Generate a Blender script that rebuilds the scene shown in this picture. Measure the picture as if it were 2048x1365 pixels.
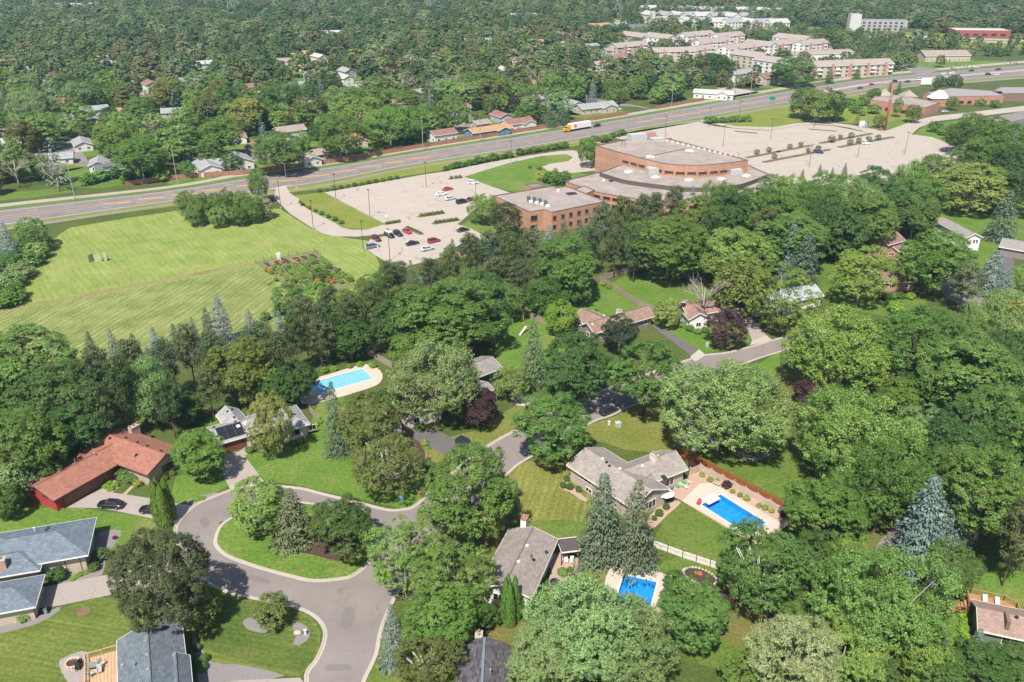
import bpy, math, random
import numpy as np
from mathutils import Vector, Matrix
from mathutils.geometry import tessellate_polygon
for _o in list(bpy.data.objects):
    bpy.data.objects.remove(_o)
scene = bpy.context.scene
C = scene.collection
R = math.radians
# ------------------------------------------------------------ camera, sky, sun
CAM_H, FPX, DH = 95.0, 1700.0, 812.0          # drone height, focal length in photo pixels, horizon offset
PITCH = math.atan2(DH, FPX)
cam = bpy.data.cameras.new('camera')
cam.sensor_width = 36.0
cam.lens = 36.0 * FPX / 2048.0
cam.clip_start, cam.clip_end = 1.0, 20000.0
camo = bpy.data.objects.new('camera', cam)
camo.location = (0, 0, CAM_H)
camo.rotation_euler = (math.pi / 2 - PITCH, 0, 0)
C.objects.link(camo)
scene.camera = camo
SUN_EL, SUN_AZ = R(56), R(71)                  # SUN_AZ: heading of the shadows, from +X
world = bpy.data.worlds.new('World')
scene.world = world
world.use_nodes = True
wn = world.node_tree
sky = wn.nodes.new('ShaderNodeTexSky')
sky.sky_type = 'NISHITA'
sky.sun_disc = False
sky.sun_elevation = SUN_EL
sun_dir = Vector((-math.cos(SUN_AZ) * math.cos(SUN_EL), -math.sin(SUN_AZ) * math.cos(SUN_EL), math.sin(SUN_EL)))
sky.sun_rotation = math.atan2(sun_dir.x, sun_dir.y)
sky.altitude = 300
sky.air_density = 1.0
sky.dust_density = 1.5
bg = wn.nodes['Background']
bg.inputs['Strength'].default_value = 0.086
wn.links.new(sky.outputs['Color'], bg.inputs['Color'])
sl = bpy.data.lights.new('sun', 'SUN')
sl.energy = 4.3
sl.angle = R(0.53)
sl.color = (1.0, 0.95, 0.86)
so = bpy.data.objects.new('sun', sl)
so.rotation_euler = sun_dir.to_track_quat('Z', 'Y').to_euler()
so.location = sun_dir * 400
C.objects.link(so)
scene.view_settings.view_transform = 'Standard'
scene.view_settings.look = 'None'
scene.view_settings.exposure = 0.84
scene.view_settings.gamma = 1.0
scene.view_settings.use_curve_mapping = False
scene.render.film_transparent = False
scene.cycles.max_bounces = 5
scene.cycles.diffuse_bounces = 2
scene.cycles.glossy_bounces = 2
scene.cycles.transmission_bounces = 3
scene.cycles.transparent_max_bounces = 6
scene.cycles.volume_bounces = 0
# ------------------------------------------------------------ survey: photo pixel -> place on the flat terrain
_c, _s = math.cos(PITCH), math.sin(PITCH)
def G(x, y, z=0.0):
    u, v = (x - 1024) / FPX, (y - 682.5) / FPX
    dy, dz = _c - v * _s, -_s - v * _c
    t = (z - CAM_H) / dz
    return (u * t, dy * t)
def G3(x, y, z=0.0):
    a = G(x, y, z)
    return Vector((a[0], a[1], z))
def scale_at(X, Y, z=0.0):
    return FPX / (Y * _c + (CAM_H - z) * _s)     # photo pixels per metre
def proj(X, Y, Z):
    z = Z - CAM_H
    zc = Y * _c - z * _s
    return 1024 + FPX * X / zc, 682.5 - FPX * (Y * _s + z * _c) / zc
# ------------------------------------------------------------ materials
MATS = {}
def _new(name):
    m = bpy.data.materials.new(name)
    m.use_nodes = True
    nt = m.node_tree
    b = nt.nodes['Principled BSDF']
    MATS[name] = m
    return m, nt, b
def _mix(nt, fac, a, b, mode='MIX'):
    n = nt.nodes.new('ShaderNodeMix')
    n.data_type = 'RGBA'
    n.blend_type = mode
    for sock, v in ((n.inputs['Factor'], fac), (n.inputs[6], a), (n.inputs[7], b)):
        if isinstance(v, (int, float)):
            sock.default_value = v
        elif isinstance(v, tuple):
            sock.default_value = (*v, 1) if len(v) == 3 else v
        else:
            nt.links.new(v, sock)
    return n.outputs[2]
def _noise(nt, vec, scale, detail=3, rough=0.55, dist=0.0):
    n = nt.nodes.new('ShaderNodeTexNoise')
    n.inputs['Scale'].default_value = scale
    n.inputs['Detail'].default_value = detail
    n.inputs['Roughness'].default_value = rough
    n.inputs['Distortion'].default_value = dist
    if vec is not None:
        nt.links.new(vec, n.inputs['Vector'])
    return n.outputs['Fac']
def _ramp(nt, fac, lo, hi, a=0.0, b=1.0):
    n = nt.nodes.new('ShaderNodeMapRange')
    n.inputs[1].default_value, n.inputs[2].default_value = lo, hi
    n.inputs[3].default_value, n.inputs[4].default_value = a, b
    nt.links.new(fac, n.inputs[0])
    return n.outputs[0]
def _math(nt, op, a, b=0.0):
    n = nt.nodes.new('ShaderNodeMath')
    n.operation = op
    for s_, v in ((n.inputs[0], a), (n.inputs[1], b)):
        if isinstance(v, (int, float)):
            s_.default_value = v
        else:
            nt.links.new(v, s_)
    return n.outputs[0]
def _pos(nt):
    return nt.nodes.new('ShaderNodeNewGeometry').outputs['Position']
def _rot(nt, vec, ang, sc=(1, 1, 1)):
    n = nt.nodes.new('ShaderNodeMapping')
    n.inputs['Rotation'].default_value = (0, 0, ang)
    n.inputs['Scale'].default_value = sc
    nt.links.new(vec, n.inputs['Vector'])
    return n.outputs[0]
def _bump(nt, b, h, strength, dist):
    n = nt.nodes.new('ShaderNodeBump')
    n.inputs['Strength'].default_value = strength
    n.inputs['Distance'].default_value = dist
    nt.links.new(h, n.inputs['Height'])
    nt.links.new(n.outputs[0], b.inputs['Normal'])
def sol(name, c, rough=0.7, c2=None, sc=2.0, metal=0.0, spec=0.3, bump=0.0, emit=None):
    """plain surface with soft two-tone mottling"""
    if name in MATS:
        return MATS[name]
    m, nt, b = _new(name)
    p = _pos(nt)
    c2 = c2 or tuple(x * 0.78 for x in c)
    f = _ramp(nt, _noise(nt, p, sc, 4, 0.6), 0.33, 0.67)
    nt.links.new(_mix(nt, f, c2, c), b.inputs['Base Color'])
    b.inputs['Roughness'].default_value = rough
    b.inputs['Metallic'].default_value = metal
    b.inputs['Specular IOR Level'].default_value = spec
    if bump:
        _bump(nt, b, _noise(nt, p, sc * 6, 3), bump, 0.03)
    return m
def lawn(name, c1, c2, dry=0.25, stripe=0.0, ang=0.0, period=1.1, dryc=(0.22, 0.19, 0.055), wob=0.6):
    """mown grass: two greens, dry patches, mower stripes"""
    m, nt, b = _new(name)
    p = _pos(nt)
    f = _ramp(nt, _noise(nt, p, 0.11, 5, 0.62), 0.35, 0.65)
    col = _mix(nt, f, c1, c2)
    fine = _ramp(nt, _noise(nt, p, 1.7, 4, 0.7), 0.3, 0.72, 0.62, 1.3)
    if stripe:
        q = _rot(nt, p, ang)
        n2 = nt.nodes.new('ShaderNodeTexNoise')
        n2.inputs['Scale'].default_value = 0.05
        n2.inputs['Detail'].default_value = 3
        nt.links.new(p, n2.inputs['Vector'])
        wv = nt.nodes.new('ShaderNodeVectorMath'); wv.operation = 'MULTIPLY_ADD'
        nt.links.new(n2.outputs['Color'], wv.inputs[0]); wv.inputs[1].default_value = (period * wob * 2.4, 0, 0); nt.links.new(q, wv.inputs[2])
        w = nt.nodes.new('ShaderNodeTexWave')
        w.wave_type, w.bands_direction = 'BANDS', 'X'
        w.inputs['Scale'].default_value = 0.314 / period
        w.inputs['Distortion'].default_value = 0.0
        nt.links.new(wv.outputs[0], w.inputs['Vector'])
        mp = nt.nodes.new('ShaderNodeMapping'); mp.inputs['Scale'].default_value = (1.6 / period, 0.05, 1); nt.links.new(wv.outputs[0], mp.inputs['Vector'])
        st = _ramp(nt, _noise(nt, mp.outputs[0], 1.0, 3, 0.6), 0.35, 0.7)
        sf = _math(nt, 'MULTIPLY', _math(nt, 'ADD', _math(nt, 'MULTIPLY', w.outputs['Fac'], 0.5), st), _ramp(nt, _noise(nt, p, 0.16, 4, .6), 0.3, 0.65, 0.25, 1.0))
        col = _mix(nt, _ramp(nt, sf, 0.15, 1.25, 0, stripe), col, tuple(min(1, x * 1.6 + 0.02) for x in c2))
    dn = _math(nt, 'MULTIPLY', _ramp(nt, _noise(nt, p, 0.07, 5, 0.68, 0.5), 0.5, 0.66), _ramp(nt, _noise(nt, p, 0.6, 4, .7), 0.35, 0.65, 0.35, 1))
    col = _mix(nt, _math(nt, 'MULTIPLY', dn, dry), col, dryc)
    g = nt.nodes.new('ShaderNodeCombineColor')
    for i in range(3):
        nt.links.new(fine, g.inputs[i])
    col = _mix(nt, 1.0, col, g.outputs[0], 'MULTIPLY')
    nt.links.new(col, b.inputs['Base Color'])
    b.inputs['Roughness'].default_value = 0.85
    b.inputs['Specular IOR Level'].default_value = 0.12
    _bump(nt, b, _noise(nt, p, 3.2, 4, 0.7), 0.5, 0.12)
    return m
def paving(name, c, dark=0.7, crack=0.35, csc=0.12, patch=0.5):
    """asphalt or concrete with patches, speckle and tarred cracks"""
    m, nt, b = _new(name)
    p = _pos(nt)
    f = _ramp(nt, _noise(nt, p, 0.09, 6, 0.66), 0.3, 0.7)
    col = _mix(nt, _math(nt, 'MULTIPLY', f, patch), c, tuple(x * dark for x in c))
    col = _mix(nt, _ramp(nt, _noise(nt, p, 0.45, 5, 0.7, 1.5), 0.52, 0.72, 0, 0.35), col, tuple(x * 0.7 for x in c))
    col = _mix(nt, _ramp(nt, _noise(nt, p, 5.0, 4, 0.8), 0.3, 0.7, 0.0, 0.28), col, tuple(x * 0.6 for x in c))
    n2 = nt.nodes.new('ShaderNodeTexNoise')
    n2.inputs['Scale'].default_value = 0.3
    n2.inputs['Detail'].default_value = 4
    nt.links.new(p, n2.inputs['Vector'])
    va = nt.nodes.new('ShaderNodeVectorMath')
    va.operation = 'MULTIPLY_ADD'
    nt.links.new(n2.outputs['Color'], va.inputs[0])
    va.inputs[1].default_value = (5, 5, 0)
    nt.links.new(p, va.inputs[2])
    v = nt.nodes.new('ShaderNodeTexVoronoi')
    v.feature = 'DISTANCE_TO_EDGE'
    v.inputs['Scale'].default_value = csc
    nt.links.new(va.outputs[0], v.inputs['Vector'])
    ck = _ramp(nt, v.outputs['Distance'], 0.0, 0.012, 1, 0)
    ck = _math(nt, 'MULTIPLY', ck, _ramp(nt, _noise(nt, p, 0.15, 2), 0.45, 0.6))
    col = _mix(nt, _math(nt, 'MULTIPLY', ck, crack), col, (0.06, 0.055, 0.05))
    nt.links.new(col, b.inputs['Base Color'])
    b.inputs['Roughness'].default_value = 0.88
    b.inputs['Specular IOR Level'].default_value = 0.2
    _bump(nt, b, _noise(nt, p, 14, 2), 0.15, 0.02)
    return m
def shingle(name, c, var=0.35, row=0.32, stain=0.25):
    """asphalt shingles: rows and tabs along the roof's own uv, with weathering"""
    if name in MATS:
        return MATS[name]
    m, nt, b = _new(name)
    uv = nt.nodes.new('ShaderNodeUVMap').outputs[0]
    br = nt.nodes.new('ShaderNodeTexBrick')
    br.inputs['Color1'].default_value = (*[x * (1 + var * 0.5) for x in c], 1)
    br.inputs['Color2'].default_value = (*[x * (1 - var) for x in c], 1)
    br.inputs['Mortar'].default_value = (*[x * 0.45 for x in c], 1)
    br.inputs['Scale'].default_value = 1.0
    br.inputs['Mortar Size'].default_value = 0.02
    br.inputs['Brick Width'].default_value = row * 1.9
    br.inputs['Row Height'].default_value = row
    nt.links.new(uv, br.inputs['Vector'])
    p = _pos(nt)
    sp = _ramp(nt, _noise(nt, p, 4.5, 4, 0.8), 0.3, 0.7, 0.0, 0.6)
    col = _mix(nt, sp, br.outputs['Color'], tuple(x * 0.62 for x in c))
    st = _ramp(nt, _noise(nt, p, 0.35, 5, 0.65), 0.42, 0.72, 0.0, stain)
    col = _mix(nt, st, col, tuple(x * 0.55 for x in c))
    lt = _ramp(nt, _noise(nt, p, 0.8, 3, 0.6), 0.5, 0.75, 0.0, 0.3)
    col = _mix(nt, lt, col, tuple(min(1, x * 1.35) for x in c))
    nt.links.new(col, b.inputs['Base Color'])
    b.inputs['Roughness'].default_value = 0.9
    b.inputs['Specular IOR Level'].default_value = 0.2
    _bump(nt, b, br.outputs['Fac'], 0.3, -0.02)
    return m
def brick(name, c, mortar=(0.35, 0.3, 0.26), w=0.8, h=0.27):
    if name in MATS:
        return MATS[name]
    m, nt, b = _new(name)
    p = _pos(nt)
    sep = nt.nodes.new('ShaderNodeSeparateXYZ')
    nt.links.new(p, sep.inputs[0])
    cmb = nt.nodes.new('ShaderNodeCombineXYZ')
    nt.links.new(_math(nt, 'ADD', sep.outputs[0], _math(nt, 'MULTIPLY', sep.outputs[1], 0.83)), cmb.inputs[0])
    nt.links.new(sep.outputs[2], cmb.inputs[1])
    br = nt.nodes.new('ShaderNodeTexBrick')
    br.inputs['Color1'].default_value = (*[x * 1.12 for x in c], 1)
    br.inputs['Color2'].default_value = (*[x * 0.82 for x in c], 1)
    br.inputs['Mortar'].default_value = (*[a * .5 + x * .5 for a, x in zip(mortar, c)], 1)
    br.inputs['Scale'].default_value = 1.0
    br.inputs['Mortar Size'].default_value = 0.012
    br.inputs['Brick Width'].default_value = w
    br.inputs['Row Height'].default_value = h
    nt.links.new(cmb.outputs[0], br.inputs['Vector'])
    st = _ramp(nt, _noise(nt, p, 0.5, 5, 0.6), 0.4, 0.75, 0, 0.4)
    col = _mix(nt, st, br.outputs['Color'], tuple(x * 0.7 for x in c))
    nt.links.new(col, b.inputs['Base Color'])
    b.inputs['Roughness'].default_value = 0.9
    _bump(nt, b, br.outputs['Fac'], 0.3, -0.01)
    return m
def leafmat(name, trans=0.3, rough=0.55, instancer=False, spec=0.25):
    """leaf sprays; the tree's own colour comes from the object, leaf-to-leaf change from the mesh"""
    m, nt, b = _new(name)
    oi = nt.nodes.new('ShaderNodeObjectInfo')
    at = nt.nodes.new('ShaderNodeAttribute')
    at.attribute_name = 'tint'
    if instancer:
        rp = nt.nodes.new('ShaderNodeValToRGB')
        cr = rp.color_ramp
        cols = [(0.0, (0.050, 0.095, 0.028)), (0.18, (0.105, 0.165, 0.042)), (0.36, (0.062, 0.110, 0.034)),
                (0.50, (0.185, 0.235, 0.060)), (0.64, (0.085, 0.140, 0.045)), (0.78, (0.210, 0.255, 0.115)), (0.90, (0.15, 0.14, 0.05)), (1.0, (0.085, 0.130, 0.035))]
        cr.elements[0].position, cr.elements[0].color = 0, (*cols[0][1], 1)
        cr.elements[1].position, cr.elements[1].color = 1, (*cols[-1][1], 1)
        for ps, cc in cols[1:-1]:
            e = cr.elements.new(ps)
            e.color = (*cc, 1)
        nt.links.new(oi.outputs['Random'], rp.inputs[0])
        base = rp.outputs[0]
    else:
        base = oi.outputs['Color']
    hs = nt.nodes.new('ShaderNodeHueSaturation')
    nt.links.new(base, hs.inputs['Color'])
    nt.links.new(_ramp(nt, at.outputs['Fac'], 0, 1, *((0.78, 1.25) if instancer else (0.55, 1.5))), hs.inputs['Value'])
    nt.links.new(_ramp(nt, at.outputs['Fac'], 0, 1, 0.515, 0.488), hs.inputs['Hue'])
    nt.links.new(_ramp(nt, at.outputs['Fac'], 0, 1, 1.05, 0.92), hs.inputs['Saturation'])
    nt.links.new(hs.outputs[0], b.inputs['Base Color'])
    b.inputs['Roughness'].default_value = rough
    b.inputs['Specular IOR Level'].default_value = spec
    t = nt.nodes.new('ShaderNodeBsdfTranslucent')
    gm = nt.nodes.new('ShaderNodeHueSaturation')
    gm.inputs['Hue'].default_value = 0.485
    gm.inputs['Value'].default_value = 1.25
    nt.links.new(hs.outputs[0], gm.inputs['Color'])
    nt.links.new(gm.outputs[0], t.inputs['Color'])
    mx = nt.nodes.new('ShaderNodeMixShader')
    mx.inputs[0].default_value = trans
    nt.links.new(b.outputs[0], mx.inputs[1])
    nt.links.new(t.outputs[0], mx.inputs[2])
    nt.links.new(mx.outputs[0], nt.nodes['Material Output'].inputs['Surface'])
    return m
def objcolor(name, rough=0.3, metal=0.0, coat=0.0, spec=0.5):
    m, nt, b = _new(name)
    oi = nt.nodes.new('ShaderNodeObjectInfo')
    nt.links.new(oi.outputs['Color'], b.inputs['Base Color'])
    b.inputs['Roughness'].default_value = rough
    b.inputs['Metallic'].default_value = metal
    b.inputs['Coat Weight'].default_value = coat
    b.inputs['Specular IOR Level'].default_value = spec
    return m
M_LEAF = leafmat('leaf', 0.24)
M_NEEDLE = leafmat('needle', 0.12, 0.6, spec=0.2)
M_FARLEAF = leafmat('far_leaf', 0.2, 0.7, True)
M_BARK = sol('bark', (0.13, 0.10, 0.075), 0.9, sc=3)
M_BARKG = sol('bark_grey', (0.30, 0.26, 0.22), 0.9, sc=3)
M_BIRCH = sol('bark_white', (0.62, 0.58, 0.52), 0.8, c2=(0.3, 0.27, 0.24), sc=4)
M_ROAD = paving('street_asphalt', (0.245, 0.212, 0.196), 0.72, 0.30, 0.06, 0.95)
M_HWY = paving('highway_asphalt', (0.205, 0.182, 0.176), 0.8, 0.3, 0.05)
M_LOT = paving('parking_concrete', (0.40, 0.345, 0.295), 0.86, 0.6, 0.05, 0.6)
M_DRIVE = paving('driveway_concrete', (0.34, 0.29, 0.26), 0.8, 0.7, 0.25)
M_BLACKTOP = paving('driveway_blacktop', (0.135, 0.125, 0.122), 0.75, 0.4, 0.2)
M_KERB = paving('kerb_concrete', (0.42, 0.37, 0.32), 0.8, 0.3, 0.5)
M_POOLDECK = paving('pool_deck', (0.50, 0.43, 0.36), 0.85, 0.3, 0.3)
M_PATIO = paving('patio_pavers', (0.42, 0.29, 0.22), 0.8, 0.2, 0.6)
M_WOOD = sol('fence_wood_grey', (0.31, 0.25, 0.205), 0.85, sc=1.5)
M_WOODR = sol('fence_wood_red', (0.30, 0.105, 0.035), 0.75, sc=1.2)
M_VINYL = sol('fence_vinyl', (0.50, 0.40, 0.32), 0.6, sc=0.8)
M_DECK = sol('deck_cedar', (0.52, 0.33, 0.20), 0.7, sc=1.3)
M_WHITE = sol('white_paint', (0.78, 0.76, 0.72), 0.5, c2=(0.66, 0.64, 0.6), sc=1.2)
M_GLASS = sol('window_glass', (0.025, 0.03, 0.035), 0.08, spec=0.7)
M_DARK = sol('dark_metal', (0.03, 0.03, 0.032), 0.5)
M_RUST = sol('rusty_steel', (0.34, 0.13, 0.08), 0.7)
M_GALV = sol('galvanised', (0.42, 0.43, 0.43), 0.45, metal=0.4)
M_POLEWOOD = sol('pole_wood', (0.34, 0.29, 0.25), 0.85)
M_MULCH = sol('mulch', (0.085, 0.05, 0.035), 0.95, c2=(0.05, 0.03, 0.02), sc=3, bump=0.6)
M_ROCK = sol('landscape_rock', (0.25, 0.23, 0.22), 0.9, c2=(0.15, 0.14, 0.135), sc=7, bump=0.8)
M_DIRT = sol('bare_earth', (0.22, 0.13, 0.075), 0.95, c2=(0.12, 0.08, 0.05), sc=0.6)
M_LINEW = sol('line_white', (0.62, 0.60, 0.57), 0.8, sc=4)
M_LINEY = sol('line_yellow', (0.62, 0.33, 0.10), 0.8, sc=4)
M_PAINT = objcolor('car_paint', 0.28, 0.0, 0.6)
M_TYRE = sol('tyre', (0.02, 0.02, 0.02), 0.9)
M_RIM = sol('rim', (0.5, 0.5, 0.5), 0.35, metal=0.7)
M_TAIL = sol('tail_lamp', (0.4, 0.02, 0.015), 0.3)
M_HEAD = sol('head_lamp', (0.7, 0.7, 0.7), 0.2)
M_MATTE = objcolor('matte_colour', 0.75)
# ------------------------------------------------------------ objects
def tag(o, label=None, cat=None, group=None, kind=None):
    if label: o['label'] = label
    if cat: o['category'] = cat
    if group: o['group'] = group
    if kind: o['kind'] = kind
    return o
def empty(name, loc=(0, 0, 0), rz=0.0, label=None, cat=None, group=None):
    o = bpy.data.objects.new(name, None)
    o.location = loc
    o.rotation_euler = (0, 0, rz)
    o.empty_display_size = 0.2
    C.objects.link(o)
    return tag(o, label, cat, group)
def mesh_from(verts, faces, name='mesh', smooth=False, uv=None):
    me = bpy.data.meshes.new(name)
    me.from_pydata(verts, [], faces)
    if uv is not None:
        l = me.uv_layers.new(name='UVMap')
        l.data.foreach_set('uv', np.asarray(uv, np.float32).ravel())
    if smooth:
        me.polygons.foreach_set('use_smooth', [True] * len(me.polygons))
    me.update()
    return me
def put(name, me, mat, parent=None, label=None, cat=None, group=None, kind=None, color=None, loc=None):
    if mat is not None and not me.materials:
        me.materials.append(mat)
    o = bpy.data.objects.new(name, me)
    if loc is not None: o.location = loc
    if color is not None: o.color = (*color, 1)
    C.objects.link(o)
    if parent is not None: o.parent = parent
    return tag(o, label, cat, group, kind)
class MB:
    """collects simple solids; build() links them as ONE mesh object"""
    def __init__(self): self.v, self.f, self.uv = [], [], []
    def face(self, pts, uv=None):
        n = len(self.v)
        self.v += [tuple(p) for p in pts]
        self.f.append(tuple(range(n, n + len(pts))))
        self.uv += uv if uv else [(0.0, 0.0)] * len(pts)
        return self
    def hexa(self, lo, hi):                       # lo, hi: four points each, same winding
        for q in (lo[::-1], hi): self.face(q)
        for i in range(4):
            j = (i + 1) % 4
            self.face([lo[i], lo[j], hi[j], hi[i]])
        return self
    def box(self, c, d, rz=0.0):
        cx, cy, cz = c
        x, y, z = d[0] / 2, d[1] / 2, d[2] / 2
        co, si = math.cos(rz), math.sin(rz)
        P = lambda a, b, h: (cx + a * co - b * si, cy + a * si + b * co, cz + h)
        return self.hexa([P(-x, -y, -z), P(x, -y, -z), P(x, y, -z), P(-x, y, -z)], [P(-x, -y, z), P(x, -y, z), P(x, y, z), P(-x, y, z)])
    def prism(self, poly, z0, z1):                # any simple outline
        n = len(poly)
        tri = tessellate_polygon([[Vector((p[0], p[1], 0)) for p in poly]])
        for t in tri:
            a = [poly[i] for i in t]
            if (a[1][0]-a[0][0])*(a[2][1]-a[0][1]) - (a[1][1]-a[0][1])*(a[2][0]-a[0][0]) < 0: a = a[::-1]
            self.face([(p[0], p[1], z1) for p in a])
        for i in range(n):
            a, b = poly[i], poly[(i + 1) % n]
            self.face([(a[0], a[1], z0), (b[0], b[1], z0), (b[0], b[1], z1), (a[0], a[1], z1)])
        return self
    def tube(self, pts, rad, n=6, caps=True):
        rad = rad if isinstance(rad, (list, tuple)) else [rad] * len(pts)
        pts = [Vector(p) for p in pts]
        rings = []
        for i, p in enumerate(pts):
            d = (pts[min(i + 1, len(pts) - 1)] - pts[max(i - 1, 0)]).normalized()
            a = d.orthogonal().normalized()
            if abs(d.z) < 0.9: a = d.cross(Vector((0, 0, 1))).normalized()
            b = d.cross(a)
            rings.append([p + (a * math.cos(2 * math.pi * k / n) + b * math.sin(2 * math.pi * k / n)) * rad[i] for k in range(n)])
        base = len(self.v)
        for r in rings: self.v += [tuple(q) for q in r]
        for i in range(len(rings) - 1):
            for k in range(n):
                a, b = base + i * n + k, base + i * n + (k + 1) % n
                self.f.append((a, b, b + n, a + n)); self.uv += [(0.0, 0.0)] * 4
        if caps:
            self.f.append(tuple(base + k for k in range(n))[::-1]); self.uv += [(0.0, 0.0)] * n
            self.f.append(tuple(base + (len(rings) - 1) * n + k for k in range(n))); self.uv += [(0.0, 0.0)] * n
        return self
    def lathe(self, c, prof, n=10):               # prof: (r, z) list
        base = len(self.v)
        for r, z in prof:
            self.v += [(c[0] + r * math.cos(2 * math.pi * k / n), c[1] + r * math.sin(2 * math.pi * k / n), c[2] + z) for k in range(n)]
        for i in range(len(prof) - 1):
            for k in range(n):
                a, b = base + i * n + k, base + i * n + (k + 1) % n
                self.f.append((a, b, b + n, a + n)); self.uv += [(0.0, 0.0)] * 4
        self.f.append(tuple(base + k for k in range(n))[::-1]); self.uv += [(0.0, 0.0)] * n
        self.f.append(tuple(base + (len(prof) - 1) * n + k for k in range(n))); self.uv += [(0.0, 0.0)] * n
        return self
    def mesh(self, smooth=False): return mesh_from(self.v, self.f, 'mesh', smooth, self.uv)
    def build(self, name, mat, parent=None, smooth=False, **k): return put(name, self.mesh(smooth), mat, parent, **k)
def children(o): return [c for c in bpy.data.objects if c.parent is o]
KIDS = {}
def copy_tree(o, kids, loc, rz, label=None, sc=None, color=None):
    """a copy of a thing with copies of its parts; kids: list of (part, [sub-parts])"""
    r = o.copy(); C.objects.link(r)
    r.location = loc; r.rotation_euler = (0, 0, rz)
    if sc: r.scale = sc
    if label: r['label'] = label
    for p, subs in kids:
        c = p.copy(); C.objects.link(c); c.parent = r
        if color is not None: c.color = (*color, 1)
        for s_ in subs:
            d = s_.copy(); C.objects.link(d); d.parent = c
            if color is not None: d.color = (*color, 1)
    return r
def poly_px(pts, z=0.0): return [G(x, y, z) for x, y in pts]
def smooth_line(pts, n=6, closed=False):
    """Catmull-Rom through plan points"""
    out, m = [], len(pts)
    rng = range(m) if closed else range(m - 1)
    g = lambda i: pts[i % m] if closed else pts[max(0, min(m - 1, i))]
    for i in rng:
        a, b, c, d = g(i - 1), g(i), g(i + 1), g(i + 2)
        for k in range(n):
            t = k / n
            out.append(tuple(0.5 * (2 * b[j] + (c[j] - a[j]) * t + (2 * a[j] - 5 * b[j] + 4 * c[j] - d[j]) * t * t + (3 * b[j] - a[j] - 3 * c[j] + d[j]) * t ** 3) for j in (0, 1)))
    if not closed: out.append(tuple(pts[-1][:2]))
    return out
def sheet(name, poly, z, mat, parent=None, holes=(), kind='structure', **k):
    """flat sheet lying at height z; outline and holes in plan metres"""
    loops = [[Vector((p[0], p[1], 0)) for p in poly]] + [[Vector((p[0], p[1], 0)) for p in h] for h in holes]
    flat = [p for l in loops for p in l]
    faces = []
    for t in tessellate_polygon(loops):
        a, b, c = (flat[i] for i in t)
        cr = (b.x - a.x) * (c.y - a.y) - (b.y - a.y) * (c.x - a.x)
        if abs(cr) < 1e-9: continue
        faces.append(tuple(t) if cr > 0 else tuple(t[::-1]))
    me = mesh_from([(p.x, p.y, z) for p in flat], faces)
    return put(name, me, mat, parent, kind=kind, **k)
def offset_line(pts, d, closed=False):
    out, n = [], len(pts)
    for i in range(n):
        a = pts[(i - 1) % n] if closed or i else pts[i]
        b = pts[(i + 1) % n] if closed or i < n - 1 else pts[i]
        t = Vector((b[0] - a[0], b[1] - a[1])).normalized()
        out.append((pts[i][0] - t.y * d, pts[i][1] + t.x * d))
    return out
def ribbon(mb, a, b, z, closed=False):
    n = len(a)
    for i in range(n if closed else n - 1):
        j = (i + 1) % n
        mb.face([(*a[i], z), (*a[j], z), (*b[j], z), (*b[i], z)])
def kerb(pts, closed=False, w=0.5, h=0.13, z=0.0, name='kerb', side=1):
    """raised kerb with its gutter along a plan line"""
    o1, o2 = offset_line(pts, 0.0, closed), offset_line(pts, side * w * 0.45, closed)
    g = offset_line(pts, -side * w * 0.75, closed)
    mb = MB()
    n = len(pts)
    for i in range(n if closed else n - 1):
        j = (i + 1) % n
        q = lambda l, zz: [(*l[i], zz), (*l[j], zz)]
        a0, a1 = q(o1, z), q(o1, z + h)
        b0, b1 = q(o2, z), q(o2, z + h)
        g0 = q(g, z + 0.028)
        mb.face([a1[0], a1[1], b1[1], b1[0]])
        mb.face([a0[0], a0[1], a1[1], a1[0]])
        mb.face([b1[0], b1[1], b0[1], b0[0]])
        mb.face([g0[0], g0[1], (a0[1][0], a0[1][1], z + 0.03), (a0[0][0], a0[0][1], z + 0.03)])
    return mb.build(name, M_KERB, kind='structure')
# ------------------------------------------------------------ terrain, fields, lawns
L_WILD = lawn('grass_wild', (0.060, 0.088, 0.022), (0.085, 0.112, 0.026), 0.45, dryc=(0.13, 0.10, 0.045))
L_MID = lawn('grass_mid', (0.072, 0.125, 0.020), (0.104, 0.150, 0.028), 0.4, 0.25, R(60), 0.9)
L_BRIGHT = lawn('grass_bright', (0.082, 0.158, 0.022), (0.118, 0.186, 0.032), 0.75, dryc=(0.22, 0.19, 0.07))
L_DRY = lawn('grass_dry', (0.120, 0.148, 0.030), (0.170, 0.172, 0.044), 0.7)
L_STR1 = lawn('grass_striped', (0.078, 0.112, 0.020), (0.105, 0.138, 0.026), 0.35, 0.62, R(102), 0.95, wob=0.25)
L_STR2 = lawn('grass_striped_dark', (0.062, 0.098, 0.018), (0.082, 0.115, 0.022), 0.25, 0.5, R(100), 0.95, wob=0.25)
L_STR3 = lawn('grass_striped_fresh', (0.075, 0.140, 0.020), (0.100, 0.160, 0.026), 0.2, 0.45, R(-35), 1.2, wob=0.3)
L_TALL = lawn('grass_tall', (0.115, 0.128, 0.028), (0.150, 0.155, 0.034), 0.45, 0.7, R(12), 1.3, wob=0.8)
L_SHADEY = lawn('grass_sparse', (0.10, 0.12, 0.03), (0.14, 0.13, 0.04), 0.95, dryc=(0.23, 0.15, 0.075))
L_FIELD1 = lawn('hay_field', (0.145, 0.200, 0.040), (0.200, 0.240, 0.062), 0.55, 0.45, R(-36), 2.0, (0.32, 0.29, 0.12), 0.8)
L_FIELD2 = lawn('hay_field_rows', (0.115, 0.145, 0.036), (0.165, 0.190, 0.058), 0.4, 0.95, R(14), 1.8, (0.30, 0.27, 0.11), 0.55)
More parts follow.
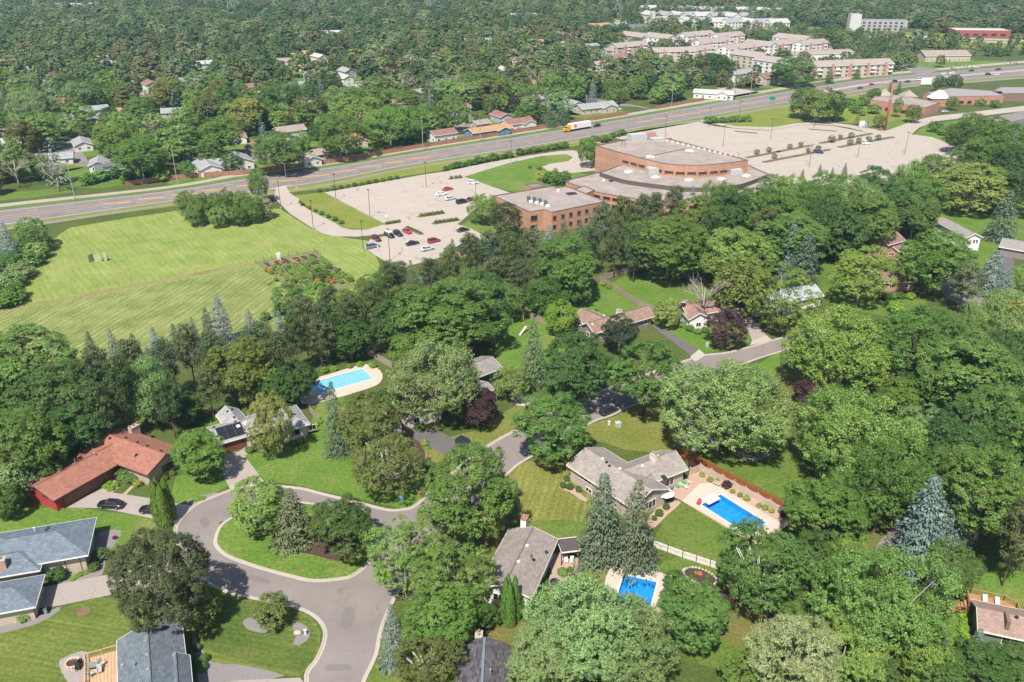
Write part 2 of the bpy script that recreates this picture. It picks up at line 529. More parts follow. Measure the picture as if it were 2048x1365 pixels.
L_STRAW = lawn('straw_strip', (0.25, 0.215, 0.10), (0.20, 0.20, 0.07), 0.6, dryc=(0.16, 0.1, 0.05))
L_VERGE = lawn('verge_grass', (0.135, 0.185, 0.026), (0.185, 0.205, 0.040), 0.6, dryc=(0.25, 0.19, 0.08))
# pools are sunk into the terrain, so their outlines are known first
POOL1 = poly_px([(1403, 1009), (1439, 988), (1543, 1045), (1500, 1072)])
def rect_from(A, B, C_, z=0.0):
    """rectangle with edge AB and the far edge through C (photo pixels at height z)"""
    a, b, c = (Vector(G(*p, z)) for p in (A, B, C_))
    u = (b - a).normalized()
    n = Vector((-u.y, u.x))
    w = (c - a).dot(n)
    return [tuple(a), tuple(b), tuple(b + n * w), tuple(a + n * w)], u, n, w
POOL1 = rect_from((1402, 1010), (1493, 1069), (1440, 988.5))[0]
_p2, _u2, _n2, _w2 = rect_from((1247.5, 1150), (1314, 1164.5), (1230, 1230))
POOL2 = _p2
_p3, _u3, _n3, _w3 = rect_from((637, 789), (747, 758), (722, 739))
POOL3 = _p3
def big_ring(): return [(-7000, -300), (7000, -300), (7000, 9000), (-7000, 9000)]
sheet('ground', big_ring(), 0.0, L_WILD, holes=[POOL1, POOL2, POOL3])
def patch(name, pts, mat, z=0.012, smooth=3, holes=()):
    p = poly_px(pts)
    if smooth: p = smooth_line(p, smooth, True)
    return sheet(name, p, z, mat, holes=holes)
patch('hay_field', [(-120, 660), (10, 600), (28, 580), (62, 522), (118, 470), (140, 456), (250, 437), (370, 420), (560, 418), (625, 459), (690, 476), (735, 482), (752, 514), (772, 560), (690, 600), (560, 690), (200, 720), (-120, 740)], L_FIELD1, 0.012, 0)
patch('hay_field', [(-120, 648), (40, 618), (300, 572), (480, 540), (530, 536), (560, 580), (600, 640), (560, 700), (200, 730), (-120, 750)], L_FIELD2, 0.02, 0)
patch('straw_strip', [(-60, 628), (100, 600), (300, 562), (470, 531), (640, 500), (642, 505), (470, 538), (300, 569), (100, 608), (-60, 638)], L_STRAW, 0.028, 0)
# west verge of the lots, swale and lawns round the brick building
patch('verge', [(340, 414), (660, 376), (890, 340), (1025, 313), (1130, 298), (1240, 268), (1240, 250), (1125, 287), (820, 333), (660, 364), (350, 404), (-100, 462), (-100, 472)], L_VERGE, 0.010, 0)
patch('swale', [(590, 392), (650, 384), (772, 449), (735, 460), (690, 456), (625, 423), (600, 400)], L_VERGE, 0.014, 0)
patch('lawn', [(928, 354), (1016, 327), (1083, 312), (1133, 309), (1146, 315), (1136, 323), (1100, 328), (1084, 334), (1096, 342), (1150, 346), (1190, 350), (1130, 375), (1075, 392), (990, 377)], L_BRIGHT, 0.020, 0)
patch('lawn', [(920, 452), (945, 437), (985, 440), (1060, 462), (1040, 478), (990, 472), (955, 463)], L_BRIGHT, 0.024, 0)
patch('meadow', [(1409, 236), (1530, 213), (1700, 190), (1860, 215), (1860, 228), (1825, 240), (1780, 262), (1700, 247), (1630, 243), (1590, 246), (1540, 258), (1470, 254), (1430, 249)], L_VERGE, 0.014, 0)
patch('lawn', [(1740, 258), (1800, 238), (1850, 230), (1825, 246), (1790, 262)], L_BRIGHT, 0.018, 0)
patch('lawn', [(1828, 268), (1850, 252), (1900, 244), (1960, 236), (2060, 244), (2060, 300), (1916, 290)], L_BRIGHT, 0.014, 0)
patch('lawn', [(1530, 182), (1600, 172), (1780, 147), (1845, 146), (1700, 160), (1560, 184)], L_BRIGHT, 0.014, 0)
patch('lawn', [(1800, 128), (1870, 122), (2000, 122), (2060, 128), (1930, 139), (1860, 136)], L_BRIGHT, 0.014, 0)
patch('lawn', [(-60, 392), (130, 376), (150, 384), (60, 396), (-60, 408)], L_STR3, 0.014, 0)
patch('lawn', [(330, 335), (400, 352), (470, 350), (380, 362), (330, 358)], L_BRIGHT, 0.014, 0)
patch('lawn', [(370, 305), (470, 300), (600, 300), (640, 290), (640, 280), (520, 285), (380, 295)], L_BRIGHT, 0.014, 0)
patch('lawn', [(905, 275), (940, 270), (965, 278), (900, 290)], L_BRIGHT, 0.014, 0)
# residential lawns
patch('lawn', [(-60, 1030), (120, 1015), (200, 1022), (312, 1040), (330, 1060), (300, 1110), (230, 1130), (190, 1060), (60, 1075), (-60, 1090)], L_BRIGHT, 0.012, 2)
patch('lawn', [(200, 1020), (245, 985), (300, 1003), (345, 985), (352, 955), (420, 930), (450, 955), (455, 972), (400, 1000), (340, 1015), (300, 1006), (250, 990)], L_BRIGHT, 0.016, 2)
patch('lawn', [(500, 905), (560, 905), (620, 850), (640, 800), (690, 790), (700, 860), (830, 880), (858, 900), (840, 1010), (800, 1016), (740, 1004), (640, 982), (580, 968), (520, 960), (490, 922)], L_BRIGHT, 0.012, 2)
patch('lawn', [(-60, 1260), (60, 1240), (130, 1215), (200, 1195), (290, 1200), (420, 1180), (510, 1203), (590, 1220), (632, 1245), (640, 1290), (600, 1352), (400, 1330), (380, 1250), (240, 1290), (200, 1400), (-60, 1400)], L_STR1, 0.012, 2)
patch('lawn', [(400, 1250), (440, 1200), (510, 1207), (590, 1224), (628, 1250), (634, 1290), (600, 1345), (480, 1320), (400, 1290)], L_STR2, 0.017, 2)
patch('lawn', [(855, 925), (880, 880), (960, 860), (1000, 830), (1060, 800), (1140, 792), (1030, 862), (945, 912)], L_DRY, 0.012, 2)
patch('lawn', [(1018, 948), (1060, 922), (1140, 930), (1190, 1000), (1180, 1060), (1130, 1080), (1060, 1060), (1030, 1000)], L_TALL, 0.012, 2)
patch('lawn', [(1020, 1060), (1080, 1040), (1190, 1050), (1170, 1110), (1130, 1090), (1060, 1070)], L_MID, 0.016, 2)
patch('lawn', [(1180, 850), (1230, 833), (1300, 800), (1350, 850), (1380, 895), (1340, 905), (1250, 900), (1180, 880), (1130, 930), (1110, 890)], L_DRY, 0.012, 2)
patch('lawn', [(1310, 1075), (1365, 1000), (1480, 1070), (1500, 1090), (1470, 1140), (1400, 1115), (1310, 1080)], L_MID, 0.012, 2)
patch('lawn', [(1420, 905), (1500, 880), (1560, 850), (1600, 900), (1620, 990), (1590, 1010), (1500, 965), (1400, 920)], L_MID, 0.012, 2)
patch('lawn', [(1310, 1130), (1400, 1115), (1470, 1150), (1490, 1240), (1560, 1270), (1500, 1330), (1400, 1330), (1330, 1200)], L_MID, 0.012, 2)
patch('lawn', [(1180, 1130), (1215, 1140), (1210, 1180), (1160, 1190), (1130, 1160)], L_DRY, 0.012, 2)
patch('lawn', [(1000, 650), (1040, 610), (1075, 620), (1150, 660), (1120, 720), (1030, 740), (990, 720)], L_BRIGHT, 0.012, 2)
patch('lawn', [(1052, 618), (1100, 600), (1190, 566), (1230, 580), (1310, 622), (1290, 640), (1150, 640), (1100, 640)], L_STR3, 0.016, 2)
patch('lawn', [(1222, 566), (1300, 546), (1380, 552), (1420, 590), (1360, 620), (1310, 615)], L_STR3, 0.020, 2)
patch('lawn', [(1300, 650), (1330, 640), (1440, 660), (1480, 655), (1503, 684), (1440, 700), (1405, 708), (1380, 690)], L_BRIGHT, 0.012, 2)
patch('lawn', [(1620, 520), (1660, 500), (1700, 520), (1760, 590), (1850, 600), (1850, 640), (1700, 620), (1640, 580)], L_MID, 0.012, 2)
patch('lawn', [(1870, 420), (1960, 400), (2060, 400), (2060, 470), (1990, 510), (1960, 540), (1890, 520)], L_STR3, 0.012, 2)
patch('lawn', [(1930, 1180), (1990, 1140), (2080, 1160), (2080, 1230), (1960, 1210)], L_BRIGHT, 0.012, 2)
patch('lawn', [(1890, 1220), (1930, 1200), (1955, 1280), (1920, 1310), (1890, 1280)], L_BRIGHT, 0.014, 2)
patch('lawn', [(1560, 700), (1500, 740), (1440, 730), (1460, 745), (1540, 770)], L_BRIGHT, 0.012, 2)
patch('lawn', [(730, 1290), (770, 1260), (800, 1300), (830, 1380), (720, 1380)], L_MID, 0.012, 2)
patch('lawn', [(400, 850), (470, 800), (460, 850), (420, 870)], L_BRIGHT, 0.014, 2)
# bare and mulched ground
patch('dry_ground', [(950, 1050), (1010, 1045), (1000, 1100), (985, 1160), (960, 1140)], L_SHADEY, 0.016, 2)
patch('dry_ground', [(930, 1270), (980, 1235), (1050, 1245), (1040, 1290), (960, 1300)], L_SHADEY, 0.016, 2)
patch('dry_ground', [(1540, 760), (1640, 740), (1640, 820), (1560, 850)], L_SHADEY, 0.012, 2)
patch('dry_ground', [(1780, 730), (1900, 720), (1880, 800), (1790, 790)], L_SHADEY, 0.012, 2)
patch('dry_ground', [(1700, 1060), (1790, 1020), (1800, 1120), (1720, 1150)], L_SHADEY, 0.012, 2)
patch('dry_ground', [(1400, 1240), (1560, 1210), (1580, 1270), (1470, 1290)], L_SHADEY, 0.016, 2)
patch('footpath', [(1735, 1120), (1775, 1065), (1795, 1050), (1800, 1062), (1775, 1115), (1755, 1124)], M_ROAD, 0.02, 2)
patch('mulch_bed', [(540, 1065), (580, 1050), (700, 1070), (720, 1095), (690, 1125), (620, 1110), (560, 1100)], M_MULCH, 0.155, 3)
patch('mulch_bed', [(1160, 1090), (1200, 1085), (1310, 1110), (1300, 1130), (1200, 1120)], M_MULCH, 0.022, 3)
patch('mulch_bed', [(1440, 1175), (1475, 1160), (1530, 1200), (1545, 1240), (1490, 1215), (1450, 1205)], M_MULCH, 0.022, 3)
patch('mulch_bed', [(845, 925), (862, 915), (858, 945), (850, 950)], M_MULCH, 0.02, 3)
patch('mulch_bed', [(825, 870), (850, 905), (840, 935), (820, 900)], M_MULCH, 0.02, 3)
patch('bare_patch', [(150, 1222), (172, 1214), (182, 1224), (160, 1233)], M_DIRT, 0.022, 3)
patch('rock_bed', [(180, 1090), (205, 1063), (243, 1062), (232, 1085), (212, 1115), (205, 1150), (160, 1165), (130, 1172), (110, 1150), (170, 1110)], M_ROCK, 0.022, 2)
patch('rock_bed', [(-40, 1258), (60, 1240), (115, 1215), (118, 1222), (70, 1250), (-40, 1275)], M_ROCK, 0.022, 2)
patch('rock_bed', [(385, 1270), (400, 1290), (425, 1325), (480, 1330), (570, 1352), (480, 1366), (400, 1375)], M_ROCK, 0.022, 2)
patch('rock_bed', [(486, 1243), (505, 1236), (540, 1255), (545, 1264), (520, 1266), (494, 1258)], M_ROCK, 0.022, 3)
patch('rock_bed', [(583, 1250), (600, 1246), (617, 1258), (618, 1276), (600, 1290), (586, 1288), (592, 1270)], M_ROCK, 0.022, 3)
patch('rock_bed', [(370, 1003), (430, 985), (440, 992), (395, 1008)], M_ROCK, 0.022, 2)
patch('gravel_terrace', [(118, 1330), (130, 1315), (175, 1305), (176, 1380), (140, 1370)], sol('gravel_pale', (0.36, 0.31, 0.28), 0.9, c2=(0.2, 0.17, 0.16), sc=6, bump=.6), 0.022, 3)
# ------------------------------------------------------------ streets
STREET = [(620, 1420), (612, 1352), (633, 1320), (648, 1283), (647, 1257), (627, 1233), (587, 1215), (507, 1198), (433, 1177), (385, 1142), (358, 1095), (352, 1052), (387, 1013), (430, 993), (467, 980), (520, 972),
          (597, 977), (643, 988), (713, 1005), (773, 1020), (803, 1020), (830, 1012), (870, 975), (960, 903), (1033, 860), (1156, 802), (1220, 776), (1390, 716), (1460, 705), (1550, 680), (1640, 655),
          (1660, 676), (1548, 708), (1470, 735), (1276, 808), (1223, 832), (1180, 848), (1053, 920), (1023, 942), (960, 1000), (900, 1062), (866, 1103), (800, 1180), (765, 1255), (753, 1310), (728, 1365), (715, 1420)]
ISLAND = [(470, 1033), (443, 1053), (432, 1080), (437, 1097), (457, 1113), (493, 1127), (533, 1140), (583, 1153), (627, 1162), (683, 1158), (708, 1150), (730, 1132), (748, 1108), (748, 1080), (735, 1055), (700, 1030), (640, 1012), (560, 1003), (505, 1010)]
isl = smooth_line(poly_px(ISLAND), 4, True)
st_pts = poly_px(STREET)
sheet('street', smooth_line(st_pts, 4, True), 0.03, M_ROAD)
sheet('traffic_island', isl, 0.14, L_BRIGHT)
kerb(isl, True, 0.55, 0.15, 0.03, 'kerb', 1)
left = smooth_line(poly_px(STREET[:31]), 4)
right = smooth_line(poly_px(STREET[31:]), 4)
kerb(left, False, 0.55, 0.13, 0.03, 'kerb', 1)
kerb(right, False, 0.55, 0.13, 0.03, 'kerb', 1)
# driveways
def drive(pts, mat, z=0.036, name='driveway', smooth=0): return patch(name, pts, mat, z, smooth)
drive([(118, 1020), (225, 968), (238, 975), (225, 986), (300, 997), (345, 1010), (338, 1047), (300, 1037), (205, 1017), (140, 1016)], M_DRIVE)
drive([(345, 1008), (382, 1012), (357, 1046), (338, 1052)], M_KERB, 0.17, 'driveway_apron')
drive([(440, 910), (482, 903), (522, 955), (510, 972), (462, 985), (445, 945)], M_DRIVE)
drive([(461, 972), (520, 957), (530, 966), (466, 986)], M_KERB, 0.17, 'driveway_apron')
drive([(70, 1218), (85, 1175), (215, 1150), (300, 1132), (360, 1115), (365, 1160), (215, 1192), (118, 1212)], M_DRIVE)
drive([(790, 820), (830, 838), (945, 898), (958, 905), (925, 930), (888, 908), (830, 880), (785, 850)], M_BLACKTOP)
drive([(945, 905), (965, 895), (975, 905), (940, 932)], M_KERB, 0.165, 'driveway_apron')
drive([(1010, 800), (1040, 785), (1065, 792), (1035, 812)], M_BLACKTOP)
drive([(1030, 812), (1064, 790), (1075, 800), (1050, 815)], M_KERB, 0.165, 'driveway_apron')
drive([(1307, 655), (1318, 650), (1395, 700), (1382, 712)], M_BLACKTOP)
drive([(1380, 715), (1398, 700), (1412, 712), (1390, 726)], M_KERB, 0.165, 'driveway_apron')
drive([(1487, 640), (1500, 633), (1533, 672), (1505, 684)], M_DRIVE)
drive([(1503, 684), (1533, 672), (1545, 682), (1500, 692)], M_KERB, 0.165, 'driveway_apron')
drive([(1880, 575), (1900, 540), (1960, 545), (2050, 590), (2060, 640), (1950, 620), (1900, 600)], M_ROAD, 0.03, 'street', 2)
drive([(2000, 520), (2020, 505), (2040, 560), (2020, 570)], M_BLACKTOP)
drive([(400, 1375), (470, 1362), (600, 1356), (620, 1380), (560, 1400)], M_DRIVE)
drive([(880, 1010), (895, 1000), (905, 1010), (890, 1022)], M_BLACKTOP)
patch('paved_walk', [(208, 965), (225, 955), (232, 965), (215, 972)], M_PATIO, 0.03, 0)
patch('paved_walk', [(240, 994), (263, 972), (268, 974), (247, 995)], M_PATIO, 0.03, 0)
patch('paved_walk', [(478, 903), (505, 885), (515, 895), (490, 912)], M_DRIVE, 0.03, 0)
# ------------------------------------------------------------ highway
HN = [(-260, 455), (0, 420.7), (340, 381), (486, 357.8), (660, 334.5), (820, 307.5), (1120, 259.8), (1365, 218), (1531, 190), (1698, 163), (1798, 152), (1900, 143), (2100, 126), (2400, 104)]
HS = [(-300, 486), (0, 452), (340, 404), (500, 386), (660, 362), (820, 331), (1120, 284), (1365, 242), (1531, 213), (1698, 187), (1798, 171), (1900, 163), (2100, 147), (2400, 124)]
hn, hs = smooth_line(poly_px(HN), 8), smooth_line(poly_px(HS), 8)
def arc_resample(l, n):
    l = [Vector(p) for p in l]
    d = [0.0]
    for a, b in zip(l, l[1:]): d.append(d[-1] + (b - a).length)
    out, j = [], 0
    for i in range(n):
        t = d[-1] * i / (n - 1)
        while j < len(d) - 2 and d[j + 1] < t: j += 1
        f = (t - d[j]) / max(1e-6, d[j + 1] - d[j])
        out.append(l[j].lerp(l[j + 1], f))
    return out, d[-1]
NS = 240
A_, LEN_H = arc_resample(hn, NS)
def nearest_on(p, line):
    best, bd = None, 1e18
    for a, b in zip(line, line[1:]):
        a, b = Vector(a), Vector(b)
        t = max(0, min(1, (p - a).dot(b - a) / max(1e-9, (b - a).length_squared)))
        q = a.lerp(b, t)
        if (q - p).length_squared < bd: bd, best = (q - p).length_squared, q
    return best
B_ = [nearest_on(p, hs) for p in A_]
def hw(i, f):           # point across the highway: f=0 north edge, 1 south edge; i may be fractional
    i = max(0.0, min(NS - 1.001, i))
    k = int(i)
    a, b = A_[k].lerp(A_[k + 1], i - k), B_[k].lerp(B_[k + 1], i - k)
    return a.lerp(b, f)
mb = MB()
ribbon(mb, [tuple(p) for p in A_], [tuple(p) for p in B_], 0.03)
highway = mb.build('highway', M_HWY, kind='structure')
def stripe(name, f, w, mat, z, dash=None, i0=0, i1=NS - 1):
    """painted line along the highway; each dash is a piece of the marking"""
    step = LEN_H / (NS - 1)
    wf = lambda i: w / max(1.0, (hw(i, 0) - hw(i, 1)).length)
    m = MB()
    i = float(i0)
    while i < i1 - 0.01:
        e = min(i1, i + (dash[0] / step if dash else 1.0))
        fw = wf(i)
        m.face([(*hw(i, f), z), (*hw(e, f), z), (*hw(e, f + fw), z), (*hw(i, f + fw), z)])
        i = e + (dash[1] / step if dash else 0.0)
    o = m.build(name, mat, highway)
    o['kind'] = 'stuff'
    return o
W_ = (hw(60, 0) - hw(60, 1)).length
stripe('edge_line', 0.10, 0.25, M_LINEW, 0.036)
stripe('edge_line', 0.93, 0.3, M_LINEW, 0.036)
stripe('lane_line', 0.26, 0.2, M_LINEW, 0.036, (3.5, 9))
stripe('lane_line', 0.74, 0.2, M_LINEW, 0.036, (3.5, 9))
stripe('centre_line', 0.43, 0.3, M_LINEY, 0.036)
stripe('centre_line', 0.585, 0.3, M_LINEY, 0.036)
med = MB()
ribbon(med, [tuple(hw(i, 0.455)) for i in range(120, NS)], [tuple(hw(i, 0.57)) for i in range(120, NS)], 0.045)
med.build('median', paving('median_concrete', (0.45, 0.34, 0.26), 0.85, 0.2), highway)
for k in range(34):         # hatched turn lane
    i = 18 + k * 3.2
    if 50 < i < 84 or i > 118: continue
    m = MB()
    a, b = hw(i, 0.445), hw(i + 2.6, 0.58)
    t = (b - a).normalized(); n = Vector((-t.y, t.x)) * 0.45
    m.face([(*(a - n), 0.037), (*(b - n), 0.037), (*(b + n), 0.037), (*(a + n), 0.037)])
    m.build('hatch_bar', M_LINEY, highway)
def strip_along(name, f0, f1, mat, z, i0=0, i1=NS - 1):
    m = MB()
    off = lambda i, f: hw(i, f)
    ribbon(m, [tuple(off(i, f0)) for i in range(i0, i1 + 1)], [tuple(off(i, f1)) for i in range(i0, i1 + 1)], z)
    return m.build(name, mat, kind='structure')
strip_along('verge', -0.03, -0.20, L_BRIGHT, 0.022)
strip_along('footpath', -0.20, -0.42, paving('path_concrete', (0.36, 0.31, 0.27), 0.85, 0.3), 0.03)
strip_along('verge', 1.0, 1.16, L_VERGE, 0.024)
strip_along('footpath', 1.16, 1.30, paving('path_asphalt', (0.235, 0.205, 0.175), 0.85, 0.3), 0.03)
# ------------------------------------------------------------ car parks and drives of the brick building
LOTW = [(649, 385.4), (770, 448.4), (760, 455), (734, 461), (756, 470), (788, 464), (769, 473), (741, 479), (728, 494), (750, 511), (797, 538), (900, 510), (985, 484), (957, 465), (938, 456), (915, 449), (935, 432), (960, 410), (988, 392), (1020, 386), (988, 375), (928, 354), (902, 347), (887, 344), (851, 349)]
patch('car_park', LOTW, M_LOT, 0.03, 0)
patch('access_drive', [(552, 378), (548, 396), (580, 428), (625, 457), (646, 467.5), (668, 472.6), (712, 474), (756, 470), (790, 464), (772, 448), (734, 460), (707.5, 460), (685.5, 455.7), (668, 445.5), (624, 423.5), (596, 406), (599, 398.6), (580, 387), (572, 374), (590, 368), (540, 378)], M_LOT, 0.034, 0)
patch('access_drive', [(887, 344), (902, 347), (928, 354), (1016, 327), (1083, 312.5), (1133, 309), (1146, 315), (1136, 323), (1100, 328), (1084, 334), (1096, 342), (1123, 346), (1150, 346), (1190, 342), (1195, 330), (1172, 318), (1165, 306), (1146, 301), (1116, 303), (1050, 313), (981, 325)], M_LOT, 0.034, 0)
LOTE = [(1225, 276), (1243, 266), (1366, 248), (1400, 244), (1429, 253), (1473, 258), (1538, 262), (1593, 252), (1620, 250), (1664, 252), (1700, 259), (1742, 268), (1832, 270), (1865, 275), (1912, 293), (1960, 320), (1850, 350), (1700, 380), (1560, 392), (1500, 350), (1310, 290)]
patch('car_park', LOTE, M_LOT, 0.03, 0)
patch('access_drive', [(1400, 243), (1409, 240), (1470, 253), (1548, 255), (1590, 247), (1634, 244.5), (1671, 246.6), (1700, 250), (1770, 263), (1825, 243), (1865, 233), (1932, 226), (2100, 206), (2100, 216), (1932, 236), (1870, 243), (1838, 256), (1822, 270), (1742, 268.5), (1700, 256), (1664, 251), (1630, 249), (1594, 251.5), (1540, 261), (1470, 257)], M_LOT, 0.034, 0)
patch('access_drive', [(1948, 242), (2100, 212), (2100, 228), (1990, 250)], M_ROAD, 0.036, 0)
patch('side_road', [(1835, 150), (1815, 138), (1790, 125), (1757, 112), (1775, 105), (1793, 110), (1800, 120), (1830, 132), (1880, 140)], M_ROAD, 0.034, 2)
patch('side_road', [(1270, 214), (1230, 212), (1190, 205), (1150, 200), (1160, 196), (1240, 205), (1310, 220)], M_ROAD, 0.034, 2)
patch('side_road', [(-40, 292), (100, 285), (150, 282), (160, 300), (180, 330), (150, 330), (130, 300), (60, 292), (-40, 302)], M_ROAD, 0.02, 2)
patch('side_road', [(370, 318), (440, 312), (520, 312), (700, 300), (700, 306), (520, 320), (440, 322), (370, 326)], M_ROAD, 0.02, 2)
patch('side_road', [(890, 260), (930, 246), (980, 244), (960, 262), (900, 276)], M_ROAD, 0.02, 2)
patch('car_park', [(1400, 199), (1398, 186), (1450, 175), (1495, 180), (1520, 186), (1470, 195)], M_LOT, 0.03, 0)
patch('car_park', [(1600, 120), (1780, 128), (1810, 140), (1720, 148), (1690, 140), (1580, 146)], M_ROAD, 0.02, 0)
patch('car_park', [(1250, 90), (1500, 76), (1720, 98), (1760, 112), (1640, 130), (1400, 130), (1260, 110)], M_LOT, 0.012, 0)
# freeway far to the north-east
FW = [(1100, 42), (1300, 50), (1460, 58), (1560, 65), (1700, 73), (1850, 80), (2100, 90), (2500, 100)]
fw = smooth_line(poly_px(FW), 6)
for off, w in ((0, 13), (26, 13)):
    a = offset_line(fw, off); b = offset_line(fw, off + w)
    m = MB(); ribbon(m, a, b, 0.03); m.build('freeway', M_LOT, kind='structure')
m = MB(); ribbon(m, offset_line(fw, -55), offset_line(fw, 75), 0.012); m.build('freeway_verge', L_VERGE, kind='structure')
# faint bay lines in the car parks
lot = bpy.data.objects['car_park']
def bays(p0, p1, n, depth, mat=sol('line_faded', (0.52, 0.46, 0.40), 0.9)):
    a, b = Vector(G(*p0)), Vector(G(*p1))
    u = (b - a).normalized(); nn = Vector((-u.y, u.x)) * depth
    m = MB()
    for i in range(n + 1):
        q = a.lerp(b, i / n)
        m.face([(*(q - u * .06), 0.036), (*(q + u * .06), 0.036), (*(q + nn + u * .06), 0.036), (*(q + nn - u * .06), 0.036)])
    o = m.build('bay_lines', mat, lot); o['kind'] = 'stuff'
bays((690, 408), (880, 372), 24, 5.2); bays((690, 408), (880, 372), 24, -5.2)
bays((725, 427), (905, 392), 22, 5.2); bays((725, 427), (905, 392), 22, -5.2)
bays((655, 386), (875, 347), 24, -5.2)
for y0 in (262, 274):
    bays((1420, y0 + 8), (1640, y0 - 4), 30, 5.2); bays((1420, y0 + 8), (1640, y0 - 4), 30, -5.2)
bays((1550, 310), (1780, 280), 30, 5.2); bays((1600, 330), (1850, 292), 30, 5.2)
# ------------------------------------------------------------ tree kinds (unit tree: height 1, crown width 1)
def leaf_mesh(pos, nrm, axis, ln, wd, tint, name):
    """many leaf-spray quads: centre, normal, long axis, length, width, tint"""
    n = len(pos)
    nrm = nrm / (np.linalg.norm(nrm, axis=1, keepdims=True) + 1e-9)
    axis = axis - nrm * (axis * nrm).sum(1, keepdims=True)
    axis = axis / (np.linalg.norm(axis, axis=1, keepdims=True) + 1e-9)
    side = np.cross(nrm, axis)
    a, s_ = axis * (ln / 2)[:, None], side * (wd / 2)[:, None]
    v = np.empty((n, 4, 3), np.float32)
    v[:, 0], v[:, 1], v[:, 2], v[:, 3] = pos - a, pos + s_ - a * 0.1, pos + a, pos - s_ - a * 0.1
    me = bpy.data.meshes.new(name)
    me.vertices.add(4 * n)
    me.vertices.foreach_set('co', v.ravel())
    me.loops.add(4 * n)
    me.loops.foreach_set('vertex_index', np.arange(4 * n, dtype=np.int32))
    me.polygons.add(n)
    me.polygons.foreach_set('loop_start', np.arange(0, 4 * n, 4, dtype=np.int32))
    at = me.attributes.new('tint', 'FLOAT', 'FACE')
    at.data.foreach_set('value', np.clip(tint, 0, 1).astype(np.float32))
    me.update()
    me.validate()
    return me
def rnd_dirs(rg, n):
    d = rg.normal(size=(n, 3))
    return d / np.linalg.norm(d, axis=1, keepdims=True)
def broad(seed, big, small, per, leaf, z0=0.06, tuft=(0.030, 0.055), flat=0.7, elong=0.0, up=0.55, jit=0.45, asp=0.6, lobe=(0.26, 0.42), rough=0.14, drop=0.0):
    """crown built as a real one: big boughs of uneven reach, each covered with small leaf tufts"""
    rg = np.random.default_rng(seed)
    cz, rz = (z0 + 1) / 2, (1 - z0) / 2
    k = np.arange(big) + 0.5
    ph = np.arccos(1 - 1.72 * k / big)
    th = math.pi * (1 + 5 ** 0.5) * k + rg.uniform(0, 6.28)
    d = np.stack([np.cos(th) * np.sin(ph), np.sin(th) * np.sin(ph), np.cos(ph)], 1) + rg.normal(0, 0.16, (big, 3))
    d /= np.linalg.norm(d, axis=1, keepdims=True)
    lr = rg.uniform(*lobe, big)
    reach = np.clip(1 - lr * 1.02 + rg.normal(0, rough, big) * 0.6, 0.3, 1.03 - lr * 0.85)
    nin = max(2, big // 7)
    d2 = rnd_dirs(rg, nin); d2[:, 2] = np.abs(d2[:, 2]) * 0.8
    d, lr = np.concatenate([d, d2]), np.concatenate([lr, rg.uniform(*lobe, nin)])
    reach = np.concatenate([reach, rg.uniform(0.25, 0.6, nin)]); big += nin
    e = d * reach[:, None]
    w = np.where(e[:, 2] < 0, 1 + 0.22 * e[:, 2], 1.0)
    az = np.arctan2(e[:, 1], e[:, 0])
    f1, f2, f3 = rg.uniform(0, 6.28, 3)
    w = w * (1 + 0.11 * np.sin(2 * az + f1) + 0.10 * np.sin(3 * az + f2) * (1 - np.abs(e[:, 2])))
    lz = 1 + 0.10 * np.sin(2 * az + f3)
    lean = rg.normal(0, 0.035, 2)
    bc = np.stack([e[:, 0] * 0.5 * w + lean[0] * e[:, 2], e[:, 1] * 0.5 * w + lean[1] * e[:, 2], cz + e[:, 2] * rz * lz], 1)
    P, N, A, T = [], [], [], []
    for i in range(big):
        m = max(3, int(small * (lr[i] / np.mean(lobe)) ** 1.7))
        q = rnd_dirs(rg, m * 2) + d[i] * 0.75 + np.array([0, 0, 0.35])
        q = q[:m] / np.linalg.norm(q[:m], axis=1, keepdims=True)
        tc = bc[i] + q * (lr[i] * 0.5 * rg.uniform(0.55, 1.0, m) ** 0.5)[:, None] * np.array([1, 1, 0.85])
        bt = rg.normal(0, 0.07)
        for c, qq in zip(tc, q):
            if drop and rg.random() < drop: continue
            n = int(per * rg.uniform(0.6, 1.4))
            r = rg.uniform(*tuft)
            g = rnd_dirs(rg, n)
            g[:, 2] = np.where(g[:, 2] < -0.3, -g[:, 2], g[:, 2])
            ax = qq * 0.7 + np.array([0, 0, 0.8]); ax /= np.linalg.norm(ax)
            f = rg.uniform(0.35, 1.1, n)[:, None]
            p = c + g * r * f * np.array([1, 1, flat]) + (ax * elong * r)[None, :] * rg.uniform(-0.6, 1.6, n)[:, None]
            P.append(p)
            N.append(g * 0.55 + qq * 0.55 + rnd_dirs(rg, n) * jit + np.array([0, 0, up]))
            A.append(g * 0.5 + ax * (0.3 + elong) + rnd_dirs(rg, n) * 0.6)
            T.append(0.5 + rg.normal(0, 0.17, n) + bt + rg.normal(0, 0.10))
    P, N, A, T = map(np.concatenate, (P, N, A, T))
    n = len(P)
    ln = leaf * rg.uniform(0.65, 1.35, n)
    return leaf_mesh(P, N, A, ln, ln * asp * rg.uniform(0.8, 1.2, n), T, 'crown'), bc
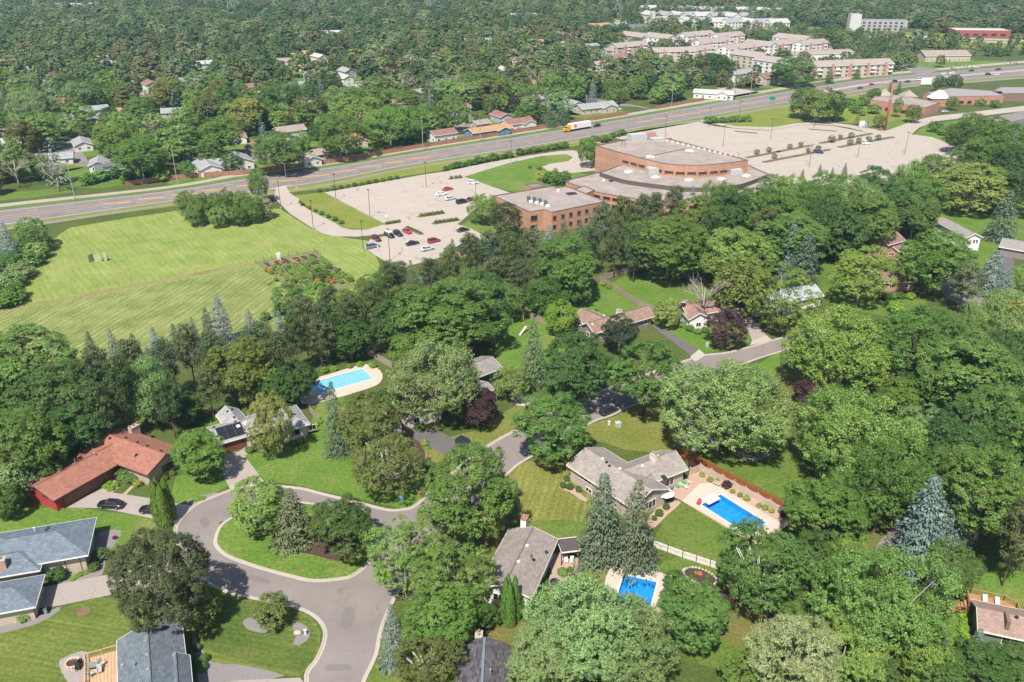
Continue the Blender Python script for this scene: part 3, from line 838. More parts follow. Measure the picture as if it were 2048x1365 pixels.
def limbs(ctr, rg, r0=0.020, fork=0.28, n=14, rt=0.003):
    mb = MB()
    mb.tube([(0, 0, -0.02), (0.004, 0.003, fork * 0.5), (0, 0.006, fork), (0.01, 0, 0.62)], [r0 * 1.5, r0, r0 * 0.85, r0 * 0.35], 7)
    for i in rg.choice(len(ctr), min(n, len(ctr)), replace=False):
        c = ctr[i]
        z = fork + (c[2] - fork) * rg.uniform(0.0, 0.35)
        mb.tube([(0, 0.004, z * 0.92), (c[0] * 0.4, c[1] * 0.4, z + (c[2] - z) * 0.35), (c[0] * 0.85, c[1] * 0.85, c[2] - 0.02)], [r0 * 0.6, r0 * 0.36, rt], 5)
    return mb.mesh(True)
def spruce(seed, whorls=26, per=17, nleaf=20, leaf=0.040, droop=0.20, slim=1.0, base=0.03, top_gap=0.0):
    rg = np.random.default_rng(seed)
    P, N, A, T = [], [], [], []
    for w in range(whorls):
        t = w / whorls
        z = base + (1 - base) * (t + rg.uniform(-0.01, 0.01))
        rad = 0.5 * (1 - t) ** 0.66 * rg.uniform(0.86, 1.08) + 0.012
        m = max(5, int(per * (1 - t * 0.7)))
        for k in range(m):
            az = 2 * math.pi * (k + rg.uniform(-0.35, 0.35)) / m + w * 0.7
            L = rad * rg.uniform(0.78, 1.12)
            n = max(5, int(nleaf * (0.35 + L / 0.5)))
            f = rg.uniform(0.18, 1.0, n) ** 0.8
            dirn = np.array([math.cos(az), math.sin(az), 0])
            sd = np.array([-math.sin(az), math.cos(az), 0])
            lat = rg.normal(0, 0.055, n) * (1.15 - f * 0.6)
            p = dirn * (f * L)[:, None] + sd * lat[:, None] * (0.5 + L)
            p[:, 2] = z - droop * L * f ** 1.4 + rg.normal(0, 0.006, n) + 0.05 * L * (f > 0.85)
            P.append(p)
            N.append(np.array([0, 0, 1.0]) + dirn * 0.45 + rnd_dirs(rg, n) * 0.5)
            A.append(dirn + sd * np.sign(lat)[:, None] * 0.6 + np.array([0, 0, -0.35]))
            T.append(0.48 + rg.normal(0, 0.15, n) + rg.normal(0, 0.08))
    P, N, A, T = map(np.concatenate, (P, N, A, T))
    P[:, :2] *= slim
    n = len(P)
    ln = leaf * rg.uniform(0.7, 1.4, n)
    return leaf_mesh(P, N, A, ln, ln * 0.5, T, 'crown')
def spruce_trunk():
    return MB().tube([(0, 0, -0.01), (0, 0, 0.4), (0, 0, 0.97)], [0.02, 0.013, 0.002], 6).mesh(True)
def column(seed, n=9000, leaf=0.05, spikes=1):
    """dense upright evergreen of one or several spires"""
    rg = np.random.default_rng(seed)
    P, N, A, T = [], [], [], []
    for s_ in range(spikes):
        off = np.array([0.0, 0.0, 0.0]) if spikes == 1 else np.array([math.cos(s_ * 2.4), math.sin(s_ * 2.4), 0]) * 0.24
        hh = rg.uniform(0.86, 1.0) if s_ else 1.0
        m = n // spikes
        t = rg.uniform(0, 1, m)
        az = rg.uniform(0, 2 * math.pi, m)
        prof = np.minimum(1.0, (1 - t) ** 0.55 * 1.25) * np.minimum(1, 0.72 + t * 1.6)
        lump = 1 + 0.09 * np.sin(az * 4 + t * 9) + rg.normal(0, 0.05, m)
        r = (0.5 if spikes == 1 else 0.30) * prof * lump
        d = np.stack([np.cos(az), np.sin(az), np.zeros(m)], 1)
        p = d * (r * rg.uniform(0.55, 1.0, m) ** 0.4)[:, None] + off
        p[:, 2] = t * hh
        P.append(p); N.append(d + np.array([0, 0, 0.35]) + rnd_dirs(rg, m) * 0.5)
        A.append(np.array([0, 0, 1.0]) + d * 0.35 + rnd_dirs(rg, m) * 0.3)
        T.append(0.5 + rg.normal(0, 0.17, m))
    P, N, A, T = map(np.concatenate, (P, N, A, T))
    ln = leaf * rg.uniform(0.8, 1.6, len(P))
    return leaf_mesh(P, N, A, ln, ln * 0.6, T, 'crown')
def pine(seed, tufts=34, per=170, leaf=0.04, z0=0.38):
    rg = np.random.default_rng(seed)
    ctr = []
    for i in range(tufts):
        z = z0 + (0.97 - z0) * (i + 0.5) / tufts
        t = (z - z0) / (1 - z0)
        r = 0.36 * (0.62 + 0.6 * t) * (1 - t ** 4) * rg.uniform(0.35, 1.0)
        az = i * 2.4 + rg.uniform(-0.4, 0.4)
        ctr.append((r * math.cos(az), r * math.sin(az), z))
    ctr = np.array(ctr)
    P, N, A, T = [], [], [], []
    for c in ctr:
        n = per
        q = rnd_dirs(rg, n) + np.array([0, 0, 0.35])
        q /= np.linalg.norm(q, axis=1, keepdims=True)
        s_ = rg.uniform(0.10, 0.17)
        p = c + q * (s_ * rg.uniform(0.3, 1.05, n))[:, None] * np.array([1, 1, 0.45])
        P.append(p); N.append(q + rnd_dirs(rg, n) * 0.8 + np.array([0, 0, 0.3])); A.append(q + np.array([0, 0, 0.5]) + rnd_dirs(rg, n) * 0.5)
        T.append(0.48 + rg.normal(0, 0.17, n) + rg.normal(0, 0.10))
    P, N, A, T = map(np.concatenate, (P, N, A, T))
    ln = leaf * rg.uniform(0.7, 1.4, len(P))
    mb = MB().tube([(0, 0, -0.02), (0.005, 0, 0.4), (0, 0.005, 0.95)], [0.018, 0.013, 0.003], 6)
    for c in ctr[::2]:
        mb.tube([(0, 0, c[2] - 0.06), tuple(c)], [0.006, 0.002], 4)
    for k in range(9):
        az, z = rg.uniform(0, 6.28), rg.uniform(0.15, 0.42)
        mb.tube([(0, 0, z), (0.17 * math.cos(az), 0.17 * math.sin(az), z + rg.uniform(-0.03, 0.02))], [0.004, 0.001], 4)
    return leaf_mesh(P, N, A, ln, ln * 0.38, T, 'crown'), mb.mesh(True)
def bare(seed, n1=9, n2=7, n3=6, r0=0.022, white=False):
    """leafless limbs: trunk, boughs, branches and twigs"""
    rg = np.random.default_rng(seed)
    mb = MB()
    tw = MB()
    mb.tube([(0, 0, -0.02), (0.01, 0, 0.2), (0, 0.01, 0.38), (0.02, 0, 0.75)], [r0 * 1.3, r0, r0 * 0.8, r0 * 0.25], 6)
    for i in range(n1):
        az = i * 2.4 + rg.uniform(-.3, .3)
        z = rg.uniform(0.22, 0.5)
        e = np.array([0.40 * math.cos(az), 0.40 * math.sin(az), z + rg.uniform(0.12, 0.48)]) * np.array([1, 1, 1.0])
        e[2] = min(e[2], 0.97)
        s0 = np.array([0, 0, z]); m = s0 + (e - s0) * 0.5 + np.array([0, 0, 0.05])
        mb.tube([s0, m, e], [r0 * 0.55, r0 * 0.33, r0 * 0.1], 5)
        for j in range(n2):
            t = rg.uniform(0.3, 1)
            b0 = s0 + (e - s0) * t + np.array([0, 0, 0.05 * (1 - abs(2 * t - 1))])
            dr = (e - s0) / np.linalg.norm(e - s0) + rnd_dirs(rg, 1)[0] * 0.9 + np.array([0, 0, 0.25])
            b1 = b0 + dr / np.linalg.norm(dr) * rg.uniform(0.08, 0.2)
            tw.tube([b0, (b0 + b1) / 2 + rnd_dirs(rg, 1)[0] * 0.01, b1], [r0 * 0.2, r0 * 0.13, r0 * 0.06], 4, False)
            for k in range(n3):
                c0 = b0 + (b1 - b0) * rg.uniform(0.3, 1)
                dr2 = dr / np.linalg.norm(dr) + rnd_dirs(rg, 1)[0] * 1.1
                tw.tube([c0, c0 + dr2 / np.linalg.norm(dr2) * rg.uniform(0.04, 0.1)], [r0 * 0.09, r0 * 0.045], 3, False)
    return mb.mesh(True), tw.mesh(True)
def far_broad(seed): return broad(seed, 24, 9, 14, 0.062, z0=-0.1, tuft=(0.05, 0.085), asp=0.8, lobe=(0.28, 0.46), rough=0.06, jit=0.2, up=0.3)[0]
rgm = np.random.default_rng(5)
KIND = {}            # kind -> list of (crown mesh, trunk mesh)
def reg(k, crown, trunk, cm, tm):
    if crown is not None and not crown.materials: crown.materials.append(cm)
    if trunk is not None and not trunk.materials: trunk.materials.append(tm)
    KIND.setdefault(k, []).append((crown, trunk))
for i in range(5):          # maple
    cr, ct = broad(10 + i, 62, 26, 28, 0.0170, tuft=(0.020, 0.040), flat=0.95, lobe=(0.17, 0.36), rough=0.22)
    reg('maple', cr, limbs(ct, rgm), M_LEAF, M_BARKG)
for i in range(5):          # silver maple: feathery upright tufts
    cr, ct = broad(20 + i, 66, 26, 26, 0.0205, tuft=(0.018, 0.032), flat=0.95, elong=1.3, asp=0.42, jit=0.6, up=0.35, lobe=(0.16, 0.34), rough=0.24)
    reg('silver', cr, limbs(ct, rgm), M_LEAF, M_BARKG)
for i in range(4):          # oak, honey locust: layered plates of foliage
    cr, ct = broad(30 + i, 60, 24, 31, 0.0165, z0=0.10, tuft=(0.022, 0.046), flat=0.8, up=0.75, asp=0.7, lobe=(0.16, 0.36), rough=0.24)
    reg('oak', cr, limbs(ct, rgm, 0.026), M_LEAF, M_BARK)
for i in range(3):          # sparse crown with limbs showing
    cr, ct = broad(40 + i, 46, 18, 32, 0.0175, z0=0.06, tuft=(0.022, 0.044), flat=0.9, lobe=(0.20, 0.34), rough=0.24, drop=0.1)
    reg('sparse', cr, limbs(ct, rgm, 0.018, n=22, rt=0.004), M_LEAF, M_BARKG)
for i in range(3):
    cr, ct = broad(50 + i, 54, 22, 28, 0.0168, tuft=(0.02, 0.04), flat=0.95, jit=0.8, up=0.3, lobe=(0.20, 0.36), rough=0.18)
    b_, t_ = None, limbs(ct, rgm, 0.014, n=20, rt=0.005)
    reg('birch', cr, t_, M_LEAF, M_BIRCH)
for i in range(3):
    cr, ct = broad(60 + i, 28, 10, 22, 0.040, z0=0.0, tuft=(0.05, 0.10), lobe=(0.28, 0.46), rough=0.1)
    reg('small', cr, limbs(ct, rgm, 0.03, fork=0.15, n=10), M_LEAF, M_BARK)
for i in range(3):
    reg('spruce', spruce(70 + i), spruce_trunk(), M_NEEDLE, M_BARK)
for i in range(3):
    cr, tr = pine(80 + i)
    reg('pine', cr, tr, M_NEEDLE, sol('bark_pine', (0.24, 0.15, 0.10), 0.9, sc=3))
reg('column', column(90), spruce_trunk(), M_NEEDLE, M_BARK)
reg('column3', column(91, 14000, 0.045, 4), spruce_trunk(), M_NEEDLE, M_BARK)
for i in range(3):
    b_, t_ = bare(95 + i)
    reg('bare', t_, b_, sol('twig_grey', (0.36, 0.30, 0.26), 0.9), sol('bark_dead', (0.36, 0.31, 0.27), 0.9, sc=3))
for i in range(6):
    cr, ct = broad(110 + i, 40, 11, 24, 0.035, z0=-0.04, tuft=(0.045, 0.08), lobe=(0.24, 0.42), rough=0.12, jit=0.3)
    reg('mid', cr, limbs(ct, rgm, 0.025, fork=0.2, n=8), M_LEAF, M_BARK)
for i in range(2):
    reg('midspruce', spruce(120 + i, 14, 9, 9, 0.085), spruce_trunk(), M_NEEDLE, M_BARK)
for i in range(3):          # shrubs: no trunk to be seen
    cr, ct = broad(130 + i, 18, 7, 16, 0.085, z0=-0.2, tuft=(0.1, 0.18), lobe=(0.36, 0.56), rough=0.08)
    reg('shrub', cr, limbs(ct, rgm, 0.03, fork=0.1, n=6), M_LEAF, M_BARK)
cr, ct = broad(140, 30, 12, 14, 0.06, z0=-0.25, tuft=(0.06, 0.09), lobe=(0.5, 0.6), rough=0.0, jit=0.3)
reg('ball', cr, limbs(ct, rgm, 0.03, fork=0.1, n=6), M_LEAF, M_BARK)
TREE_NAME = dict(maple='maple_tree', silver='silver_maple_tree', oak='oak_tree', sparse='broadleaf_tree', birch='birch_tree', small='small_tree',
                 spruce='spruce_tree', pine='pine_tree', column='arborvitae', column3='arborvitae', bare='bare_tree', mid='broadleaf_tree',
                 midspruce='spruce_tree', shrub='shrub', ball='clipped_shrub')
TREE_XY = []
tree_rng = random.Random(3)
def tree_at(X, Y, d, h, kind, col, label, group=None, z=0.0, name=None, cat=None):
    crown, trunk = tree_rng.choice(KIND[kind])
    e = empty(name or TREE_NAME[kind], (X, Y, z), tree_rng.uniform(0, 6.28), label, cat or ('shrub' if kind in ('shrub', 'ball') else 'tree'), group)
    a_ = tree_rng.uniform(-.09, .09) if kind in ('maple', 'silver', 'oak', 'sparse', 'birch', 'mid') else 0
    e.scale = (d * (1 + a_), d * (1 - a_), h)
    v, hr_, hb_ = tree_rng.uniform(0.86, 1.14), tree_rng.uniform(0.88, 1.14), tree_rng.uniform(0.8, 1.2)
    col = (col[0] * hr_, col[1], col[2] * hb_)
    put('crown' if kind != 'bare' else 'twigs', crown, None, e, color=tuple(c * v for c in col), kind='stuff' if kind == 'bare' else None)
    if trunk is not None: put('trunk' if kind not in ('shrub', 'ball') else 'stem', trunk, None, e)
    TREE_XY.append((X, Y, d * 0.5))
    return e
def tree_px(px, py, wpx, kind, col, label, hk=None, hpx=None, group=None, **k):
    """crown centre and width as surveyed in the photo"""
    h = 10.0
    for _ in range(8):
        zc = h * (0.5 if hpx else 0.58)
        X, Y = G(px, py, zc)
        s_ = scale_at(X, Y, zc)
        d = wpx / s_
        if hpx:
            depr = math.atan2(CAM_H - zc, Y)
            h = max(1.0, (hpx / s_ - d * 0.35 * math.sin(depr)) / math.cos(depr))
        else:
            h = min(19.0, d * (hk or 1.05))
    return tree_at(X, Y, d, h, kind, col, label, group, **k)
# crown colours
GRN, DGR, LGR, YGR = (0.112, 0.198, 0.036), (0.072, 0.135, 0.028), (0.168, 0.272, 0.050), (0.240, 0.285, 0.058)
OLV, BRZ, SIL, PAL = (0.125, 0.162, 0.038), (0.070, 0.085, 0.030), (0.182, 0.272, 0.086), (0.198, 0.278, 0.080)
PUR, BLU, SPG, PIN = (0.066, 0.034, 0.038), (0.180, 0.235, 0.205), (0.115, 0.155, 0.080), (0.105, 0.138, 0.050)
VDG, LIM, GRY, ARB = (0.034, 0.064, 0.026), (0.180, 0.310, 0.030), (0.36, 0.30, 0.26), (0.105, 0.190, 0.030)
# ------------------------------------------------------------ trees one can tell apart: crown centre x, y, width (photo px), kind, colour, label[, height px]
TREES = [
 (315,1155,215,'maple',BRZ,'large dark bronze maple on the corner lawn beside the cul-de-sac'),
 (397,1205,92,'small',OLV,'yellow-olive small maple tucked beside the large bronze maple'),
 (540,1217,78,'small',OLV,'small yellowish tree in a ring of stones on the striped corner lawn'),
 (398,905,105,'oak',GRN,'dark green tree standing in front of the red-roofed ranch house'),
 (543,852,88,'maple',YGR,'tall yellow-green tree in front of the grey house with solar panels',150),
 (515,1008,118,'maple',LGR,'light green tree at the west end of the cul-de-sac island'),
 (584,1030,112,'spruce',SPG,'rounded blue-green spruce in the middle of the cul-de-sac island',128),
 (684,1050,134,'oak',DGR,'dark green round tree at the east end of the cul-de-sac island'),
 (737,842,128,'maple',OLV,'olive maple with orange tinge beside the narrow spruce and birch'),
 (772,918,150,'birch',OLV,'olive birch with white dead limbs on the lawn above the island'),
 (668,835,66,'spruce',SPG,'tall narrow spruce on the lawn edge below the rounded swimming pool',160),
 (872,760,172,'silver',SIL,'pale silver maple with whitish crown over the brown-roofed house'),
 (955,812,84,'maple',PUR,'dark red maple beside the pale silver maple'),
 (1025,762,76,'sparse',LGR,'young light green tree beside the green garage'),
 (890,632,225,'maple',GRN,'very large green cottonwood above the pale silver maple'),
 (985,655,70,'maple',GRN,'green tree on the right flank of the very large cottonwood'),
 (1067,705,76,'spruce',SPG,'pale green spruce next to the backyard slide',140),
 (1150,734,156,'oak',DGR,'wide dark green locust in front of the long brown-roofed ranch house'),
 (1240,664,78,'maple',VDG,'blackish-green round maple against the long brown-roofed ranch house'),
 (1122,632,68,'maple',LIM,'bright lime-green round tree by the wooden fence corner'),
 (1290,746,160,'oak',GRN,'spreading green oak with trunk showing by the parked black car'),
 (1102,850,152,'oak',GRN,'round green tree overhanging the street opposite the dark driveway'),
 (1446,812,240,'silver',PAL,'huge pale yellow-green maple over the blue-grey house'),
 (937,985,205,'oak',GRN,'large dense green oak at the mouth of the cul-de-sac'),
 (808,1105,160,'sparse',LGR,'thin-crowned light green tree leaning over the cul-de-sac street'),
 (908,1158,172,'sparse',GRN,'half-dead tree with bare twigs next to the taupe-roofed house'),
 (885,1232,150,'maple',GRN,'green tree above the dark-shingled house at the bottom edge'),
 (850,1195,110,'bare',GRY,'bare grey tangle of branches between the street trees'),
 (880,1085,100,'bare',GRY,'dead leafless tree behind the half-dead street tree'),
 (785,1268,74,'spruce',BLU,'pale blue spruce beside the lower end of the street',135),
 (855,1322,130,'birch',OLV,'olive birch with white limbs next to the dark-shingled house'),
 (1022,1200,44,'column3',ARB,'cluster of bright green arborvitae at the taupe-roofed house gable',95),
 (325,1003,46,'column3',ARB,'pair of tall arborvitae beside the red house driveway',95),
 (1205,1030,124,'spruce',SPG,'left of the two tall spruces in front of the tan pool house',195),
 (1272,1045,118,'spruce',SPG,'right of the two tall spruces in front of the tan pool house',195),
 (1180,1255,225,'silver',SIL,'huge silver maple hiding the near swimming pool'),
 (1092,1318,150,'silver',SIL,'silver maple at the bottom edge right of the dark-shingled house'),
 (1262,1288,190,'silver',SIL,'silver maple at the bottom edge below the near swimming pool'),
 (1390,1225,140,'maple',GRN,'dark green maple right of the near swimming pool'),
 (1160,1158,64,'spruce',SPG,'small spruce between the patio and the near swimming pool',90),
 (1530,1130,196,'birch',GRN,'broad dark birch with white dead limbs below the long pool'),
 (1765,1200,250,'silver',LGR,'huge bright green maple filling the lower right'),
 (1690,1300,160,'silver',LGR,'bright green maple at the bottom edge below the huge one'),
 (1840,1290,140,'silver',LGR,'bright green maple beside the brown-roofed house with the deck'),
 (1590,1310,180,'silver',(0.25,0.32,0.17),'whitish silver maple at the bottom edge of the right half'),
 (1850,1045,146,'spruce',BLU,'tall blue spruce beside the shaded footpath',220),
 (1918,1020,84,'spruce',BLU,'smaller blue spruce behind the tall one by the footpath',150),
 (1655,1020,165,'oak',GRN,'tall green tree at the far end of the long pool'),
 (1905,1130,112,'birch',GRN,'birch with white dead branches above the elevated deck'),
 (1676,696,205,'silver',LGR,'wide light green maple at the end of the street'),
 (1712,872,255,'silver',LGR,'huge light green maple left of the dark oak grove'),
 (1770,960,190,'silver',GRN,'green maple below the huge light green one'),
 (1835,680,180,'oak',GRN,'dense green oak above the shaded clearing'),
 (1945,740,200,'oak',GRN,'broad green oak on the right side above the grove'),
 (2005,640,130,'silver',SIL,'grey-green willow-like tree at the right edge'),
 (2015,850,180,'maple',GRN,'green maple at the right edge halfway down'),
 (1925,880,160,'maple',DGR,'dark green maple inside the right-hand grove'),
 (1975,985,200,'oak',GRN,'wide green tree behind the tall blue spruce'),
 (2030,1090,120,'pine',PIN,'dark pine at the right edge above the deck',190),
 (1915,905,80,'bare',GRY,'leafless grey tree inside the right-hand grove'),
 (1615,778,60,'small',PUR,'purple-leaved small tree under the light green maples'),
 (1725,545,118,'maple',LGR,'light green tree on the lawn left of the brick house'),
 (1874,518,150,'oak',GRN,'large round locust in front of the white gabled house'),
 (1928,578,100,'pine',PIN,'crooked pine by the street on the right',110),
 (1985,543,80,'spruce',BLU,'blue spruce by the yellow flowers, the larger of two',100),
 (2012,570,54,'spruce',BLU,'blue spruce by the yellow flowers, the smaller of two',75),
 (1570,592,138,'sparse',LGR,'light green ash in front of the blue-grey roof'),
 (1410,592,105,'bare',GRY,'dead grey tree in front of the pinkish-roofed white house'),
 (1455,650,82,'small',PUR,'dark purple tree on the lawn before the pinkish-roofed house'),
 (1335,622,60,'small',YGR,'yellowish ornamental tree between the two ranch houses'),
 (1340,490,176,'maple',GRN,'big cottonwood with forked pale trunk on the fenced lawn'),
 (1472,508,140,'maple',LGR,'light green maple right of the forked cottonwood'),
 (1585,478,150,'oak',GRN,'green tree behind the narrow blue spruce'),
 (1580,502,44,'spruce',BLU,'narrow blue spruce above the light green ash',130),
 (1612,520,84,'spruce',SPG,'dull green spruce right of the narrow blue spruce',130),
 (1485,570,120,'small',OLV,'olive bushy tree behind the dead grey tree'),
 (1520,424,135,'maple',GRN,'green tree hiding the right end of the brick building'),
 (1618,422,165,'silver',GRN,'big green tree at the south edge of the empty car park'),
 (1712,418,140,'silver',SIL,'silvery green tree in the row south of the empty car park'),
 (1795,404,140,'maple',GRN,'green tree in the row south of the car park, third from the brick building'),
 (1945,372,135,'maple',PAL,'round yellow-green tree standing on the sunny lawn at right'),
 (1888,346,108,'maple',GRN,'green tree at the right corner of the empty car park'),
 (1975,310,110,'maple',GRN,'green tree above the round yellow-green tree'),
 (2022,330,90,'oak',DGR,'dark green tree at the right edge above the sunny lawn'),
 (1750,374,90,'oak',DGR,'dark green tree jutting into the empty car park'),
 (1655,380,80,'maple',GRN,'lower green tree near the car park edge'),
 (1460,430,110,'oak',DGR,'dark green tree before the curved brick wing'),
 (1400,440,110,'oak',GRN,'green tree in the grove below the curved brick wing'),
 (1832,425,90,'maple',GRN,'green tree behind the white gabled house'),
 (2010,430,80,'spruce',SPG,'spruce casting shade on the striped lawn at right',110),
 (1680,462,110,'oak',DGR,'dark tree behind the brick house'),
 (1800,420,90,'maple',DGR,'dark tree above the brick house chimney'),
 (1130,528,135,'oak',GRN,'dense dark green tree standing in the pine row'),
 (62,462,62,'maple',LGR,'light green tree by the highway at the left field corner'),
 (14,482,46,'spruce',BLU,'blue spruce at the left edge by the highway',80),
 (966,414,60,'maple',LGR,'bright green tree at the brick building entrance lawn'),
 (1012,434,70,'maple',BRZ,'bronze-green round tree at the brick building entrance lawn'),
 (1175,305,46,'maple',LGR,'light green tree at the west corner of the tall brick hall',64),
 (484,735,140,'oak',(0.13,0.155,0.03),'yellow-green oak behind the grey house with solar panels'),
 (300,790,112,'silver',SIL,'silvery tree behind the red-roofed house chimney',150),
 (590,760,90,'maple',DGR,'dark tree between the oak and the rounded pool'),
 (50,725,185,'oak',GRN,'tall dark oak at the left edge under the hay field'),
 (120,800,170,'maple',DGR,'dark broad tree left of the red-roofed house'),
 (40,885,160,'maple',GRN,'bushy tree at the left edge by the red-roofed house'),
 (150,850,120,'oak',DGR,'shaded tree behind the red garage'),
 (20,960,90,'small',SIL,'pale bushy tree left of the red garage'),
 (640,590,70,'small',LGR,'light bushy tree on the lower edge of the allotment garden'),
 (575,592,66,'small',GRN,'green bushy tree at the left corner of the allotment garden'),
 (690,615,84,'maple',GRN,'green tree below the allotment garden'),
 (700,672,90,'maple',DGR,'dark tree at the rounded pool fence'),
 (775,800,60,'small',DGR,'dark bush by the brown driveway end'),
 (1350,1160,50,'small',DGR,'dark shrubby tree at the white vinyl fence corner'),
 (525,412,44,'small',(0.24,0.26,0.17),'whitish bush at the end of the highway thicket'),
 (516,372,46,'maple',GRN,'tallest tree of the thicket beside the highway',75),
]
for r_ in TREES:
    tree_px(*r_[:6], hpx=r_[6] if len(r_) > 6 else None)
ORD = ['leftmost', 'second from the left', 'third from the left', 'fourth from the left', 'fifth from the left', 'sixth from the left', 'seventh from the left', 'eighth from the left', 'ninth from the left', 'tenth from the left', 'eleventh from the left', 'twelfth from the left', 'thirteenth from the left', 'fourteenth from the left', 'fifteenth from the left', 'sixteenth from the left', 'seventeenth from the left', 'eighteenth from the left', 'nineteenth from the left', 'twentieth from the left']
def which(i, n):
    if n == 1: return ''
    if n == 2: return (', the left one', ', the right one')[i]
    j = n - 1 - i
    if j < i and j < len(ORD): return ', ' + ORD[j].replace('from the left', 'from right').replace('left', 'right')
    return ', ' + ORD[i].replace('from the left', 'from left')
def row(items, kind, cols, label, group, hpx=None, jig=0):
    items = sorted(items)
    for i, it in enumerate(items):
        tree_px(it[0], it[1], it[2], kind if isinstance(kind, str) else kind[i % len(kind)], cols[i % len(cols)], label + which(i, len(items)), hpx=it[3] if len(it) > 3 else hpx, group=group)
row([(372,412,40,62),(398,415,44,66),(428,417,44,64),(455,412,46,70),(482,412,46,66),(505,420,40,60),(390,432,40,46),(440,434,44,46),(480,432,42,44)], 'maple', [GRN, LGR, GRN], 'green tree in the dense thicket between highway and hay field', 'thicket trees by the highway')
row([(180,692,40,70),(225,692,42,74),(270,702,44,80),(310,690,46,84),(350,682,44,80),(388,672,44,84),(415,655,46,90),(500,655,46,84),(532,660,44,84),(560,655,40,76),(582,640,40,70),(300,730,48,80),(450,700,50,80)], 'spruce', [SPG, BLU, SPG, SPG, BLU], 'spruce in the row along the lower edge of the hay field', 'spruces along the hay field')
tree_px(440, 640, 68, 'spruce', BLU, 'tallest blue spruce in the row along the hay field', hpx=112)
row([(200,775,100,170),(245,800,92,180),(200,840,90,150),(265,740,80,130),(330,745,90,140),(380,715,92,140),(430,735,84,140),(520,715,100,150),(560,735,90,150),(610,655,92,130),(650,665,84,140),(640,690,80,110),(700,650,80,130),(745,625,84,130),(760,660,70,100),(590,690,80,130),(660,620,70,100),(340,820,80,130),(420,790,80,120)], 'pine', [PIN, (0.095,0.13,0.05), (0.075,0.115,0.038)], 'pine in the dark belt between hay field and houses', 'pines of the belt south of the hay field')
row([(775,565,66,90),(800,560,56,80),(940,520,70,110),(980,515,76,110),(1020,520,76,120),(1060,510,70,110),(900,545,72,110),(1080,545,70,100),(990,560,76,100),(1040,565,70,100),(860,560,60,90),(1205,470,70,130),(1245,462,72,140),(1285,458,70,140),(1230,505,66,110),(1270,510,70,120),(1180,505,66,110),(1310,440,64,110),(1350,420,60,100),(1420,480,70,120),(1530,470,70,120),(1380,520,60,100)], 'pine', [PIN, (0.10,0.13,0.05), (0.082,0.118,0.042)], 'pine in the belt below the brick building and car park', 'pines of the belt below the brick building')
row([(822,545,34,56),(848,540,36,58),(872,545,36,60),(1072,478,40,60),(1098,474,42,60),(1128,468,42,62),(1160,468,44,66),(1185,455,36,60),(1215,440,34,60),(1255,430,30,56),(1345,400,28,50),(1385,395,26,50),(955,500,40,60),(905,505,36,60)], 'spruce', [SPG, BLU, BLU, SPG], 'young spruce in front of the brick building', 'young spruces before the brick building')
row([(1640,340,16,24),(1665,345,14,22),(1690,340,18,30),(1605,350,16,24)], 'spruce', [SPG], 'tiny spruce tip at the south edge of the empty car park', 'tiny spruces by the car park')
row([(1985,720,120),(1890,770,120),(2040,930,120),(1860,860,120),(2040,760,110),(1990,900,120),(2030,1010,120),(1870,990,110),(2045,560,60),(2040,700,90),(1640,1110,110),(1700,1130,110),(1610,1230,90)], ('silver', 'maple', 'silver', 'sparse'), [GRN, DGR, LGR, SIL, GRN], 'green broadleaf tree in the dense grove on the right', 'grove trees on the right')
row([(1950,680,100),(1880,940,110),(1850,760,90),(1800,790,80),(1980,800,110),(1960,1330,120),(2040,1330,100),(1880,1340,110),(1740,1345,110),(1490,1340,90),(960,1230,70)], 'oak', [DGR, GRN], 'shaded dark tree among the right-hand houses and lawns', 'dark trees of the lower right')
row([(1880,1325,70,110),(1950,1300,66,100)], 'spruce', [SPG, BLU], 'blue-green spruce near the brown-roofed house with the deck', 'spruces by the deck house')
row([(1550,440,120),(1650,450,120),(1740,440,110),(1580,385,80),(1700,385,80),(1822,368,90),(1946,315,70),(1850,400,90),(1990,370,80),(2030,280,70),(1990,275,70),(1920,270,60),(2040,380,90),(1480,402,70),(1545,375,60),(1650,420,110),(1440,400,80)], ('silver', 'maple', 'oak'), [GRN, DGR, SIL, GRN, LGR], 'green tree in the wooded strip below the empty car park', 'trees of the strip below the empty car park')
row([(860,640,110),(800,640,110),(960,590,110),(820,700,80),(1010,600,80),(740,580,70),(830,610,90),(1090,590,80),(1150,580,60)], 'maple', [GRN, DGR], 'green tree in the belt behind the cottonwood', 'belt trees behind the cottonwood')
row([(70,830,110),(-30,800,120),(-40,700,120),(90,920,90),(10,1000,70),(372,815,70),(560,780,80),(540,760,90),(330,800,60)], 'oak', [DGR, GRN], 'dark tree in the shaded belt behind the left-hand houses', 'shaded belt behind the left-hand houses')
row([(20,520,60),(40,540,54),(60,515,46),(75,500,40),(15,560,60),(10,595,66),(88,485,34),(30,580,40),(50,495,36)], 'shrub', [GRN, SIL, DGR], 'leafy bush in the hedge along the left edge of the hay field', 'hedge bushes left of the hay field', 40)
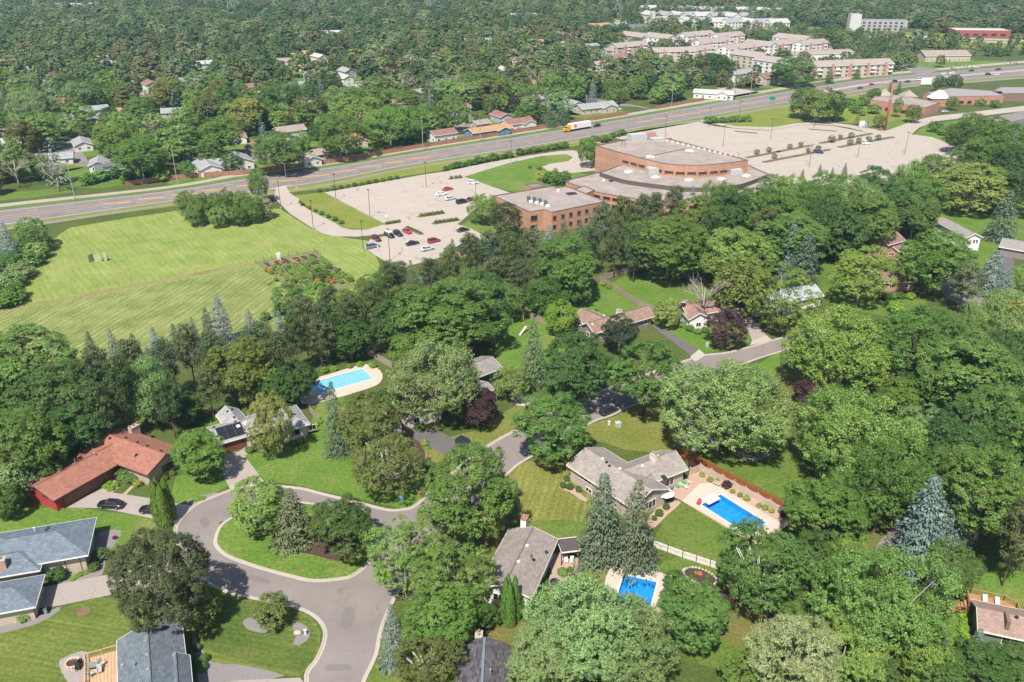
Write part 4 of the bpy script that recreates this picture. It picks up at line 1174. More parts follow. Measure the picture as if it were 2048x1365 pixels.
# ------------------------------------------------------------ house builder
class House:
    def __init__(s, name, label, wall, roof, trim=None, cat='house', group=None):
        s.wall, s.roof, s.trim = wall, roof, trim or M_WHITE
        s.root = None
        s.args = (name, label, cat, group)
        s.blocks = []
    def _root(s, x, y):
        if s.root is None:
            s.root = empty(s.args[0], (0, 0, 0), 0, s.args[1], s.args[2], s.args[3])
    def px(s, A, B, C_, ez, rise, kind='gable', over=0.55, base=0.0, ext=(0, 0), **k):
        p, u, n, w = rect_from(A, B, C_, ez)
        a, b = Vector(p[0]), Vector(p[1])
        if w < 0:
            n, w = -n, -w
        a = a - u * ext[0]
        b = b + u * ext[1]
        return s.rect(a, u, n, (b - a).length, w, ez, rise, kind, over, base, **k)
    def at(s, X, Y, L, W, ang, ez, rise, kind='gable', over=0.5, base=0.0, **k):
        u = Vector((math.cos(ang), math.sin(ang)))
        n = Vector((-u.y, u.x))
        return s.rect(Vector((X, Y)) - u * L / 2 - n * W / 2, u, n, L, W, ez, rise, kind, over, base, **k)
    def rect(s, a, u, n, L, W, ez, rise, kind, over, base, ridge='u', wins=True, roofmat=None, wallmat=None, winz=None, wstep=3.4, wsize=(1.3, 1.1)):
        if ridge == 'n':                       # ridge runs across AB: swap the axes
            a, u, n, L, W = a + u * L, n, -u, W, L
        P = lambda x, y, z: (a.x + u.x * x + n.x * y, a.y + u.y * x + n.y * y, z)
        s._root(a.x, a.y)
        t = 0.2
        sl = rise / (W / 2)
        q = math.hypot(1, sl)
        rm = MB()
        ins = 0.0 if kind == 'gable' else min(W / 2, L / 2 - 0.05)
        R0, R1 = (ins, W / 2, ez + rise), (L - ins, W / 2, ez + rise)
        def plane(pts, ax):
            uv = [((x if ax else y), (y if ax else x) * q) for x, y, z in pts]
            rm.face([P(*p_) for p_ in pts], uv)
            rm.face([P(x, y, z - t) for x, y, z in pts][::-1], uv[::-1])
        plane([(0, 0, ez), (L, 0, ez), R1, R0], True)
        plane([(L, W, ez), (0, W, ez), R0, R1], True)
        if kind != 'gable':
            plane([(L, 0, ez), (L, W, ez), R1], False)
            plane([(0, W, ez), (0, 0, ez), R0], False)
        rm.build('roof', roofmat or s.roof, s.root)
        # ridge cap
        rc = MB().tube([P(R0[0] + .05, R0[1], R0[2] + .02), P(R1[0] - .05, R1[1], R1[2] + .02)], 0.09, 5) if R1[0] - R0[0] > 0.6 else None
        if rc: rc.build('ridge_cap', roofmat or s.roof, s.root)
        # fascia boards round the edge
        fb = MB()
        def board(p, r, o):
            p, r, o = Vector(P(*p)), Vector(P(*r)), Vector((*(u * o[0] + n * o[1]), 0))
            lo = [p + Vector((0, 0, -t - .03)), r + Vector((0, 0, -t - .03)), r + o + Vector((0, 0, -t - .03)), p + o + Vector((0, 0, -t - .03))]
            fb.hexa(lo, [v + Vector((0, 0, t + .04)) for v in lo])
        board((0, 0, ez), (L, 0, ez), (0, -.05)); board((0, W, ez), (L, W, ez), (0, .05))
        if kind == 'gable':
            for x, o in ((0, -.05), (L, .05)):
                board((x, 0, ez), (x, W / 2, ez + rise), (o, 0)); board((x, W, ez), (x, W / 2, ez + rise), (o, 0))
        else:
            board((0, 0, ez), (0, W, ez), (-.05, 0)); board((L, 0, ez), (L, W, ez), (.05, 0))
        fb.build('fascia', s.trim, s.root)
        # walls
        o = over
        zt = ez + sl * o - t - 0.02
        wl = MB()
        c = [(o, o), (L - o, o), (L - o, W - o), (o, W - o)]
        if kind == 'gable':
            za = ez + rise - t - 0.02
            for i, j in ((0, 1), (2, 3)):
                wl.face([P(*c[i], base), P(*c[j], base), P(*c[j], zt), P(*c[i], zt)])
            for i, j in ((1, 2), (3, 0)):
                wl.face([P(*c[i], base), P(*c[j], base), P(*c[j], zt), P(c[i][0], W / 2, za), P(*c[i], zt)])
        else:
            zt = ez - t - 0.01 + sl * o * 0.98
            for i in range(4):
                j = (i + 1) % 4
                wl.face([P(*c[i], base), P(*c[j], base), P(*c[j], zt), P(*c[i], zt)])
        wl.build('wall', wallmat or s.wall, s.root)
        blk = dict(a=a, u=u, n=n, L=L, W=W, ez=ez, rise=rise, kind=kind, o=o, base=base, P=P, sl=sl, ins=ins)
        s.blocks.append(blk)
        blk['auto'] = (wins, winz, wstep, wsize)
        return blk
    def inside(s, x, y, skip):
        for b in s.blocks:
            if b is skip: continue
            d = Vector((x, y)) - b['a']
            if b['o'] < d.dot(b['u']) < b['L'] - b['o'] and b['o'] < d.dot(b['n']) < b['W'] - b['o']: return True
        return False
    def roof_z(s, x, y):
        z = 0
        for b in s.blocks:
            d = Vector((x, y)) - b['a']
            p, r = d.dot(b['u']), d.dot(b['n'])
            if 0 <= p <= b['L'] and 0 <= r <= b['W']:
                h = min(r, b['W'] - r) * b['sl']
                if b['kind'] != 'gable': h = min(h, min(p, b['L'] - p) * b['sl'])
                z = max(z, b['ez'] + h)
        return z
    def on_roof(s, px, py):
        z = s.blocks[0]['ez'] + 0.5
        for _ in range(12):
            x, y = G(px, py, z)
            zz = s.roof_z(x, y)
            if not zz: zz = s.blocks[0]['ez']
            z = z * 0.5 + zz * 0.5
        return Vector((x, y, z))
    def vents(s, pts, mat=None, kind='box'):
        for p in pts:
            q = s.on_roof(*p)
            m = MB()
            if kind == 'box': m.box((q.x, q.y, q.z + .12), (.42, .42, .3), 0.6)
            else: m.tube([(q.x, q.y, q.z - .1), (q.x, q.y, q.z + .7)], .09, 6); m.lathe((q.x, q.y, q.z + .66), [(.16, 0), (.16, .1), (.03, .2)], 8)
            m.build('roof_vent', mat or M_GALV, s.root)
    def chimney(s, px, py, w=1.1, d=0.9, h=1.5, mat=None, rz=None, flues=2, cap=None):
        q = s.on_roof(px, py)
        rz = math.atan2(s.blocks[0]['u'].y, s.blocks[0]['u'].x) if rz is None else rz
        c = MB().box((q.x, q.y, q.z + h / 2 - .8), (w, d, h + 1.6), rz).build('chimney', mat, s.root)
        MB().box((q.x, q.y, q.z + h + .06), (w + .14, d + .14, .12), rz).build('chimney_cap', cap or M_KERB, c)
        for k in range(flues):
            o = (k - (flues - 1) / 2) * w * .45
            MB().lathe((q.x + math.cos(rz) * o, q.y + math.sin(rz) * o, q.z + h + .1), [(.17, 0), (.15, .4), (.2, .42), (.2, .5)], 8).build('flue', M_RUST if k else M_GALV, c)
    def side(s, b, which):
        """start, direction, outward normal and length of a wall"""
        o, L, W = b['o'], b['L'], b['W']
        u, n = b['u'], b['n']
        g = lambda x, y: b['a'] + u * x + n * y
        return {'f': (g(o, o), u, -n, L - 2 * o), 'r': (g(L - o, o), n, u, W - 2 * o), 'b': (g(L - o, W - o), -u, n, L - 2 * o), 'l': (g(o, W - o), -n, -u, W - 2 * o)}[which]
    def window(s, b, which, t, z, w=1.3, h=1.1, lights=2, mat=None):
        p, d, nn, ln = s.side(b, which)
        c = p + d * t
        fr, pn = MB(), MB()
        rz = math.atan2(d.y, d.x)
        f = .08
        for zz, hh in ((z + h / 2, f), (z - h / 2, f)):
            fr.box((c.x + nn.x * .03, c.y + nn.y * .03, zz), (w + 2 * f, .1, hh), rz)
        for k in range(lights + 1):
            x = -w / 2 + w * k / lights
            fr.box((c.x + d.x * x + nn.x * .03, c.y + d.y * x + nn.y * .03, z), (f, .1, h + f * .9), rz)
        pn.box((c.x + nn.x * .012, c.y + nn.y * .012, z), (w - .02, .04, h - .02), rz)
        wo = fr.build('window', mat or s.trim, s.root)
        pn.build('pane', M_GLASS, wo)
    def door(s, b, which, t, w, h, mat, name='garage_door', rows=4):
        p, d, nn, ln = s.side(b, which)
        c = p + d * t
        rz = math.atan2(d.y, d.x)
        do = MB().box((c.x + nn.x * .02, c.y + nn.y * .02, b['base'] + h / 2), (w, .08, h), rz).build(name, mat, s.root)
        if rows:
            for k in range(rows):
                MB().box((c.x + nn.x * .05, c.y + nn.y * .05, b['base'] + h * (k + .5) / rows), (w - .1, .06, h / rows - .06), rz).build('door_panel', mat, do)
        fr = MB()
        for x in (-w / 2 - .06, w / 2 + .06):
            fr.box((c.x + d.x * x + nn.x * .03, c.y + d.y * x + nn.y * .03, b['base'] + h / 2), (.12, .1, h), rz)
        fr.box((c.x + nn.x * .03, c.y + nn.y * .03, b['base'] + h + .07), (w + .24, .1, .14), rz)
        fr.build('door_frame', s.trim, s.root)
        b.setdefault('taken', []).append((which, t, w))
    def finish(s):
        for b in s.blocks:
            wins, winz, step, (ww, wh) = b['auto']
            if not wins: continue
            hts = winz or [b['base'] + 1.55]
            for which in 'frbl':
                p, d, nn, ln = s.side(b, which)
                if nn.y > 0.25 or ln < 2: continue
                k = max(1, int(ln / step))
                for i in range(k):
                    t = ln * (i + .5) / k
                    c = p + d * t + nn * .15
                    if s.inside(c.x, c.y, b): continue
                    if any(w_ == which and abs(t - t0) < (wd + ww) / 2 + .3 for w_, t0, wd in b.get('taken', [])): continue
                    for z in hts: s.window(b, which, t, z, ww, wh)
        return s.root
def siding(name, c): return sol(name, c, 0.7, tuple(x * .86 for x in c), 0.8)
# A: red-roofed ranch house at the left
h = House('ranch_house', 'low ranch house with rust-red shingle roof, red siding and stone front', siding('siding_red', (0.36, 0.045, 0.040)), shingle('shingle_rust', (0.335, 0.150, 0.105), .25), sol('trim_brown', (0.10, 0.07, 0.055), 0.6))
stone = brick('stone_tan', (0.40, 0.32, 0.25), w=.7, h=.3)
b1 = h.px((106, 1003), (240, 927), (38, 971), 3.0, 1.45, 'gable', .75, ext=(0, 5), wins=False)
b2 = h.px((165, 903), (294, 951), (357, 894), 3.2, 1.9, 'gable', .8, wallmat=stone, wins=False)
h.door(b1, 'f', 6.3, 9.5, 2.25, sol('garage_brown', (0.20, 0.095, 0.06), .6), rows=4)
h.window(b1, 'l', 2.2, 2.2, 1.3, .45, 2); h.window(b1, 'l', 5.6, 2.2, 1.3, .45, 2)
h.window(b2, 'r', 5.0, 1.7, 3.4, 1.35, 3); h.window(b2, 'f', 9.0, 1.7, 1.6, 1.2); h.window(b1, 'f', 14.5, 1.6, 1.5, 1.2)
h.chimney(270, 866, 2.0, 1.0, 1.5, stone, flues=3)
h.vents([(220, 878), (229, 869), (252, 877), (275, 886), (295, 893), (322, 903), (273, 911)], M_DARK); h.vents([(190, 912), (268, 916), (150, 925)], M_GALV, 'pipe')
h.finish()
# B: grey house with solar panels
h = House('grey_roofed_house', 'grey-roofed low house with black solar panels and brown garage door', siding('siding_white', (0.66, 0.62, 0.56)), shingle('shingle_grey', (0.345, 0.335, 0.335), .3))
b1 = h.px((434, 890), (530, 862), (406, 857.6), 2.8, 1.5, 'gable', .6, ext=(0, 4), wins=False)
b2 = h.px((621, 848), (592, 810), (552, 856), 3.0, 1.7, 'hip', .6, wins=False)
b3 = h.px((431, 831), (458, 862), (478, 820), 2.9, 1.6, 'gable', .5, wins=False)
h.door(b1, 'f', 2.9, 5.0, 2.15, sol('garage_red_brown', (0.19, 0.07, 0.045), .6))
h.window(b1, 'f', 8.2, 1.4, 2.6, 1.4, 3, sol('trim_grey', (.3, .3, .3)))
h.window(b2, 'l', 2.6, 1.6, 2.4, 1.5, 2); h.window(b2, 'l', 6.5, 1.6, 1.6, 1.3, 2)
h.window(b3, 'l', 2.5, 1.6, 1.2, 1.0, 2)
pv = MB()
solar = []
c0 = Vector(b1['P'](1.2, 0, 0)); uu, nn_ = b1['u'], b1['n']
for i in range(3):
    for j in range(2):
        x0, x1 = 0.9 + i * 1.72, 0.9 + i * 1.72 + 1.66
        y0, y1 = 0.55 + j * 1.62, 0.55 + j * 1.62 + 1.56
        lo = [Vector(b1['P'](x, y, b1['ez'] + y * b1['sl'] + .07)) for x, y in ((x0, y0), (x1, y0), (x1, y1), (x0, y1))]
        MB().hexa(lo, [v + Vector((0, 0, .05)) for v in lo]).build('solar_panel', sol('solar_cell', (0.018, 0.02, 0.028), 0.25, spec=.6), h.root)
for p in ((476, 853), (492, 849)):
    q = h.on_roof(*p); MB().box((q.x, q.y, q.z + .12), (.7, 1.2, .2), math.atan2(uu.y, uu.x)).build('skylight', M_WHITE, h.root)
h.vents([(455, 824), (464, 820), (469, 836), (471, 845), (428, 856), (584, 812), (588, 830)], M_DARK); h.vents([(500, 838), (499, 860)], M_GALV, 'pipe')
h.finish()
# C: slate-blue split-level at the left edge
h = House('split_level_house', 'split-level house with slate-blue hip roofs and tan panel walls at left edge', siding('siding_tan', (0.46, 0.38, 0.30)), shingle('shingle_slate', (0.165, 0.20, 0.235), .3))
b1 = h.px((-70, 1153.5), (176, 1110.6), (187, 1036), 3.5, 2.2, 'hip', .8, wins=False)
b2 = h.px((-70, 1166), (80, 1141), (40, 1095), 3.2, 1.7, 'hip', .8, wins=False)
b3 = h.px((-60, 1238), (71, 1214), (86, 1150), 2.9, 1.6, 'hip', .7, wins=False)
L1 = b1['L'] - 2 * b1['o']
for t_, z_, w_, h_ in ((L1 - 1.9, 2.75, 1.5, .55), (L1 - 5.2, 2.75, 1.7, .55), (L1 - 4.0, .75, 1.7, .9), (L1 - 7.6, 2.75, 1.7, .55)): h.window(b1, 'f', t_, z_, w_, h_)
for t_ in (L1 - 3.0, L1 - 6.4, L1 - .8):
    p, d, nn, ln = h.side(b1, 'f'); c = p + d * t_
    MB().box((c.x + nn.x * .03, c.y + nn.y * .03, 1.75), (.1, .07, 3.4), math.atan2(d.y, d.x)).build('wall_batten', sol('trim_brown', (0, 0, 0)), h.root)
h.door(b3, 'r', 3.6, 5.0, 2.15, sol('garage_tan', (.42, .33, .25), .6))
h.chimney(4, 1134, 1.5, 1.1, 1.4, brick('brick_orange', (0.42, 0.24, 0.16)), flues=1)
h.vents([(97, 1058), (93, 1062)], M_DARK); h.vents([(70, 1063)], M_WHITE, 'pipe')
h.finish()
# D: slate gable at the bottom edge, with cedar deck
h = House('gabled_house', 'gabled house with dark slate-grey shingles and satellite dish at bottom edge', siding('siding_pale', (0.58, 0.55, 0.50)), shingle('shingle_slate_dark', (0.150, 0.175, 0.195), .35))
b1 = h.px((237, 1440), (233.4, 1281.5), (364, 1245), 4.0, 1.9, 'gable', .5, wins=False)
b2 = h.px((388, 1400), (380, 1310.5), (330, 1330), 3.95, 1.2, 'gable', .4, wins=False)
h.vents([(289, 1260), (291, 1284), (294, 1312), (296, 1341), (245, 1333)], M_GALV); h.vents([(270, 1333)], sol('vent_blue', (.2, .3, .36)), 'pipe')
q = h.on_roof(320, 1262)
dish = MB(); dish.lathe((0, 0, 0), [(.02, 0), (.3, .05), (.48, .16), (.5, .17)], 12)
me = dish.mesh(True); d_ = put('satellite_dish', me, sol('dish_white', (.8, .8, .8), .4), h.root); d_.location = (q.x, q.y + .1, q.z + .95); d_.rotation_euler = (R(50), 0, R(20))
MB().tube([(q.x, q.y, q.z - .1), (q.x, q.y + .1, q.z + .9)], .04, 6).build('dish_mast', M_GALV, h.root)
for t_ in (2.5, 6, 9.5): h.window(b1, 'b', t_, 2.6, 1.4, 1.2)
h.finish()
# E: dark-shingled house at the bottom edge
h = House('dark_shingled_house', 'house with dark mottled shingle roof and ridge vent at bottom edge', siding('siding_brown', (0.25, 0.18, 0.14)), shingle('shingle_charcoal', (0.115, 0.105, 0.115), .7, .36), sol('trim_brown', (0, 0, 0)))
b1 = h.px((905, 1420), (917, 1290), (1022, 1292), 3.1, 1.6, 'gable', .5, wins=False)
r0, r1 = b1['P'](0.3, b1['W'] / 2, b1['ez'] + b1['rise'] + .1), b1['P'](b1['L'] - .3, b1['W'] / 2, b1['ez'] + b1['rise'] + .1)
MB().box(((r0[0] + r1[0]) / 2, (r0[1] + r1[1]) / 2, r0[2]), (b1['L'] - .6, .35, .12), math.atan2(b1['u'].y, b1['u'].x)).build('ridge_vent', sol('vent_slate', (.16, .2, .24)), h.root)
h.chimney(958, 1283, 1.3, 1.0, 1.3, brick('brick_pink', (0.52, 0.38, 0.30)), flues=2)
h.vents([(981, 1347)], sol('vent_blue', (0, 0, 0)), 'pipe')
h.finish()
# F: taupe gable with white chimney
h = House('taupe_roofed_house', 'house with plain taupe gable roof, white chimney and white gable wall', siding('siding_offwhite', (0.66, 0.64, 0.60)), shingle('shingle_taupe', (0.285, 0.245, 0.220), .25))
b1 = h.px((1064, 1198), (1116.8, 1078.6), (1018, 1056.6), 3.6, 1.5, 'gable', .7, wins=False)
h.window(b1, 'l', b1['W'] - 4.4, 1.7, 2.4, 1.7, 2); h.window(b1, 'l', 2.4, 1.7, 1.6, 1.3)
for t_ in (3, 7, 11): h.window(b1, 'f', t_, 1.7, 1.9, 1.5)
h.chimney(1049, 1052, 1.5, 1.0, 1.7, M_WHITE, cap=brick('brick_cap', (.3, .14, .1)), flues=1)
h.vents([(1054, 1093), (1037, 1125), (1069, 1060)], M_WHITE); h.vents([(1062, 1116)], sol('flue_red', (.28, .1, .07)), 'pipe'); h.vents([(1067, 1121), (1093, 1106)], M_DARK)
h.finish()
# G: tan house with the long pool
h = House('tan_pool_house', 'tan house with crossing taupe gable roofs beside the long blue pool', siding('siding_beige', (0.45, 0.375, 0.305)), shingle('shingle_taupe_light', (0.325, 0.285, 0.255), .22, stain=.45))
b1 = h.px((1132.7, 930), (1265, 1018), (1203.8, 894), 3.6, 2.0, 'gable', .6, wins=False)
b2 = h.px((1262, 983), (1376.7, 938.9), (1315, 903.7), 3.4, 2.1, 'gable', .6, wins=False)
b3 = h.px((1290, 985), (1318, 962), (1270, 965), 3.3, 1.0, 'gable', .4, wins=False)
h.window(b1, 'f', 4.3, 2.6, 3.2, .9, 3); h.window(b1, 'f', 5.2, .7, 1.5, .9); h.window(b1, 'f', 10, 2.6, 2.2, .9)
h.window(b1, 'r', b1['W'] / 2 - .6, 1.75, 3.6, 1.7, 4)
h.window(b2, 'f', b2['L'] - 4.5, 1.6, 1.8, 1.6, 2); h.window(b2, 'f', b2['L'] - 8.5, 1.6, 1.8, 1.8, 3)
q = h.on_roof(1328, 956); MB().box((q.x, q.y, q.z + .1), (.8, 1.2, .2), .35).build('skylight', M_DARK, h.root)
h.chimney(1308, 921, 1.5, 1.0, 1.2, brick('brick_cream', (0.62, 0.56, 0.48)), flues=2)
h.vents([(1176, 903), (1205, 919), (1240, 939), (1285, 933)], M_WHITE); h.vents([(1213, 926), (1219, 933)], M_DARK)
h.finish()
# H: blue-grey house under the pale maple
h = House('blue_grey_house', 'blue-grey house with white corner trim half hidden under the huge pale maple', siding('siding_bluegrey', (0.21, 0.23, 0.26)), shingle('shingle_umber', (0.13, 0.10, 0.085), .3))
b1 = h.px((1388, 868), (1502, 846), (1350, 822), 4.2, 2.2, 'gable', .4, wins=False)
b2 = h.px((1348, 857), (1384, 866), (1362, 836), 4.0, 1.6, 'gable', .4, wins=False)
b3 = h.px((1484, 862), (1508, 852), (1470, 838), 4.0, 1.8, 'gable', .3, ridge='n', wins=False)
for t_ in (2.2, 5.4, 9.5): h.window(b1, 'f', t_, 2.9, 1.3, 1.2); h.window(b1, 'f', t_, 1.0, 1.6, 1.3)
h.window(b3, 'r', 1.6, 2.6, 1.5, 1.7, 1)
p, d, nn, ln = h.side(b1, 'f')
for c in (p, p + d * ln): MB().box((c.x + nn.x * .03, c.y + nn.y * .03, 2.0), (.2, .2, 4.0), math.atan2(d.y, d.x)).build('corner_board', M_WHITE, h.root)
h.finish()
# I: brown-roofed house with carport under the silver maple, green garage
h = House('brown_roofed_house', 'low brown-roofed house with white fascia under the pale silver maple', siding('siding_cream', (0.58, 0.52, 0.44)), shingle('shingle_brown', (0.23, 0.14, 0.105), .3))
b1 = h.px((813, 838), (772, 793), (868, 796), 2.9, 1.0, 'gable', .5)
b2 = h.px((806, 846), (782, 818), (790, 850), 2.5, .5, 'gable', .3, wins=False)
h.finish()
h = House('green_garage_house', 'house with taupe roof and dark green walls beside the dark red maple', siding('siding_darkgreen', (0.035, 0.085, 0.075)), shingle('shingle_taupe_grey', (0.27, 0.245, 0.225), .25))
b1 = h.px((972, 749), (1006, 736), (955, 716), 3.2, 1.5, 'gable', .7, ext=(5, 0))
b2 = h.px((962, 790), (990, 778), (950, 765), 2.7, .7, 'gable', .4)
h.finish()
# J: long brown-roofed ranch
h = House('long_ranch_house', 'long ranch house with pinkish-brown roof below the fenced striped lawn', siding('siding_greybrown', (0.23, 0.20, 0.19)), shingle('shingle_rosebrown', (0.29, 0.19, 0.155), .25))
b1 = h.px((1188, 668), (1309.5, 633), (1293.7, 613), 3.0, 1.9, 'gable', .6)
b2 = h.px((1158, 643), (1197, 661), (1181, 620), 3.0, 1.7, 'gable', .6, ext=(3, 3))
h.chimney(1238, 628, 1.3, .9, 1.2, brick('brick_cream', (0, 0, 0)), flues=2)
h.vents([(1208, 632), (1185, 650), (1225, 640)], M_WHITE); h.vents([(1193, 621)], M_DARK)
h.finish()
# K: white house with pinkish roof
h = House('white_pink_roofed_house', 'white house with pinkish-brown roof behind the purple tree', siding('siding_white2', (0.72, 0.70, 0.66)), shingle('shingle_pink', (0.32, 0.20, 0.165), .22))
b1 = h.px((1375, 633), (1494, 614.4), (1483.5, 593), 3.4, 1.8, 'gable', .6)
b2 = h.px((1352, 612), (1378, 640), (1385, 600), 3.4, 1.7, 'gable', .5)
h.door(b1, 'f', b1['L'] - 4.0, 4.6, 2.1, sol('garage_cream', (.5, .42, .32), .6))
h.chimney(1366, 612, 1.0, .8, 1.0, M_DARK, flues=1)
h.finish()
# L: blue-grey roof behind the ash
h = House('pale_blue_roofed_house', 'house with pale blue-grey roof behind the light green ash', siding('siding_white2', (0, 0, 0)), shingle('shingle_paleblue', (0.40, 0.42, 0.44), .15))
b1 = h.px((1512, 616), (1649, 592), (1620, 569), 3.2, 2.0, 'gable', .6)
b2 = h.px((1560, 622), (1600, 612), (1560, 590), 3.2, 1.7, 'gable', .5, ridge='n')
h.finish()
# M: brick house, white house and neighbour garage on the right
h = House('brick_house', 'brick house with rose-brown roofs and brick chimney behind the large locust', brick('brick_salmon', (0.42, 0.22, 0.145)), shingle('shingle_rosebrown2', (0.27, 0.16, 0.135), .25))
b1 = h.px((1777, 491), (1812, 481), (1782, 466), 5.2, 2.0, 'gable', .5)
b2 = h.px((1800, 505), (1822, 497), (1795, 487), 3.0, 1.2, 'gable', .4)
b3 = h.px((1768, 566), (1836, 563.5), (1788, 542.5), 3.0, 1.7, 'gable', .6, wstep=4)
h.chimney(1785, 461, 1.2, .9, 1.6, brick('brick_salmon', (0, 0, 0)), flues=1)
h.finish()
h = House('white_gabled_house', 'white gabled two-storey house with taupe roof on the striped lawn', siding('siding_white3', (0.76, 0.75, 0.74)), shingle('shingle_taupe2', (0.30, 0.27, 0.255), .2))
b1 = h.px((1967, 475), (1902, 441), (1924, 472), 4.8, 1.4, 'gable', .5, wins=False)
h.window(b1, 'l', 3.0, 3.3, .7, 1.3, 1); h.window(b1, 'l', 4.0, 3.3, .7, 1.3, 1)
h.chimney(1866, 445, 1.2, .9, 1.6, M_WHITE, flues=1) if h.roof_z(*G(1866, 445, 5)) else None
h.finish()
h = House('taupe_garage', 'taupe-roofed garage at the right edge by the dark driveway', siding('siding_greybrown', (0, 0, 0)), shingle('shingle_taupe2', (0, 0, 0)), cat='garage')
b1 = h.px((1998, 494), (2060, 505), (2020, 478), 3.0, 1.5, 'gable', .5, wins=False)
h.finish()
# N: brown roof with elevated deck, bottom right
h = House('deck_house', 'house with rosy-brown roof and elevated wooden deck at lower right', siding('siding_dullgreen', (0.16, 0.19, 0.13)), shingle('shingle_rosy', (0.33, 0.23, 0.19), .22))
b1 = h.px((1955.4, 1261), (2110, 1294), (1941.5, 1199), 4.0, 1.5, 'gable', .6, wins=False)
h.window(b1, 'f', 4, 2.7, 2.2, 1.2, 2); h.window(b1, 'f', 9, 2.7, 2.2, 1.2, 2)
q = h.on_roof(2012, 1246); MB().box((q.x, q.y, q.z + .5), (.5, 2.2, 1.4), math.atan2(b1['n'].y, b1['n'].x) - math.pi / 2).build('chimney', sol('chimney_brown', (.2, .13, .1)), h.root)
h.vents([(2033, 1236)], M_DARK)
h.finish()
DECK_HOUSE = b1
# ------------------------------------------------------------ the big brick building
BR = brick('brick_church', (0.44, 0.232, 0.150), (0.5, 0.4, 0.33), 1.2, .4)
GRAVEL = sol('gravel_roof', (0.325, 0.275, 0.242), 0.95, (0.235, 0.20, 0.178), 0.22, bump=.2)
CAPM = sol('parapet_cap', (0.13, 0.11, 0.10), 0.6)
DKBAND = sol('dark_fascia', (0.12, 0.095, 0.085), 0.8)
church = empty('brick_hall', (0, 0, 0), 0, 'large brick hall of curved flat-roofed tiers between the two car parks', 'building')
def flat_block(poly, z, par=0.45, wallmat=BR, capmat=CAPM, roofmat=GRAVEL, root=None, base=0.0, name='wing'):
    root = root or church
    n = len(poly)
    ar = sum(poly[i][0] * poly[(i + 1) % n][1] - poly[(i + 1) % n][0] * poly[i][1] for i in range(n))
    if ar < 0: poly = poly[::-1]
    w = MB()
    inner = offset_line(poly, 0.35, True)
    for i in range(n):
        j = (i + 1) % n
        a, b, c, d = poly[i], poly[j], inner[j], inner[i]
        w.face([(*a, base), (*b, base), (*b, z + par), (*a, z + par)])
        w.face([(*d, z - .05), (*d, z + par), (*c, z + par), (*c, z - .05)])
    wo = w.build('wall', wallmat, root)
    cp = MB()
    o1, o2 = offset_line(poly, -0.06, True), offset_line(poly, 0.41, True)
    for i in range(n):
        j = (i + 1) % n
        cp.hexa([(*o1[i], z + par), (*o1[j], z + par), (*o2[j], z + par), (*o2[i], z + par)], [(*o1[i], z + par + .12), (*o1[j], z + par + .12), (*o2[j], z + par + .12), (*o2[i], z + par + .12)])
    cp.build('parapet_cap', capmat, wo)
    sh = sheet('roof', offset_line(poly, 0.3, True), z, roofmat, root, kind=None)
    return poly, wo, sh
def wall_windows(line, z, w, h, step, wo, skip=0, proud=.05, t0=1.5):
    """dark windows with reveals spaced along a plan line (left-hand normal points in)"""
    pts, ln = arc_resample(line, 200)
    t = t0
    while t < ln - w:
        k = t / ln * 199
        a, b = pts[int(k)], pts[min(199, int(k) + 2)]
        d = (b - a).normalized(); nn = Vector((d.y, -d.x))
        c = a.lerp(b, .5)
        fr = MB()
        rz = math.atan2(d.y, d.x)
        for zz in (z + h / 2 + .08, z - h / 2 - .08): fr.box((c.x + nn.x * .02, c.y + nn.y * .02, zz), (w + .3, .3, .16), rz)
        for x in (-w / 2 - .08, w / 2 + .08): fr.box((c.x + d.x * x + nn.x * .02, c.y + d.y * x + nn.y * .02, z), (.16, .3, h), rz)
        f = fr.build('window', sol('brick_reveal', (.30, .16, .11)), wo)
        MB().box((c.x + nn.x * .02, c.y + nn.y * .02, z), (w, .1, h), rz).build('pane', M_GLASS, f)
        t += step
ZT, Z1, Z2, ZL = 12.0, 7.2, 6.0, 7.5
front = [(1191.4, 291), (1206.4, 296), (1230, 303), (1268, 313), (1320.6, 326), (1350, 330), (1373.4, 331), (1400, 331), (1426, 329.4), (1460, 326), (1496.4, 320.7)]
fr_w = smooth_line(poly_px(front, ZT), 4)
top_poly = fr_w + poly_px([(1440, 305), (1380, 289), (1346, 280), (1312, 272), (1264, 276.7)], ZT)
_, w_top, r_top = flat_block(top_poly, ZT - .5, .5)
wall_windows(fr_w[10:], Z1 + 1.6, 3.4, .8, 4.6, w_top)
ring1_front = smooth_line(poly_px([(1199, 346), (1228, 355), (1255.6, 362), (1320.6, 371), (1382, 376.5), (1443.7, 374), (1487.6, 368), (1538, 349)], Z1), 4)
ring1 = ring1_front + poly_px([(1519, 341), (1500, 332), (1400, 318), (1300, 318), (1238, 331)], Z1)
flat_block(ring1, Z1 - .15, .15, DKBAND, CAPM)
ring2_front = smooth_line(poly_px([(1131.6, 364), (1160, 374.5), (1186, 383), (1232.7, 392), (1285.5, 400.5), (1338, 405), (1390, 406), (1450, 402), (1500, 392), (1545, 372)], Z2), 4)
ring2 = ring2_front + poly_px([(1536, 352), (1400, 350), (1260, 345), (1199, 344), (1140, 359)], Z2)
_, w_r2, r_r2 = flat_block(ring2, Z2 - .35, .35)
wall_windows(ring2_front[6:], 4.4, 3.0, 1.0, 4.2, w_r2)
wall_windows(ring2_front[6:], 1.5, 3.0, 1.5, 4.2, w_r2)
lb = poly_px([(987.5, 391.9), (1057.8, 424.4), (1087.7, 420), (1103.5, 425.3), (1210.7, 403.3), (1147.4, 377.8), (1129.9, 372.5), (1112.3, 376), (1103.5, 372.5)], ZL)
_, w_l, r_l = flat_block(lb, ZL - .3, .3)
wall_windows([lb[3], lb[4]], 5.3, 1.3, 1.3, 3.6, w_l, t0=1.2)
